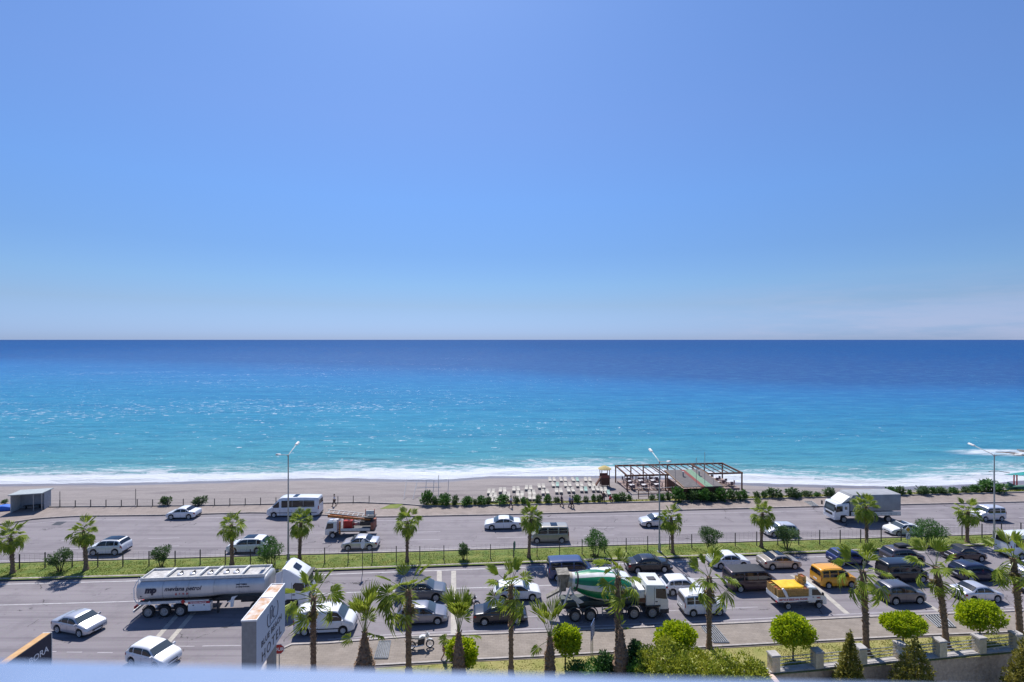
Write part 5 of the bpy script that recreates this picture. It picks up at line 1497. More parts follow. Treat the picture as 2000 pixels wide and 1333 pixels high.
ball_tree(1320, 1292, 1275, 1364, 1210, 1285, 'lime-green tree dome rising behind the big shrub mass', 10, 3800)

# --- median oleanders ----------------------------------------------------
GO = 'oleanders on the median'
for x, yb, x0, x1, yt, lab, key, sd_ in (
    (116, 1117, 90, 136, 1069, 'bushy oleander between the two leftmost median palms', 'olive', 1), (315, 1108, 296, 334, 1059, 'slender oleander standing alone behind the rear of the tanker', 'olive', 2),
    (528, 1108, 502, 554, 1046, 'dense round oleander behind the front of the tank', 'green', 3), (905, 1094, 892, 918, 1059, 'smallest oleander of the median, between two palms', 'olive', 4),
    (1163, 1088, 1137, 1191, 1031, 'large dense oleander behind the blue van', 'green', 5), (1387, 1078, 1362, 1411, 1024, 'vase-shaped greyish oleander right of the middle lamp', 'olive', 6),
    (1537, 1073, 1514, 1567, 1022, 'wide olive oleander right of the eighth median palm', 'olive', 7), (1811, 1068, 1777, 1847, 1008, 'widest oleander of the median, near the yellow diamond sign', 'green', 8)):
    sc = (H - .15) / (yb - HY); w = (x1 - x0) * sc; h_ = (yb - yt) * sc
    ms_ = shrub_meshes('ol', key, w * .95, h_ * (.1 if key == 'green' else .22), h_ * .93, int(1700 * w * h_ / 6) + 500, .2, sd_, clumps=16, stems=6, r_stem=.04, asp=.3, shell=.35)
    plant('oleander', ms_, P(x, yb, .15), lab, 'oleander', GO)

# --- beach-side hedge -----------------------------------------------------
GH = 'bushes along the beach pavement'
hv = [shrub_meshes('hedge', k_, 1.0, .02, 1.0, 700, .17, 60 + i, clumps=9, stems=3, asp=.4, shell=.3) for i, k_ in enumerate(('green', 'olive', 'green', 'olive'))]
hb = [(832, 988, 24, 958), (850, 988, 16, 969), (870, 989, 24, 964), (888, 989, 15, 967), (911, 989, 22, 970), (928, 988, 9, 974), (942, 988, 18, 968), (954, 987, 11, 970), (981, 987, 26, 967), (1008, 986, 12, 968),
 (1025, 986, 14, 970), (1052, 985, 12, 966), (1070, 985, 16, 967), (1087, 984, 11, 970), (1127, 983, 15, 965), (1145, 983, 11, 969), (1160, 982, 10, 966), (1170, 982, 12, 966), (1203, 980, 16, 963), (1218, 980, 18, 962), (1230, 979, 10, 966),
 (1273, 978, 12, 966), (1290, 978, 16, 963), (1306, 978, 12, 962), (1327, 977, 26, 951), (1352, 977, 22, 955), (1371, 977, 26, 953), (1392, 976, 18, 960), (1411, 976, 24, 952), (1430, 975, 20, 955), (1448, 975, 20, 956),
 (1478, 975, 12, 959), (1492, 974, 12, 959), (1512, 974, 24, 953), (1524, 974, 10, 963), (1546, 973, 24, 951), (1561, 973, 9, 961), (1578, 972, 18, 958), (1596, 972, 12, 961), (1618, 971, 22, 951),
 (1738, 968, 20, 950), (1760, 968, 18, 949), (1777, 968, 8, 956), (1800, 967, 24, 949), (1820, 966, 14, 951), (1840, 965, 22, 951), (1864, 965, 16, 952), (1884, 964, 14, 950), (1902, 963, 20, 947), (1919, 962, 12, 952), (1940, 962, 38, 937)]
for i, (x, yb, w, yt) in enumerate(hb):
    if 1310 < x < 1455: yb += 4
    p = P(x, yb + 1, .0); sc = H / (yb - HY)
    ww = w * sc * 1.25; hh = (yb - yt) * sc * .98
    near = {0: 'first', len(hb) - 1: 'last and largest'}.get(i, '')
    nth = 'number %d' % (i + 1)
    side = 'left of the lounger field' if x < 935 else 'before the sunloungers' if x < 1200 else 'before the beach restaurant' if x < 1460 else 'between restaurant and tarpaulin truck' if x < 1640 else 'right of the tarpaulin truck'
    segs = {'left of the lounger field': 0, 'before the sunloungers': 6, 'before the beach restaurant': 18, 'between restaurant and tarpaulin truck': 31, 'right of the tarpaulin truck': 40}
    on = ['first', 'second', 'third', 'fourth', 'fifth', 'sixth', 'seventh', 'eighth', 'ninth', 'tenth', 'eleventh', 'twelfth', 'thirteenth'][i - segs[side]]
    plant('bush', hv[i % 4], p, 'green bush %s, %s from the left there' % (side, on), 'bush', GH, (ww, ww * .9, hh), rz=i * 1.7)
for j, (x, yb, w, yt, lab) in enumerate(((324, 990, 26, 970, 'yellow-green tuft on the left part of the beach fence'), (392, 989, 30, 970, 'wide straggly scrub along the left beach fence'), (10, 985, 18, 976, 'low green scrub behind the bus shelter'))):
    sc = H / (yb - HY); plant('scrub', hv[1], P(x, yb, 0), lab, 'scrub', None, (w * sc, w * sc * .6, (yb - yt) * sc), rz=j)

# --- hotel garden: shrub mass, dark shrubs, conifers ----------------------
def garden_shrub(name, key, x, yb, x0, x1, yt, lab, cat, seed, n_, size=.16, z=.0, clumps=30, group=None):
    sc = (H - z) / (yb - HY); w = (x1 - x0) * sc; h_ = (yb - yt) * sc
    ms_ = shrub_meshes(name, key, w * .96, .1, h_ * .93, n_, size, seed, clumps=clumps, stems=5, r_stem=.06, asp=.45, shell=.55)
    plant(name, ms_, P(x, yb, z), lab, cat, group)
garden_shrub('garden_shrub', 'gold', 1300, 1368, 1238, 1368, 1244, 'large yellow-green shrub in the garden, left half of the mass by the parapet', 'shrub', 11, 9500, .2)
garden_shrub('garden_shrub', 'gold', 1395, 1372, 1330, 1450, 1262, 'large yellow-green shrub in the garden, middle of the mass', 'shrub', 12, 8000, .2)
garden_shrub('garden_shrub', 'gold', 1455, 1376, 1400, 1502, 1282, 'yellow-green shrub right of the mass, beside the stone wall end', 'shrub', 13, 6000, .2)
garden_shrub('garden_shrub', 'green', 1262, 1365, 1215, 1300, 1292, 'green shrub low at the left foot of the yellow-green mass', 'shrub', 14, 4200, .2)
garden_shrub('garden_shrub', 'dark', 1240, 1330, 1216, 1268, 1249, 'dark glossy shrub right of the shaggy palm trunk', 'shrub', 15, 4200, .2)
garden_shrub('garden_shrub', 'dark', 1184, 1328, 1160, 1206, 1272, 'dark shrub left of the shaggy palm trunk', 'shrub', 16, 2600, .2)
garden_shrub('garden_shrub', 'green', 1145, 1336, 1095, 1185, 1296, 'low ground-hugging green shrub under the blue sign', 'shrub', 17, 2600, .2)
garden_shrub('garden_shrub', 'olive', 1490, 1335, 1478, 1506, 1292, 'thin reddish-green bush at the end of the stone wall', 'shrub', 18, 500, .15, clumps=9)
def conifer(x, yb, x0, x1, yt, lab, seed, z=-3.2):
    sc = (H - z) / (yb - HY); h_ = (yb - yt) * sc; w = (x1 - x0) * sc
    rnd = random.Random(seed); blobs = []
    for i in range(46):
        t_ = (i / 45) ** .8; rr = w / 2 * (1 - t_) ** .75 * .85; a = i * 2.4
        blobs.append(((rr * math.cos(a) * .75, rr * math.sin(a) * .75, h_ * (.12 + .84 * t_)), (max(rr * .42, .13), max(rr * .42, .13), h_ * .06 + .12)))
    b = MB(); leaves(b, blob_fn(blobs, .4), 8500, .2, rnd, up=1.2, asp=.45)
    cm = bpy.data.meshes.new('crown'); cm.from_pydata(b.v, [], b.f); cm.materials.append(LM['conif'])
    b = MB(); b.tube([(0, 0, -.1), (0, 0, h_ * .8)], [.1, .03], 6)
    plant('conifer', (cm, b.mesh('trunk', [LM['stem']], 60)), P(x, yb, z), lab, 'conifer', 'conifers in the hotel garden', part='trunk')
conifer(1660, 1420, 1615, 1702, 1240, 'narrow pointed conifer before the stone wall, leftmost of three', 3)
conifer(1787, 1425, 1722, 1852, 1247, 'broad conifer before the stone wall, beside the small lamp', 4)
conifer(2010, 1410, 1962, 2070, 1236, 'conifer cut off by the right edge, before the stone wall', 5)

# --- grass ----------------------------------------------------------------
def grass(name, la, lb, n_, x0, x1, key, z, hgt=.07, keep=None):
    rnd = random.Random(3); b = MB()
    for _ in range(n_):
        x = rnd.uniform(x0, x1); ya, yb_ = interp(la, x), interp(lb, x)
        p = P(x, lerp(ya - .4, yb_ + .4, rnd.random()), z)
        if noise.noise(Vector((p.x * .5, p.y * .9, 2))) < -.18 and rnd.random() < .75: continue
        a = rnd.uniform(0, PI); l_ = hgt * rnd.uniform(.5, 1.6)
        dx, dy = math.cos(a) * .05, math.sin(a) * .05
        k = len(b.v); q = rnd.uniform(-.05, .05)
        b.v += [(p.x - dx, p.y - dy, z), (p.x + dx, p.y + dy, z), (p.x + q, p.y + q, z + l_)]
        b.f.append((k, k + 1, k + 2)); b.m.append(0)
    me = bpy.data.meshes.new(name); me.from_pydata(b.v, [], b.f); me.materials.append(key)
    o = bpy.data.objects.new(name, me); col.objects.link(o)
    return o
Mgr = leafmat('grass_blades', (.085, .155, .012), (.22, .25, .035), .35, .7, .8)
Mgr2 = leafmat('dry_grass_blades', (.19, .22, .03), (.38, .34, .11), .35, .8, .8)
Lm1 = [(x, y - 2.2) for x, y in L_MED_NEAR]; Lm2 = [(x, y + 2) for x, y in L_MED_FAR]
tag(grass('grass', Lm1, Lm2, 42000, -40, 2080, Mgr, .145, .045), 'short green and straw-coloured grass covering the road median', 'grass', kind='stuff')
tag(grass('grass', LW, [(x, y + 2) for x, y in L_LAWN], 30000, 735, 2080, Mgr2, .145, .045), 'short yellowish grass on the lawn above the stone wall', 'grass', kind='stuff')
vg = strip('verge', [(x, y - 1) for x, y in L_PAVE_BACK], L_VERGE, .03, M['turfdry'], x0=830, x1=3400)
tag(grass('grass', [(x, y - 1.5) for x, y in L_PAVE_BACK], L_VERGE, 9000, 830, 2080, Mgr, .03, .12), 'patchy green grass strip behind the beach-side pavement', 'grass', kind='stuff')
q = MB(); q.add([P(742, 995, FARZ + .02), P(776, 994, FARZ + .02), P(788, 985.5, FARZ + .02), P(762, 986.5, FARZ + .02)], [(0, 1, 2, 3)])
tag(q.build('verge', M['turf']), kind='structure')
# ------------------------------------------------------------------ fences
def wire_fence(line, posts, hgt, name, label, m_post, wires, r_p=.04, z=.13, mesh_step=0, grp=None):
    p0 = P(posts[0], interp(line, posts[0]), z)
    root = empty(name, p0, 0, label, 'fence', grp)
    b = MB(); b.box((0, 0, hgt / 2), (r_p * 2, r_p * 2, hgt)); b.box((0, 0, .02), (.16, .16, .04)); pm = b.mesh('post', [m_post])
    pts = []
    for i, x in enumerate(posts):
        p = P(x, interp(line, x), z); pts.append(p)
        inst('post', pm, root, p - p0, (0, 0, 0), (1, 1, 1 + .04 * math.sin(i * 2.3)))
    b = MB()
    for w in range(wires):
        zz = hgt * (.12 + .84 * w / (wires - 1))
        for a, c in zip(pts, pts[1:]):
            b.tube([a - p0 + Vector((0, 0, zz)), c - p0 + Vector((0, 0, zz))], .007, 3, cap=False)
    if mesh_step:
        for a, c in zip(pts, pts[1:]):
            n_ = int((c - a).length / mesh_step)
            for i in range(1, n_):
                q = a.lerp(c, i / n_) - p0
                b.tube([q + Vector((0, 0, hgt * .12)), q + Vector((0, 0, hgt * .96))], .005, 3, cap=False)
    o = b.build('wire_mesh', [M['dgrey']], root); o['kind'] = 'stuff'
    return root
L_FENCE = [(-300, 1125), (0, 1114), (105, 1110), (240, 1108), (634, 1101), (774, 1098), (867, 1095), (958, 1092), (1265, 1077), (1351, 1072), (1436, 1068), (1601, 1064.5), (1760, 1058), (1879, 1053), (1994, 1047), (2400, 1032)]
posts = [-60, -10, 38, 88, 141, 191, 240, 291, 342, 391, 440, 489, 537, 586, 634, 680, 727, 774, 820, 867, 912, 958, 1003, 1049, 1093, 1137, 1181, 1223, 1265, 1308, 1351, 1393, 1436, 1478, 1519, 1560, 1601, 1641, 1681, 1721, 1760, 1800, 1840, 1879, 1918, 1956, 1994, 2034, 2074]
posts = sorted(posts)
wire_fence(L_FENCE, posts, 1.65, 'wire_fence', 'dark wire mesh fence with square posts running along the grass median', M['dgrey'], 9, mesh_step=.5)
L_BF = [(-200, 994.5), (85, 992.5), (400, 989.5), (735, 982.5)]
bp_ = [87] + [int(117 + 30.2 * i) for i in range(21)]
wire_fence(L_BF, bp_, 1.05, 'post_fence', 'low fence of short dark posts along the left beach pavement', M['dgrey'], 3, z=.13)

# ------------------------------------------------------------------ street lamps
def street_lamp(x, yb, ytop, label):
    p = P(x, yb, .15); Y = p.y
    ht = H - (ytop - HY) * Y / F - .15
    root = empty('street_lamp', p, ROAD_N, label, 'street lamp', 'double-armed street lamps on the median')
    b = MB(); b.tube([(0, 0, 0), (0, 0, ht * .5), (0, 0, ht)], [.10, .08, .055], 10); b.build('pole', [M['galv']], root, smooth=60)
    b = MB(); b.box((0, 0, .03), (.45, .45, .06)); b.tube([(0, 0, 0), (0, 0, 1.0)], .16, 10); b.build('base', [M['galv']], root, smooth=50)
    for s in (-1, 1):
        b = MB(); b.tube([(0, 0, ht - .25), (0, s * .25, ht), (0, s * 2.4, ht + .55)], [.05, .05, .035], 6); b.build('arm', [M['galv']], root, smooth=60)
        b = MB(); Mx = Matrix.Translation((0, s * 2.75, ht + .62)) @ Matrix.Rotation(s * R(13), 4, 'X')
        b.prism([(-.17, -.05), (.17, -.05), (.15, .05), (.06, .12), (-.06, .12), (-.15, .05)], -.42, .42, .08, 0, Mx)
        hd = b.build('lamp_head', [M['whitedirt']], root, smooth=50)
        b = MB(); b.box((0, 0, -.06), (.24, .5, .03), 0, Mx); b.build('lens', [M['lamp']], hd)
street_lamp(563, 1100, 889, 'tall double-armed street lamp at the left, behind the tanker cab')
street_lamp(1288, 1079, 902, 'tall double-armed street lamp in front of the beach restaurant')
street_lamp(1942, 1053, 889, 'tall double-armed street lamp near the right edge')

# ------------------------------------------------------------------ signs
def disc(n, r, th, start=0.0):
    b = MB(); pr = [(r * math.cos(start + 2 * PI * i / n), r * math.sin(start + 2 * PI * i / n)) for i in range(n)]
    b.prism(pr, -th / 2, th / 2); return b
# stop sign
s_ = 27.5; Y = F / s_ * 1.0
sx, sy = 545, 1269
Yd = 33.0; zc = H - (sy - HY) * Yd / F; Xs = (sx - 1000) / F * Yd
root = empty('stop_sign', (Xs, Yd, 0), .12, 'red octagonal stop sign reading DUR on a slim pole', 'stop sign')
tubep(root, 'pole', M['galv'], [(0, .04, 0), (0, .04, zc + .2)], .035, 8)
b = disc(8, .36, .02, PI / 8); o = b.build('sign_plate', [M['plate']], root); o.location.z = zc
b = disc(8, .325, .024, PI / 8); o2 = b.build('red_face', [M['red']], o); o2.location.y = -.004
lettering('DUR', .30, M['plate'], o, face_near(0, -.02, -.10), align='CENTER', bold=.008)
# hotel sign
Mside = mat('grey_sign_side', (.28, .28, .28), .7, var=.12, vscale=3)
Mface = mat('white_sign_face', (.52, .57, .68), .45)
Mrust = mat('rusty_sign_top', (.62, .6, .57), .85, c2=(.42, .20, .07), vscale=2.4)
perp = ROAD_N
Yn = 27.5; zt_ = H - (1213 - HY) * Yn / F; Xn = (501 - 1000) / F * Yn
LS = 4.1; WSg = (501 - 473) / F * Yn
root = empty('hotel_sign', (Xn, Yn, 0), perp + PI / 2, 'large white box sign lettered BLUE BEACH HOTEL with rust-stained top', 'sign')
# local x runs away from the viewer, local y to the left; face with lettering is local y = 0
hS = 3.0
boxp(root, 'sign_box', [Mside], (LS / 2, WSg / 2, zt_ - hS / 2 - .01), (LS, WSg, hS))
boxp(root, 'sign_face', [Mface], (LS / 2, -.012, zt_ - hS / 2), (LS + .04, .02, hS + .02))
fr = boxp(root, 'top_panel', [Mrust], (LS / 2, WSg / 2 + .01, zt_ - .02), (LS - .1, WSg - .08, .05))
for y in (.0, WSg): boxp(root, 'edge_trim', [M['white']], (LS / 2, y, zt_ + .0), (LS + .06, .05, .09))
for x in (0, LS): boxp(root, 'edge_trim', [M['white']], (x, WSg / 2, zt_ + .003), (.05, WSg, .09))
boxp(root, 'top_brace', [M['white']], (LS * .66, WSg / 2, zt_ + .01), (.5, WSg - .06, .05))
for x in (.6, LS - .9): boxp(root, 'sign_leg', [Mside], (x, WSg / 2 + .05, (zt_ - hS) / 2), (.5, .4, zt_ - hS))
fm = Matrix.Translation((0, -.026, 0)) @ Matrix.Rotation(R(90), 4, 'X')
lettering('BLUE BEACH', .48, M['ink'], root, Matrix.Translation((LS / 2, 0, zt_ - 1.90)) @ fm, align='CENTER', spacing=1.12, bold=.010)
lettering('HOTEL', .78, M['ink'], root, Matrix.Translation((LS / 2, 0, zt_ - 2.75)) @ fm, align='CENTER', spacing=1.3, bold=.004)
b = MB()
def line_(pts, r=.022): b.tube([(LS / 2 + x, -.03, zt_ + z) for x, z in pts], r, 4)
def arc_(cx, cz, rx, rz, a0, a1): return [(cx + rx * math.cos(R(a0 + (a1 - a0) * i / 10)), cz + rz * math.sin(R(a0 + (a1 - a0) * i / 10))) for i in range(11)]
line_([(-.28, -1.2), (-.28, -.42)] + arc_(-.09, -.42, .19, .16, 180, 0) + [(.10, -1.0)])
line_([(-.12, -1.0), (-.12, -.48)]); line_(arc_(-.42, -.85, .26, .42, 120, 270)); line_(arc_(.35, -.85, .2, .3, 60, 300)); line_(arc_(.62, -.8, .3, .5, -100, 60)); line_([(-.5, -1.32), (.55, -1.32)])
b.build('logo', [M['ink']], root)
# navy sign
Yn = 27.0; zt2 = H - (1238 - HY) * (Yn + 4.0) / F
Xf = (103 - 1000) / F * (Yn + 4.0)
fx = Xf + 4.0 * math.sin(ROAD_N); fy = Yn
root = empty('navy_sign', (fx, fy, 0), ROAD_N + PI / 2, 'navy box sign lettered BORA with an orange timber top edge', 'sign')
Mn = mat('navy_sign_face', (.012, .016, .04), .5)
boxp(root, 'sign_box', [Mn], (2.0, .35, zt2 - 1.3), (4.0, .5, 2.6))
boxp(root, 'sign_face', [Mn], (2.0, .088, zt2 - 1.3), (4.04, .02, 2.64))
boxp(root, 'top_panel', [mat('weathered_orange_board', (.45, .25, .10), .85, c2=(.55, .36, .18), vscale=3)], (2.0, .35, zt2 + .02), (4.0, .46, .04))
boxp(root, 'edge_trim', [M['whitedirt']], (4.03, .33, zt2 - 1.29), (.04, .54, 2.66))
for x in (.6, 3.4): boxp(root, 'sign_leg', [Mside], (x, .35, (zt2 - 2.6) / 2), (.35, .3, zt2 - 2.6))
lettering('BORA', .52, M['plate'], root, Matrix.Translation((2.42, .072, zt2 - .98)) @ Matrix.Rotation(R(90), 4, 'X'), bold=.006, spacing=1.0)
b = MB(); pr = []
for i in range(16):
    r_ = .26 if i % 2 == 0 else .14; pr.append((r_ * math.cos(2 * PI * i / 16), r_ * math.sin(2 * PI * i / 16)))
b.prism([(2.0 + a, zt2 - .86 + c) for a, c in pr], .06, .075); b.build('sun_emblem', [mat('gold_emblem', (.55, .38, .05), .5)], root)
# blue information sign with two posts, seen edge on
p = P(1156, 1286, .15)
root = empty('information_sign', p, ROAD_N + R(62), 'narrow blue sign with white text on two posts beside the pavement', 'sign')
for x in (-.25, .25): tubep(root, 'post', M['galv'], [(x, 0, 0), (x, 0, 2.55)], .035, 8)
boxp(root, 'sign_plate', [mat('blue_sign', (.05, .12, .3), .5)], (0, -.06, 2.15), (1.1, .03, 1.25))
for i in range(5): boxp(root, 'text_line', [M['plate']], (0, -.08, 2.6 - .2 * i), (.85 - .1 * (i % 2), .012, .06))
# small traffic signs on the median
p = P(1773, 1064, .15)
root = empty('priority_sign', p, .1, 'yellow diamond sign above a white arrow sign on the median', 'traffic sign')
tubep(root, 'pole', M['galv'], [(0, 0, 0), (0, 0, 2.1)], .03, 6)
b = disc(4, .42, .02, 0); o = b.build('sign_plate', [M['plate']], root); o.location = (0, -.04, 1.75)
b = disc(4, .3, .024, 0); o2 = b.build('yellow_face', [mat('sign_yellow', (.75, .42, .03), .5)], o); o2.location.y = -.006
boxp(root, 'arrow_plate', [M['plate']], (0, -.04, .95), (.5, .02, .65))
b = MB(); b.tube([(-.08, -.06, .72), (-.08, -.06, .95), (.08, -.06, 1.12)], .03, 4); b.prism([(.02, 1.16), (.18, 1.2), (.14, 1.04)], -.065, -.055); b.build('arrow', [M['black']], root)
for x, yb, hh, lab, mm in ((708, 1122, 3.9, 'thin sign pole with an edge-on round sign before the silver sedan', M['plate']), (1004, 1101, 2.4, 'thin sign pole with a small green-backed sign near a median palm', mat('green_back', (.1, .2, .15), .6))):
    p = P(x, yb, .15 if yb < 1105 else .0)
    root = empty('sign_pole', p, R(72), lab, 'sign pole')
    tubep(root, 'pole', M['dgrey'], [(0, 0, 0), (0, 0, hh)], .035, 6)
    b = disc(20, .34, .03); o = b.build('sign_plate', [mm], root); o.location = (.0, -.05, hh - .75 if hh > 3 else hh - .5)
    o.scale = (1, 1, 1.5)
# ------------------------------------------------------------------ grates in the pavements
def grate(pts, z, label, name='drain_grate', bars=7):
    c = [P(x, y, z) for x, y in pts]           # near-left, near-right, far-right, far-left
    o = sum(c, Vector()) / 4
    root = empty(name, o, 0, label, 'grate', 'metal grates set in the pavements')
    c = [q - o for q in c]
    b = MB(); b.add([q + Vector((0, 0, .012)) for q in c], [(0, 1, 2, 3)]); b.build('pit', [M['black']], root)
    for i in range(bars + 1):
        t_ = i / bars
        a = c[0].lerp(c[1], t_); d = c[3].lerp(c[2], t_)
        bb = MB(); bb.tube([a + Vector((0, 0, .05)), d + Vector((0, 0, .05))], .045, 4); bb.build('bar', [M['galv']], root)
    for a, d in ((c[0], c[1]), (c[3], c[2])):
        bb = MB(); bb.tube([a + Vector((0, 0, .055)), d + Vector((0, 0, .055))], .05, 4); bb.build('frame_bar', [M['galv']], root)
grate([(731, 1288), (757, 1288), (763, 1254), (741, 1255)], FARZ, 'long metal grate beside the fat-trunked palm')
grate([(1394, 1257), (1424, 1257), (1396, 1224), (1370, 1226)], FARZ, 'slanting metal grate right of the palm before the white compact van')
grate([(1832, 1227), (1867, 1227), (1843, 1203), (1806, 1204)], FARZ, 'dark metal grate behind the curved palm at the right')
grate([(1038, 1003), (1053, 1003), (1047, 994), (1036, 994)], FARZ, 'small dark grate on the far pavement above a median palm', bars=4)
grate([(1318, 997), (1332, 997), (1324, 988), (1309, 988)], FARZ, 'small dark grate on the far pavement before the restaurant', bars=4)
grate([(1586, 990), (1599, 990), (1586, 981), (1571, 981)], FARZ, 'small dark grate on the far pavement left of the tarpaulin truck', bars=4)

# ------------------------------------------------------------------ garden wall with pillars and rails
Mstone = mat('rough_brown_stone', (.46, .32, .25), .95, c2=(.72, .55, .44), vscale=3.5, bump=1.0, bscale=6)
Mcop = mat('pale_coping_stone', (.36, .34, .33), .85, var=.2, vscale=2)
Mpil = mat('pillar_stone', (.56, .45, .32), .9, c2=(.78, .66, .50), vscale=3, bump=.8, bscale=8)
root = empty('garden_wall', wallw[0], 0, 'retaining wall of brown stone with capped pillars and metal rails along the lawn', 'wall')
o0 = wallw[0]
b = MB(); vs = []; fs = []
wl_ = wallw
for i, q in enumerate(wl_):
    d = (wl_[min(i + 1, len(wl_) - 1)] - wl_[max(i - 1, 0)]).normalized(); nn = Vector((-d.y, d.x, 0))
    a = q - nn * .02 - o0; c = q + nn * .38 - o0
    vs += [(a.x, a.y, -3.3), (a.x, a.y, .18), (c.x, c.y, .18), (c.x, c.y, -3.3)]
for i in range(len(wl_) - 1):
    for k in range(3): fs.append((4 * i + k, 4 * i + 4 + k, 4 * i + 5 + k, 4 * i + 1 + k))
fs.append((0, 1, 2, 3)); b.add(vs, fs); b.build('wall_face', [Mstone], root)
b = MB(); b.box((.2, -15, -1.56), (.4, 30, 3.48)); b.build('return_wall', [Mstone], root)
# coping slabs, one by one
def wall_at(x, off=0.0, z=0.0):
    q = P(x, interp(L_WALL, x)); return q - o0 + Vector((0, off, z))
seg = []
x = 1503
tot = 0
cops = [1503]
while cops[-1] < 2060: cops.append(cops[-1] + 33 - (cops[-1] - 1500) * .006)
for a, c in zip(cops, cops[1:]):
    qa, qc = wall_at(a), wall_at(c); d = (qc - qa); ang = math.atan2(d.y, d.x); m_ = (qa + qc) / 2
    b = MB(); b.box((0, 0, 0), (d.length - .015, .5, .09)); o = b.build('coping_slab', [Mcop], root, loc=(m_.x - math.sin(ang) * .18, m_.y + math.cos(ang) * .18, .228), rz=ang)
# pillars: read off the picture
pil = [1514, 1599, 1684, 1762, 1840, 1917, 1990, 2060]
b = MB(); b.box((0, 0, .55), (.62, .6, 1.1)); pm = b.mesh('pillar', [Mpil])
b = MB(); b.box((0, 0, 1.17), (.74, .72, .1), 0, None, (.92, .92)); pc_ = b.mesh('cap', [Mcop])
pp_ = []
for x in pil:
    q = wall_at(x, .2, .26); pp_.append(q)
    o = inst('pillar', pm, root, q, (0, 0, ROAD_N + .03)); inst('cap', pc_, o)
for a, c in zip(pp_, pp_[1:]):
    for i, zz in enumerate((.18, .42, .66, .90)):
        b = MB(); b.tube([a + Vector((.28, 0, zz)), c + Vector((-.28, 0, zz))], .028, 6); b.build('rail', [M['galv']], root, smooth=60)
# small garden lamp
p = P(1761, 1380, -3.2)
root = empty('garden_lamp', p, .3, 'small lamp with flat pale head on a white post, beside the broad conifer', 'garden lamp')
hh = 0.0
zt3 = H - (1274 - HY) * p.y / F + 3.2
tubep(root, 'post', M['white'], [(0, 0, 0), (0, 0, zt3 - .1)], .05, 8)
boxp(root, 'lamp_head', [M['whitedirt']], (0, 0, zt3), (.62, .45, .2), taper=(.9, .9)); boxp(root, 'lens', [M['lamp']], (0, 0, zt3 - .13), (.5, .35, .06))

# ------------------------------------------------------------------ balcony parapet in front of the lens
Mrail = mat('polished_aluminium_cap', (.88, .87, .84), .12, .88, c2=(.99, .98, .93), vscale=5)
root = empty('balcony_parapet', (0, .55, H - .5), 0, 'blurred pale blue metal balcony parapet along the very bottom of the view', 'parapet')
def par_pt(x, y, d):   # picture point at distance d
    return Vector(((x - 1000) / F * d, d, H - (y - HY) * d / F))
A_ = par_pt(0, 1291, .60); B_ = par_pt(2000, 1343, .58)
d_ = B_ - A_; A2 = A_ - d_ * 1.2; B2 = B_ + d_ * 1.2
b = MB(); o_ = root.location
def rail_(p, q, w, h):
    dd = (q - p).normalized(); nn = Vector((-dd.y, dd.x, 0)).normalized()
    vs = []
    for e in (p, q):
        for s, z in ((0, 0), (-w, 0), (-w, -h), (0, -h)):
            v_ = e + nn * s; vs.append((v_.x - o_.x, v_.y - o_.y, v_.z + z - o_.z))
    return vs, [(0, 1, 2, 3), (4, 7, 6, 5), (0, 4, 5, 1), (1, 5, 6, 2), (2, 6, 7, 3), (3, 7, 4, 0)]
v_, f_ = rail_(A2, B2, .32, .05); b.add(v_, f_); b.build('cap', [Mrail], root)
b = MB(); v_, f_ = rail_(A2 + Vector((0, -.06, -.052)), B2 + Vector((0, -.06, -.052)), .18, .9); b.add(v_, f_); b.build('panel', [Mface], root)

# the balcony this view is taken from: its floor and back wall
Mcon = mat('white_rendered_concrete', (.68, .68, .67), .8, var=.06)
root = empty('hotel_balcony', (0, -1.0, H - 1.6), 0, 'white hotel balcony the view is taken from, its floor and back wall', 'balcony')
boxp(root, 'floor_slab', [Mcon], (0, .35, -.1), (9, 2.6, .2))
boxp(root, 'back_wall', [Mcon], (0, -1.1, 1.45), (9, .2, 2.9))
# ------------------------------------------------------------------ beach loungers
Mlf = mat('lounger_frame', (.42, .40, .37), .5); Mcush = mat('cream_cushion', (.43, .40, .35), .85, var=.08); Mcushg = mat('green_cushion', (.25, .38, .33), .85, var=.1)
b = MB(); b.box((0, -.02, .27), (.62, 1.9, .06)); fr_ = b.mesh('frame', [Mlf])
b = MB(); b.box((0, -.3, .34), (.56, 1.2, .08)); cu_ = b.mesh('cushion', [Mcush]); b = MB(); b.box((0, -.3, .34), (.56, 1.2, .08)); cg_ = b.mesh('cushion', [Mcushg])
b = MB(); b.box((0, .58, .44), (.56, .68, .08), 0, Matrix.Translation((0, .58, .44)) @ Matrix.Rotation(R(22), 4, 'X') @ Matrix.Translation((0, -.58, -.44))); bk_ = b.mesh('backrest', [Mcush])
b = MB(); b.box((0, .58, .44), (.56, .68, .08), 0, Matrix.Translation((0, .58, .44)) @ Matrix.Rotation(R(22), 4, 'X') @ Matrix.Translation((0, -.58, -.44))); bg_ = b.mesh('backrest', [Mcushg])
b = MB(); b.box((0, 0, .12), (.05, .05, .26)); lg_ = b.mesh('leg', [Mlf])
def lounger(p, rz, green, label):
    r = empty('sun_lounger', p, rz, label, 'sun lounger', 'sun loungers in rows on the beach')
    inst('frame', fr_, r); inst('cushion', cg_ if green else cu_, r); inst('backrest', bg_ if green else bk_, r)
    for a in (-.27, .27):
        for c in (-.85, .8): inst('leg', lg_, r, (a, c, 0))
    r.scale = (.86, .9, .9); r.rotation_euler.z += random.uniform(-.09, .09)
def Z5(x, y): return 760 + x * .22, 860 + y * .22
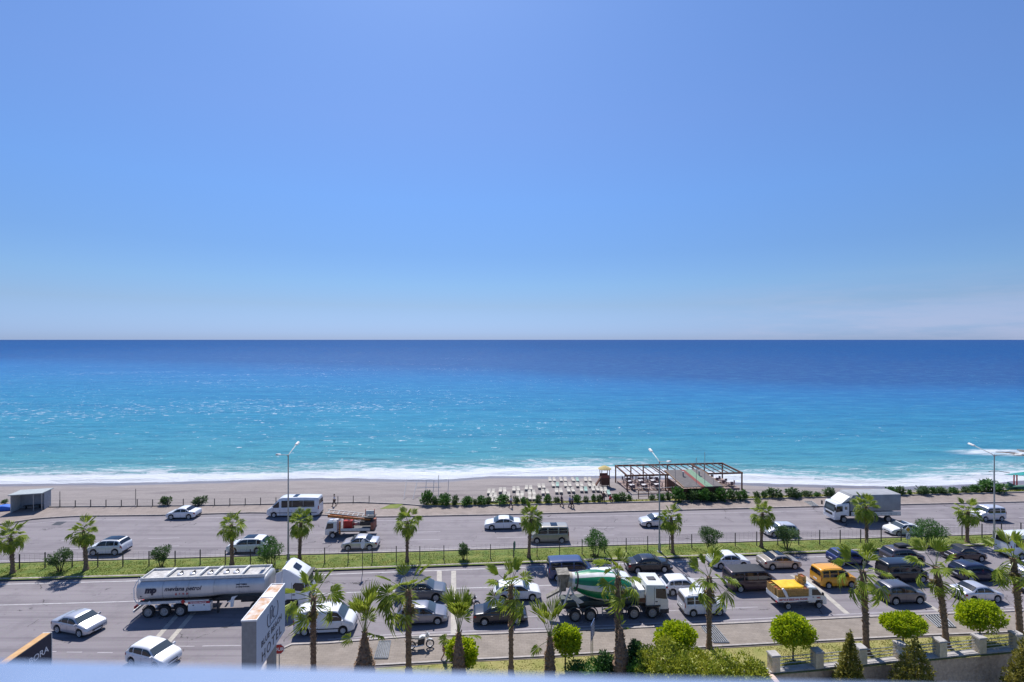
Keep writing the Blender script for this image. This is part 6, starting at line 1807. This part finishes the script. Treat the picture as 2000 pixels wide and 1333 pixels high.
LR = [('farthest', 362, [1447, 1545, 1652, 1763], [0, 0, 1, 0]), ('second', 408, [1475, 1585, 1690, 1798], [1, 0, 0, 0]),
      ('third', None, [(905, 470), (1007, 457), (1127, 447), (1238, 436), (1352, 422), (1506, 462), (1612, 455), (1727, 450), (1830, 446)], [0, 0, 0, 0, 0, 0, 0, 1, 0]),
      ('fourth', None, [(922, 505), (1040, 497), (1162, 490), (1266, 480), (1385, 472), (1905, 452)], [0] * 6), ('nearest', None, [(930, 540), (1048, 536), (1165, 530), (1268, 522), (1930, 480)], [0, 0, 0, 0, 1])]
NT_ = ['first', 'second', 'third', 'fourth', 'fifth', 'sixth', 'seventh', 'eighth', 'ninth']
for nm, yy, xs_, gr in LR:
    for i, e in enumerate(xs_):
        zx, zy = (e, yy) if yy else e
        for s in (-1, 1):
            x, y = Z5(zx + s * 19, zy + 8)
            lounger(Pb(x, y), ROAD_F - .05, gr[i] and s > 0, '%s sun lounger, %s row from the road, %s pair, %s one' % ('green-cushioned' if gr[i] and s > 0 else 'cream', {'farthest': 'fifth', 'second': 'fourth', 'third': 'third', 'fourth': 'second', 'nearest': 'first'}[nm], NT_[i], 'left' if s < 0 else 'right'))

# ------------------------------------------------------------------ pergola, bar hut, furniture
pA = P(1225, 963, 0); zb_ = beachz(pA.x, pA.y + 2) 
Yn_ = F * (H - 2.45) / (931 - HY); Xl = (1225 - 1000) / F * Yn_; Xr = (1449 - 1000) / F * Yn_ * 1.0
PGA = math.atan2(F * (H - 2.45) / (925.5 - HY) - Yn_, (1449 - 1000) / F * F * (H - 2.45) / (925.5 - HY) - Xl)
PG = empty('pergola', (Xl, Yn_, 0), PGA, 'long open brown timber pergola over the beach restaurant', 'pergola')
WP = (Vector(((1449 - 1000) / F * F * (H - 2.45) / (925.5 - HY), F * (H - 2.45) / (925.5 - HY), 0)) - Vector((Xl, Yn_, 0))).length
DP = 6.3
def gz(lx, ly):
    v_ = Matrix.Rotation(PGA, 4, 'Z') @ Vector((lx, ly, 0)) + Vector((Xl, Yn_, 0)); return beachz(v_.x, v_.y)
for x, y in ((0, 0), (WP, 0), (0, DP), (WP, DP), (WP * .33, 0), (WP * .255, DP), (WP * .48, DP), (WP * .72, DP), (WP * .83, DP), (WP * .70, 0), (WP * .14, DP)):
    g0 = gz(x, y); boxp(PG, 'post', [M['wood']], (x, y, (2.4 + g0) / 2 - .05), (.18, .18, 2.4 - g0 + .1))
for y in (0, DP): boxp(PG, 'beam', [M['wood']], (WP / 2, y, 2.5), (WP + .3, .16, .26))
for x in (-.0, WP): boxp(PG, 'beam', [M['wood']], (x, DP / 2, 2.5), (.16, DP - .18, .26))
for i in range(1, 17): boxp(PG, 'rafter', [M['wood']], (WP * i / 17, DP / 2, 2.56), (.07, DP - .18, .14))
for x in (WP * .33, WP * .70): boxp(PG, 'beam', [M['wood']], (x, DP / 2, 2.44), (.14, DP - .18, .2))
Mdeck = mat('wooden_deck', (.26, .19, .17), .85, var=.25, vscale=3)
# deck
d0 = [Matrix.Rotation(PGA, 4, 'Z') @ Vector(q) + Vector((Xl, Yn_, 0)) for q in ((.2, .3, 0), (WP - .2, .3, 0), (WP - .2, DP - .2, 0), (.2, DP - .2, 0))]
b = MB(); zd = -.06; b.add([(q.x, q.y, zd) for q in d0] + [(q.x, q.y, -1.9) for q in d0], [(0, 1, 2, 3), (0, 4, 5, 1), (1, 5, 6, 2), (2, 6, 7, 3), (3, 7, 4, 0)])
tag(b.build('wooden_deck', [Mdeck]), 'low wooden deck under the beach pergola', 'deck')
# bar hut
hz = 2.2
Yh = F * (H - hz) / (952.5 - HY); Xh = (1336 - 1000) / F * Yh
HT = empty('bar_hut', (Xh, Yh, 0), PGA, 'low timber bar hut with flat roof striped grey, red and green', 'hut')
Wd = (1416 - 1336) / F * Yh * 1.0; Dd = 7.4
Mroofs = [mat('grey_roofing', (.115, .105, .105), .9, var=.2, vscale=2), mat('red_roofing', (.19, .05, .045), .9, var=.2), mat('green_roofing', (.15, .25, .17), .9, var=.2), mat('grey_roofing', (.13, .115, .115), .9, var=.2)]
x0_ = 0
for fr2, m_ in ((.44, 0), (.10, 1), (.20, 2), (.26, 3)):
    w_ = Wd * fr2
    b = MB(); b.add([(x0_, 0, hz), (x0_ + w_, 0, hz), (x0_ + w_, Dd, hz + .62), (x0_, Dd, hz + .62), (x0_, 0, hz - .1), (x0_ + w_, 0, hz - .1), (x0_ + w_, Dd, hz + .52), (x0_, Dd, hz + .52)], [(0, 1, 2, 3), (7, 6, 5, 4), (0, 4, 5, 1), (1, 5, 6, 2), (2, 6, 7, 3), (3, 7, 4, 0)])
    b.build('roof_strip', [Mroofs[m_]], HT); x0_ += w_
Mtan = mat('tan_board', (.35, .22, .12), .8, var=.2)
for fx_ in (-.075, Wd + .005):
    b = MB(); b.prism([(0, hz - .14), (Dd, hz + .48), (Dd, hz + .66), (0, hz + .04)], fx_, fx_ + .07, 0, 0, Matrix.Rotation(R(90), 4, 'Z') @ Matrix.Scale(-1, 4, (0, 1, 0))); b.build('fascia', [Mtan], HT)
boxp(HT, 'wall', [M['wood']], (Wd / 2, .45, .75), (Wd - .3, .1, 2.1)); boxp(HT, 'wall', [M['wood']], (Wd - .2, Dd / 2, .75), (.1, Dd - .8, 2.1)); boxp(HT, 'wall', [M['wood']], (.2, Dd / 2, .7), (.1, Dd - .8, 2.0))
boxp(HT, 'counter', [M['wood']], (Wd / 2, .25, .95), (Wd - 1.2, .35, .1))
for x, y in ((Wd * .30, Dd * .6), (Wd * .74, Dd * .62)):
    b = MB(); b.tube([(x, y, hz + .2), (x, y, hz + 1.0)], .12, 8); b.tube([(x, y, hz + 1.0), (x, y, hz + 1.1)], .2, 8); b.build('chimney_pipe', [M['galv']], HT, smooth=50)
# tables and chairs
Mt = mat('white_table', (.5, .48, .5), .6); Mchair = mat('rattan_chair', (.16, .11, .12), .85, var=.4, vscale=9)
b = MB(); b.box((0, 0, .73), (.8, .8, .04)); tt_ = b.mesh('tabletop', [Mt]); b = MB(); b.tube([(0, 0, 0), (0, 0, .72)], .04, 6); b.box((0, 0, .02), (.45, .45, .03)); tlg = b.mesh('pedestal', [M['dgrey']])
b = MB(); b.box((0, 0, .44), (.48, .48, .06)); cs_ = b.mesh('seat', [Mchair]); b = MB(); b.box((0, .23, .72), (.48, .05, .5)); cb_ = b.mesh('backrest', [Mchair]); b = MB(); b.box((0, 0, .22), (.04, .04, .44)); cl_ = b.mesh('leg', [M['dgrey']])
tabs = [(1.2, 1.2), (3.2, 1.1), (5.4, 1.2), (1.4, 3.3), (3.5, 3.5), (5.6, 3.4), (1.8, 5.3), (4.2, 5.3), (6.6, 5.2), (WP - 3.4, 1.6), (WP - 1.4, 1.5), (WP - 2.6, 4.0), (WP - 4.4, 5.2)]
RN = ['left near corner', 'left near side, second table', 'left near side, third table', 'left middle row, first table', 'left middle row, second table', 'left middle row, third table', 'left sea side, first table', 'left sea side, second table', 'left sea side, third table', 'right of the hut, near inner table', 'right near corner', 'right of the hut, middle table', 'right of the hut, sea side table']
MP = Matrix.Translation(PG.location) @ Matrix.Rotation(PGA, 4, 'Z')
for (tx, ty), rn in zip(tabs, RN):
    r = empty('table', MP @ Vector((tx, ty, zd)), PGA, 'square white restaurant table under the pergola, ' + rn, 'table', 'restaurant tables under the pergola')
    inst('tabletop', tt_, r); inst('pedestal', tlg, r)
    for q, (dx, dy, a, sd_) in enumerate(((0, -.68, PI, 'road side'), (0, .68, 0, 'sea side'), (-.68, 0, PI / 2, 'left side'), (.68, 0, -PI / 2, 'right side'))):
        c = empty('chair', MP @ Vector((tx + dx, ty + dy, zd)), PGA + a + random.uniform(-.2, .2), 'brown chair, %s of table: %s' % (sd_, rn), 'chair', 'restaurant chairs under the pergola')
        inst('seat', cs_, c); inst('backrest', cb_, c)
        for lx in (-.2, .2):
            for ly in (-.2, .2): inst('leg', cl_, c, (lx, ly, 0))
# lattice fence of the restaurant
p0 = Pb(1247, 975); root = empty('lattice_fence', p0, PGA, 'brown timber lattice fence on the road side of the restaurant', 'fence')
for i in range(5): boxp(root, 'post', [M['wood']], (1.6 * i, 0, .6), (.1, .1, 1.5))
for z in (.35, .75, 1.2): boxp(root, 'rail', [M['wood']], (3.2, 0, z), (6.4, .05, .07))
tubep(root, 'rope', M['plate'], [(-.2, -.2, 1.75), (3, -.2, 1.6), (6.8, -.2, 1.75)], .025, 4)
# flag poles
for x, yt, yb, o_ in ((1319, 911, 974, 'leftmost'), (1360, 895, 976, 'second'), (1376.5, 884, 976, 'tallest'), (1393, 899, 976, 'rightmost')):
    p = P(x, yb, 0); ht = (yb - yt) * H / (yb - HY)
    root = empty('flagpole', p, 0, 'bare thin flagpole by the bar hut, %s of four' % o_, 'flagpole', 'flagpoles by the bar hut')
    tubep(root, 'pole', M['galv'], [(0, 0, 0), (0, 0, ht)], .035, 6); boxp(root, 'foot', [M['dgrey']], (0, 0, .05), (.3, .3, .1))

# ------------------------------------------------------------------ lifeguard tower
p = Pb(1181, 951); root = empty('lifeguard_tower', p, PGA, 'small timber lifeguard tower with straw roof on the beach', 'tower')
for a in (-.65, .65):
    for c in (-.6, .6): boxp(root, 'post', [M['wood']], (a, c, 1.5), (.1, .1, 3.1))
boxp(root, 'cabin', [M['wood']], (0, 0, .9), (1.35, 1.25, 1.1)); boxp(root, 'floor', [M['wood']], (0, 0, 1.5), (1.6, 1.5, .08))
for s in (-1, 1): boxp(root, 'side_board', [mat('red_timber', (.28, .09, .06), .8)], (0, s * .66, 1.8), (1.3, .05, .5))
b = MB(); b.prism([(-.75, 1.5), (-1.7, .1), (-1.6, 0), (-.65, 1.4)], -.3, .3); b.build('ramp', [M['wood']], root)
b = MB(); b.lathe([(1.15, 2.95), (1.1, 3.02), (.35, 3.42), (0, 3.5)], 10); b.build('straw_roof', [mat('straw_thatch', (.5, .40, .17), .95, var=.25, vscale=8, bump=.6)], root, smooth=30)
# goal frame on the beach
p = Pb(832, 976); root = empty('goal_frame', p, ROAD_F, 'white tubular goal and net frame standing on the sand', 'goal frame')
for (a, c) in (((-3.4, 0, 0), (-3.4, 2.5, 2.2)), ((-2.0, 0, 0), (-1.7, 2.5, 2.2)), ((1.9, 0, 0), (1.9, .3, 3.6)), ((3.1, 3.0, 0), (3.2, 3.0, 2.1)), ((-3.4, 2.5, 2.2), (3.2, 3.0, 2.1)), ((-.4, 2.5, .2), (-.3, 2.7, 2.1)), ((.8, 2.5, .2), (.9, 2.7, 2.1)), ((-1.8, 2.4, 1.0), (2.0, 2.7, 1.0))):
    tubep(root, 'tube', M['whitedirt'], [a, c], .045, 5)
for x, yb, yt, l_ in ((117, 992, 961, 'left'), (265, 990, 956, 'right')):
    p = Pb(x, yb); root = empty('net_pole', p, 0, 'thin tall pole on the sand behind the beach fence, the %s one' % l_, 'pole', 'thin poles behind the beach fence')
    tubep(root, 'pole', M['dgrey'], [(0, 0, 0), (0, 0, (yb - yt) * H / (yb - HY))], .04, 5); boxp(root, 'foot', [M['dgrey']], (0, 0, .05), (.25, .25, .1))

# ------------------------------------------------------------------ bus shelter
p = P(20, 1003, FARZ); q = P(82, 998.5, FARZ); a_ = math.atan2(q.y - p.y, q.x - p.x); Ws = (q - p).length * 1.0
root = empty('bus_shelter', p, a_, 'small grey bus shelter with pale flat roof and bench at the far left', 'bus shelter')
Mgp = mat('grey_shelter_panel', (.30, .31, .34), .6, var=.15); hs = 2.45
boxp(root, 'roof', [mat('shelter_roof', (.34, .37, .37), .5, .2, var=.15)], (Ws / 2, 1.0, hs + .06), (Ws + .3, 2.5, .12))
boxp(root, 'back_wall', [Mgp], (Ws / 2, 1.95, hs / 2), (Ws, .06, hs)); boxp(root, 'side_wall', [M['whitedirt']], (.03, .95, hs / 2), (.06, 1.9, hs)); boxp(root, 'side_wall', [Mgp], (Ws - .03, 1.2, hs / 2), (.06, 1.4, hs))
boxp(root, 'post', [M['galv']], (Ws - .06, .06, hs / 2), (.08, .08, hs)); boxp(root, 'post', [M['galv']], (Ws * .72, .06, hs / 2), (.08, .08, hs))
bn = boxp(root, 'bench', [M['black']], (Ws / 2, 1.4, .46), (Ws * .6, .42, .06))
for x in (.28, .5, .72): boxp(bn, 'leg', [M['black']], (Ws * x, 1.4, .22), (.05, .35, .44))
p = P(6, 999, 0); root = empty('covered_boat', p, .2, 'small boat under a blue cover left of the bus shelter', 'boat')
b = MB(); b.prism([(-1.6, .2), (-1.2, 0), (1.2, 0), (1.7, .55), (.2, .85), (-1.6, .6)], -.6, .6, .2); b.build('cover', [mat('blue_cover', (.02, .12, .5), .6)], root, smooth=50)
b = MB(); b.prism([(-1.5, .0), (-1.1, -.1), (1.1, -.1), (1.5, .2), (-1.5, .2)], -.5, .5, .1); b.build('hull', [M['whitedirt']], root)

# ------------------------------------------------------------------ teal canopy at the right edge
p = Pb(1985, 957); root = empty('beach_canopy', p, ROAD_F, 'teal canopy with red posts over green steps at the right edge', 'canopy')
Mteal = mat('teal_canvas', (.0, .2, .19), .7, var=.1)
for x in (-.4, .1, 3.5): boxp(root, 'post', [M['red']], (x, 0, 1.2), (.13, .13, 2.5))
b = MB(); b.add([(.2, -.6, 2.5), (4.2, -.6, 2.6), (4.2, 2.4, 2.3), (.3, 2.2, 1.9), (.2, -.6, 2.45), (4.2, -.6, 2.55), (4.2, 2.4, 2.25), (.3, 2.2, 1.85)], [(0, 1, 2, 3), (7, 6, 5, 4), (0, 4, 5, 1), (1, 5, 6, 2), (2, 6, 7, 3), (3, 7, 4, 0)]); b.build('canvas', [Mteal], root)
Mgs = mat('green_concrete', (.06, .16, .11), .8, var=.2)
for i in range(4): boxp(root, 'step', [Mgs], (-.2 + .5 * i, -1.2, .85 - .22 * i), (3.8 - i * .5, .6, .2))
b = MB(); b.prism([(-2.6, 0), (4, 0), (4, .5), (-.2, .55), (-2.5, 1.55)], -1.0, -.8); b.build('side_wall', [Mgs], root)
p = Pb(1941, 948); root = empty('sail_mast', p, 0, 'dark mast with a wide curved arm behind the right street lamp', 'mast')
tubep(root, 'pole', M['dgrey'], [(0, 0, 0), (0, 0, 2.45)], .06, 6); tubep(root, 'arm', M['dgrey'], [(-.9, 0, 2.3), (-.4, 0, 2.45), (.8, 0, 2.45), (2.8, 0, 2.1)], .05, 6)

# foam-washed rocks at the right
Mrk = mat('wet_rock', (.10, .09, .08), .5, var=.4, vscale=3, bump=.6)
for i, (x, y, s_) in enumerate(((1962, 886, 2.0), (1985, 889, 2.6), (2012, 884, 3.0))):
    rnd = random.Random(i); bm = bmesh.new(); bmesh.ops.create_icosphere(bm, subdivisions=3, radius=1)
    for v_ in bm.verts: v_.co *= 1 + .35 * noise.noise(v_.co * 1.7 + Vector((i * 3, 0, 0)))
    me = bpy.data.meshes.new('rock'); bm.to_mesh(me); bm.free(); me.materials.append(Mrk)
    q = P(x, y, SEA); o = inst('rock', me, None, (q.x, q.y, SEA - .15), (0, 0, i), (s_ * .9, s_ * .6, .42))
    tag(o, 'low dark rock awash in the surf at the right, %s of three' % ('leftmost', 'middle', 'rightmost')[i], 'rock', 'rocks awash in the surf')

# ------------------------------------------------------------------ people
def skinmesh(name, verts, edges, radii, m, parent, root_i=0, sub=1):
    me = bpy.data.meshes.new(name); me.from_pydata(verts, edges, [])
    me.materials.append(m)
    o = inst(name, me, parent)
    sk = o.modifiers.new('skin', 'SKIN'); sk.use_smooth_shade = True
    for i, r_ in enumerate(radii):
        me.skin_vertices[0].data[i].radius = (r_, r_)
        me.skin_vertices[0].data[i].use_root = (i == root_i)
    if sub: s_ = o.modifiers.new('sub', 'SUBSURF'); s_.levels = sub; s_.render_levels = sub
    return o
Mskin = mat('skin', (.34, .18, .12), .55)
def person(loc_, rz, label, shirt, legs, hair=(.02, .015, .012), stride=.28, h=1.74, arm=.2, bare=False, pose='walk', bag=None):
    root = empty('person', loc_, rz, label, 'person'); k = h / 1.74
    hip = .92 * k; s = stride
    if pose == 'walk':
        V = [(0, 0, hip), (0, 0, 1.18 * k), (.0, 0, 1.40 * k), (.02, 0, 1.52 * k), (.03, 0, 1.64 * k),
             (0, .10, .88 * k), (s * .6, .10, .50 * k), (s * .75, .10, .09 * k), (s * .75 + .16, .11, .04),
             (0, -.10, .88 * k), (-s * .15, -.10, .50 * k), (-s * 1.0, -.10, .13 * k), (-s * 1.0 + .15, -.11, .05),
             (0, .19, 1.38 * k), (-arm * .5, .24, 1.12 * k), (-arm * .3, .25, .88 * k), (-arm * .2, .25, .80 * k),
             (0, -.19, 1.38 * k), (arm * .6, -.24, 1.12 * k), (arm * 1.4, -.24, .93 * k), (arm * 1.6, -.24, .86 * k)]
    else:   # sitting / crouching
        V = [(0, 0, .45), (.06, 0, .7), (.1, 0, .93), (.12, 0, 1.04), (.15, 0, 1.16),
             (.05, .1, .45), (.42, .13, .5), (.45, .13, .1), (.6, .14, .04), (.05, -.1, .45), (.42, -.13, .5), (.45, -.13, .1), (.6, -.14, .04),
             (.1, .19, .9), (.2, .24, .68), (.38, .2, .6), (.44, .18, .58), (.1, -.19, .9), (.2, -.24, .68), (.38, -.2, .6), (.44, -.18, .58)]
    E = [(0, 1), (1, 2), (2, 3), (3, 4), (0, 5), (5, 6), (6, 7), (7, 8), (0, 9), (9, 10), (10, 11), (11, 12), (2, 13), (13, 14), (14, 15), (15, 16), (2, 17), (17, 18), (18, 19), (19, 20)]
    Rr = [.14, .12, .12, .055, .10, .09, .062, .042, .04, .09, .062, .042, .04, .06, .042, .032, .035, .06, .042, .032, .035]
    skinmesh('body', V, E, Rr, Mskin, root)
    # shirt
    ids = [0, 1, 2, 13, 14, 17, 18]; Es = [(0, 1), (1, 2), (2, 3), (3, 4), (2, 5), (5, 6)]
    skinmesh('shirt', [V[i] for i in ids], Es, [.165, .15, .15, .085, .062, .085, .062], mat('shirt_cloth', shirt, .85), root)
    ids = [0, 5, 6, 7, 9, 10, 11]; rr = [.155, .115, .085, .06, .115, .085, .06]
    if bare:
        skinmesh('shorts', [V[0], V[5], tuple((a + c) / 2 for a, c in zip(V[5], V[6])), V[9], tuple((a + c) / 2 for a, c in zip(V[9], V[10]))], [(0, 1), (1, 2), (0, 3), (3, 4)], [.16, .12, .1, .12, .1], mat('shorts_cloth', legs, .85), root)
    else:
        skinmesh('trousers', [V[i] for i in ids], [(0, 1), (1, 2), (2, 3), (0, 4), (4, 5), (5, 6)], rr, mat('trouser_cloth', legs, .85), root)
    hx, hy, hz_ = V[4]
    b = MB(); b.lathe([(.0, -.06), (.10, -.03), (.118, .03), (.09, .10), (0, .13)], 12, 0, Matrix.Translation((hx - .02, hy, hz_ + .02))); b.build('hair', [mat('hair', hair, .7)], root, smooth=60)
    for yy in (-.03, .03):
        b = MB(); b.box((hx + .098, yy, hz_ - .0), (.012, .016, .01)); b.build('eye', [M['black']], root)
    b = MB(); b.box((hx + .10, 0, hz_ - .03), (.03, .02, .035)); b.build('nose', [Mskin], root)
    for a, c in ((V[7], V[8]), (V[11], V[12])):
        b = MB(); b.box(((a[0] + c[0]) / 2 + .02, a[1], max(a[2] - .05, .035)), (.25, .09, .07), 0, None, (.8, .8)); b.build('shoe', [M['black']], root)
    if bag:
        b = MB(); b.box((-.02, -.3, .95 * k), (.3, .1, .3), 0, None, (.8, .8)); b.build('bag', [mat('bag_cloth', bag, .8)], root)
    return root
person(P(653, 990, FARZ), PI, 'person in a white shirt and dark trousers walking beside the white minibus', (.7, .7, .72), (.02, .02, .03))
person(P(998, 993, FARZ), PI - .2, 'person in pale blue top and dark trousers walking before the sun loungers', (.4, .45, .6), (.03, .03, .05))
person(P(1097, 990, FARZ), .1, 'person in dark clothes, left of the walking group by the loungers', (.05, .04, .06), (.02, .02, .03))
person(P(1113, 992, FARZ), .1, 'person in blue shirt, middle of the walking group by the loungers', (.18, .28, .5), (.04, .05, .1))
person(P(1118, 993, FARZ), PI, 'person in black trousers and grey top, right of the walking group', (.2, .2, .25), (.012, .012, .02))
person(P(1179, 983, .03), PI / 2, 'person in dark clothes standing by the verge near the lifeguard tower', (.06, .05, .05), (.04, .035, .04), stride=.05)
person(P(1191, 983, .03), .3, 'person in a red top crouching beside a dark-clothed person', (.45, .03, .05), (.3, .2, .15), pose='sit')
person(P(868, 1290, FARZ), .25, 'woman in sand-coloured dress walking on the near pavement beside a palm', (.33, .22, .16), (.33, .22, .16), hair=(.03, .018, .012), bare=True, h=1.7)

# ------------------------------------------------------------------ motorcycles
def motorcycle(loc_, rz, label, c, rider=False, sc=1.0):
    root = empty('motorcycle', loc_, rz, label, 'motorcycle'); root.scale = (sc, sc, sc)
    Rm = Matrix.Rotation(R(90), 4, 'X')
    for x in (-.68, .68):
        b = MB(); b.lathe([(.24, -.05), (.29, -.055), (.32, 0), (.29, .055), (.24, .05)], 20, 0, Matrix.Translation((x, 0, .32)) @ Rm)
        w = b.build('wheel', [M['rubber']], root, smooth=60)
        b = MB()
        b.lathe([(.25, -.03), (.25, .03), (.22, .03), (.22, -.03), (.25, -.03)], 20, 0, Matrix.Translation((x, 0, .32)) @ Rm)
        for i in range(6): a = PI * i / 3; b.tube([(x, 0, .32), (x + .23 * math.cos(a), 0, .32 + .23 * math.sin(a))], .012, 4)
        b.build('rim', [M['rim']], w)
    pm_ = paint(c)
    b = MB(); b.prism([(-.45, .78), (-.1, .74), (.3, .80), (.42, .95), (.1, 1.02), (-.15, .86), (-.5, .88)], -.15, .15, .05); b.build('fuel_tank', [pm_], root, smooth=50)
    b = MB(); b.prism([(-.95, .82), (-.15, .82), (-.12, .9), (-.6, .92), (-.95, .98)], -.13, .13, .04); b.build('seat', [M['black']], root, smooth=50)
    b = MB(); b.prism([(-.25, .3), (.25, .28), (.3, .7), (-.2, .74)], -.14, .14, .05); b.build('engine', [M['dgrey']], root)
    for s in (-.08, .08):
        tubep(root, 'fork', M['chrome'], [(.68, s, .32), (.40, s, 1.02)], .025, 6); tubep(root, 'swingarm', M['dgrey'], [(-.68, s, .32), (-.15, s, .5)], .03, 6)
    tubep(root, 'exhaust', M['chrome'], [(.2, -.16, .35), (-.3, -.18, .3), (-.85, -.2, .42)], .045, 8)
    tubep(root, 'handlebar', M['black'], [(.30, -.38, 1.12), (.38, -.15, 1.08), (.38, .15, 1.08), (.30, .38, 1.12)], .02, 6)
    b = MB(); b.prism([(.42, .85), (.62, .9), (.55, 1.15), (.45, 1.25), (.40, 1.0)], -.14, .14, .05); b.build('front_fairing', [pm_], root, smooth=50)
    boxp(root, 'headlight', [M['lamp']], (.6, 0, .98), (.05, .18, .14)); boxp(root, 'taillight', [M['tail']], (-.97, 0, .88), (.04, .14, .07))
    b = MB(); b.prism([(.42, .62), (.62, .70), (.85, .64), (.80, .60), (.62, .655), (.45, .58)], -.07, .07); b.build('mudguard', [pm_], root)
    boxp(root, 'top_box', [M['black']], (-.98, 0, 1.08), (.32, .36, .26), .05)
    return root
motorcycle(P(822, 1268, FARZ), ROAD_N + .1, 'white and grey motorcycle parked on the near pavement by a tall palm', (.6, .6, .6), sc=1.05)
mp_ = P(917, 1190, 0)
motorcycle(mp_, ROAD_N + .05, 'dark motorcycle waiting between the cars, ridden by a person in black', (.02, .02, .03))
rd = person(Vector((mp_.x - .25, mp_.y, .42)), ROAD_N + .05, 'person in black riding the dark motorcycle between the cars', (.02, .02, .025), (.02, .02, .03), pose='sit')
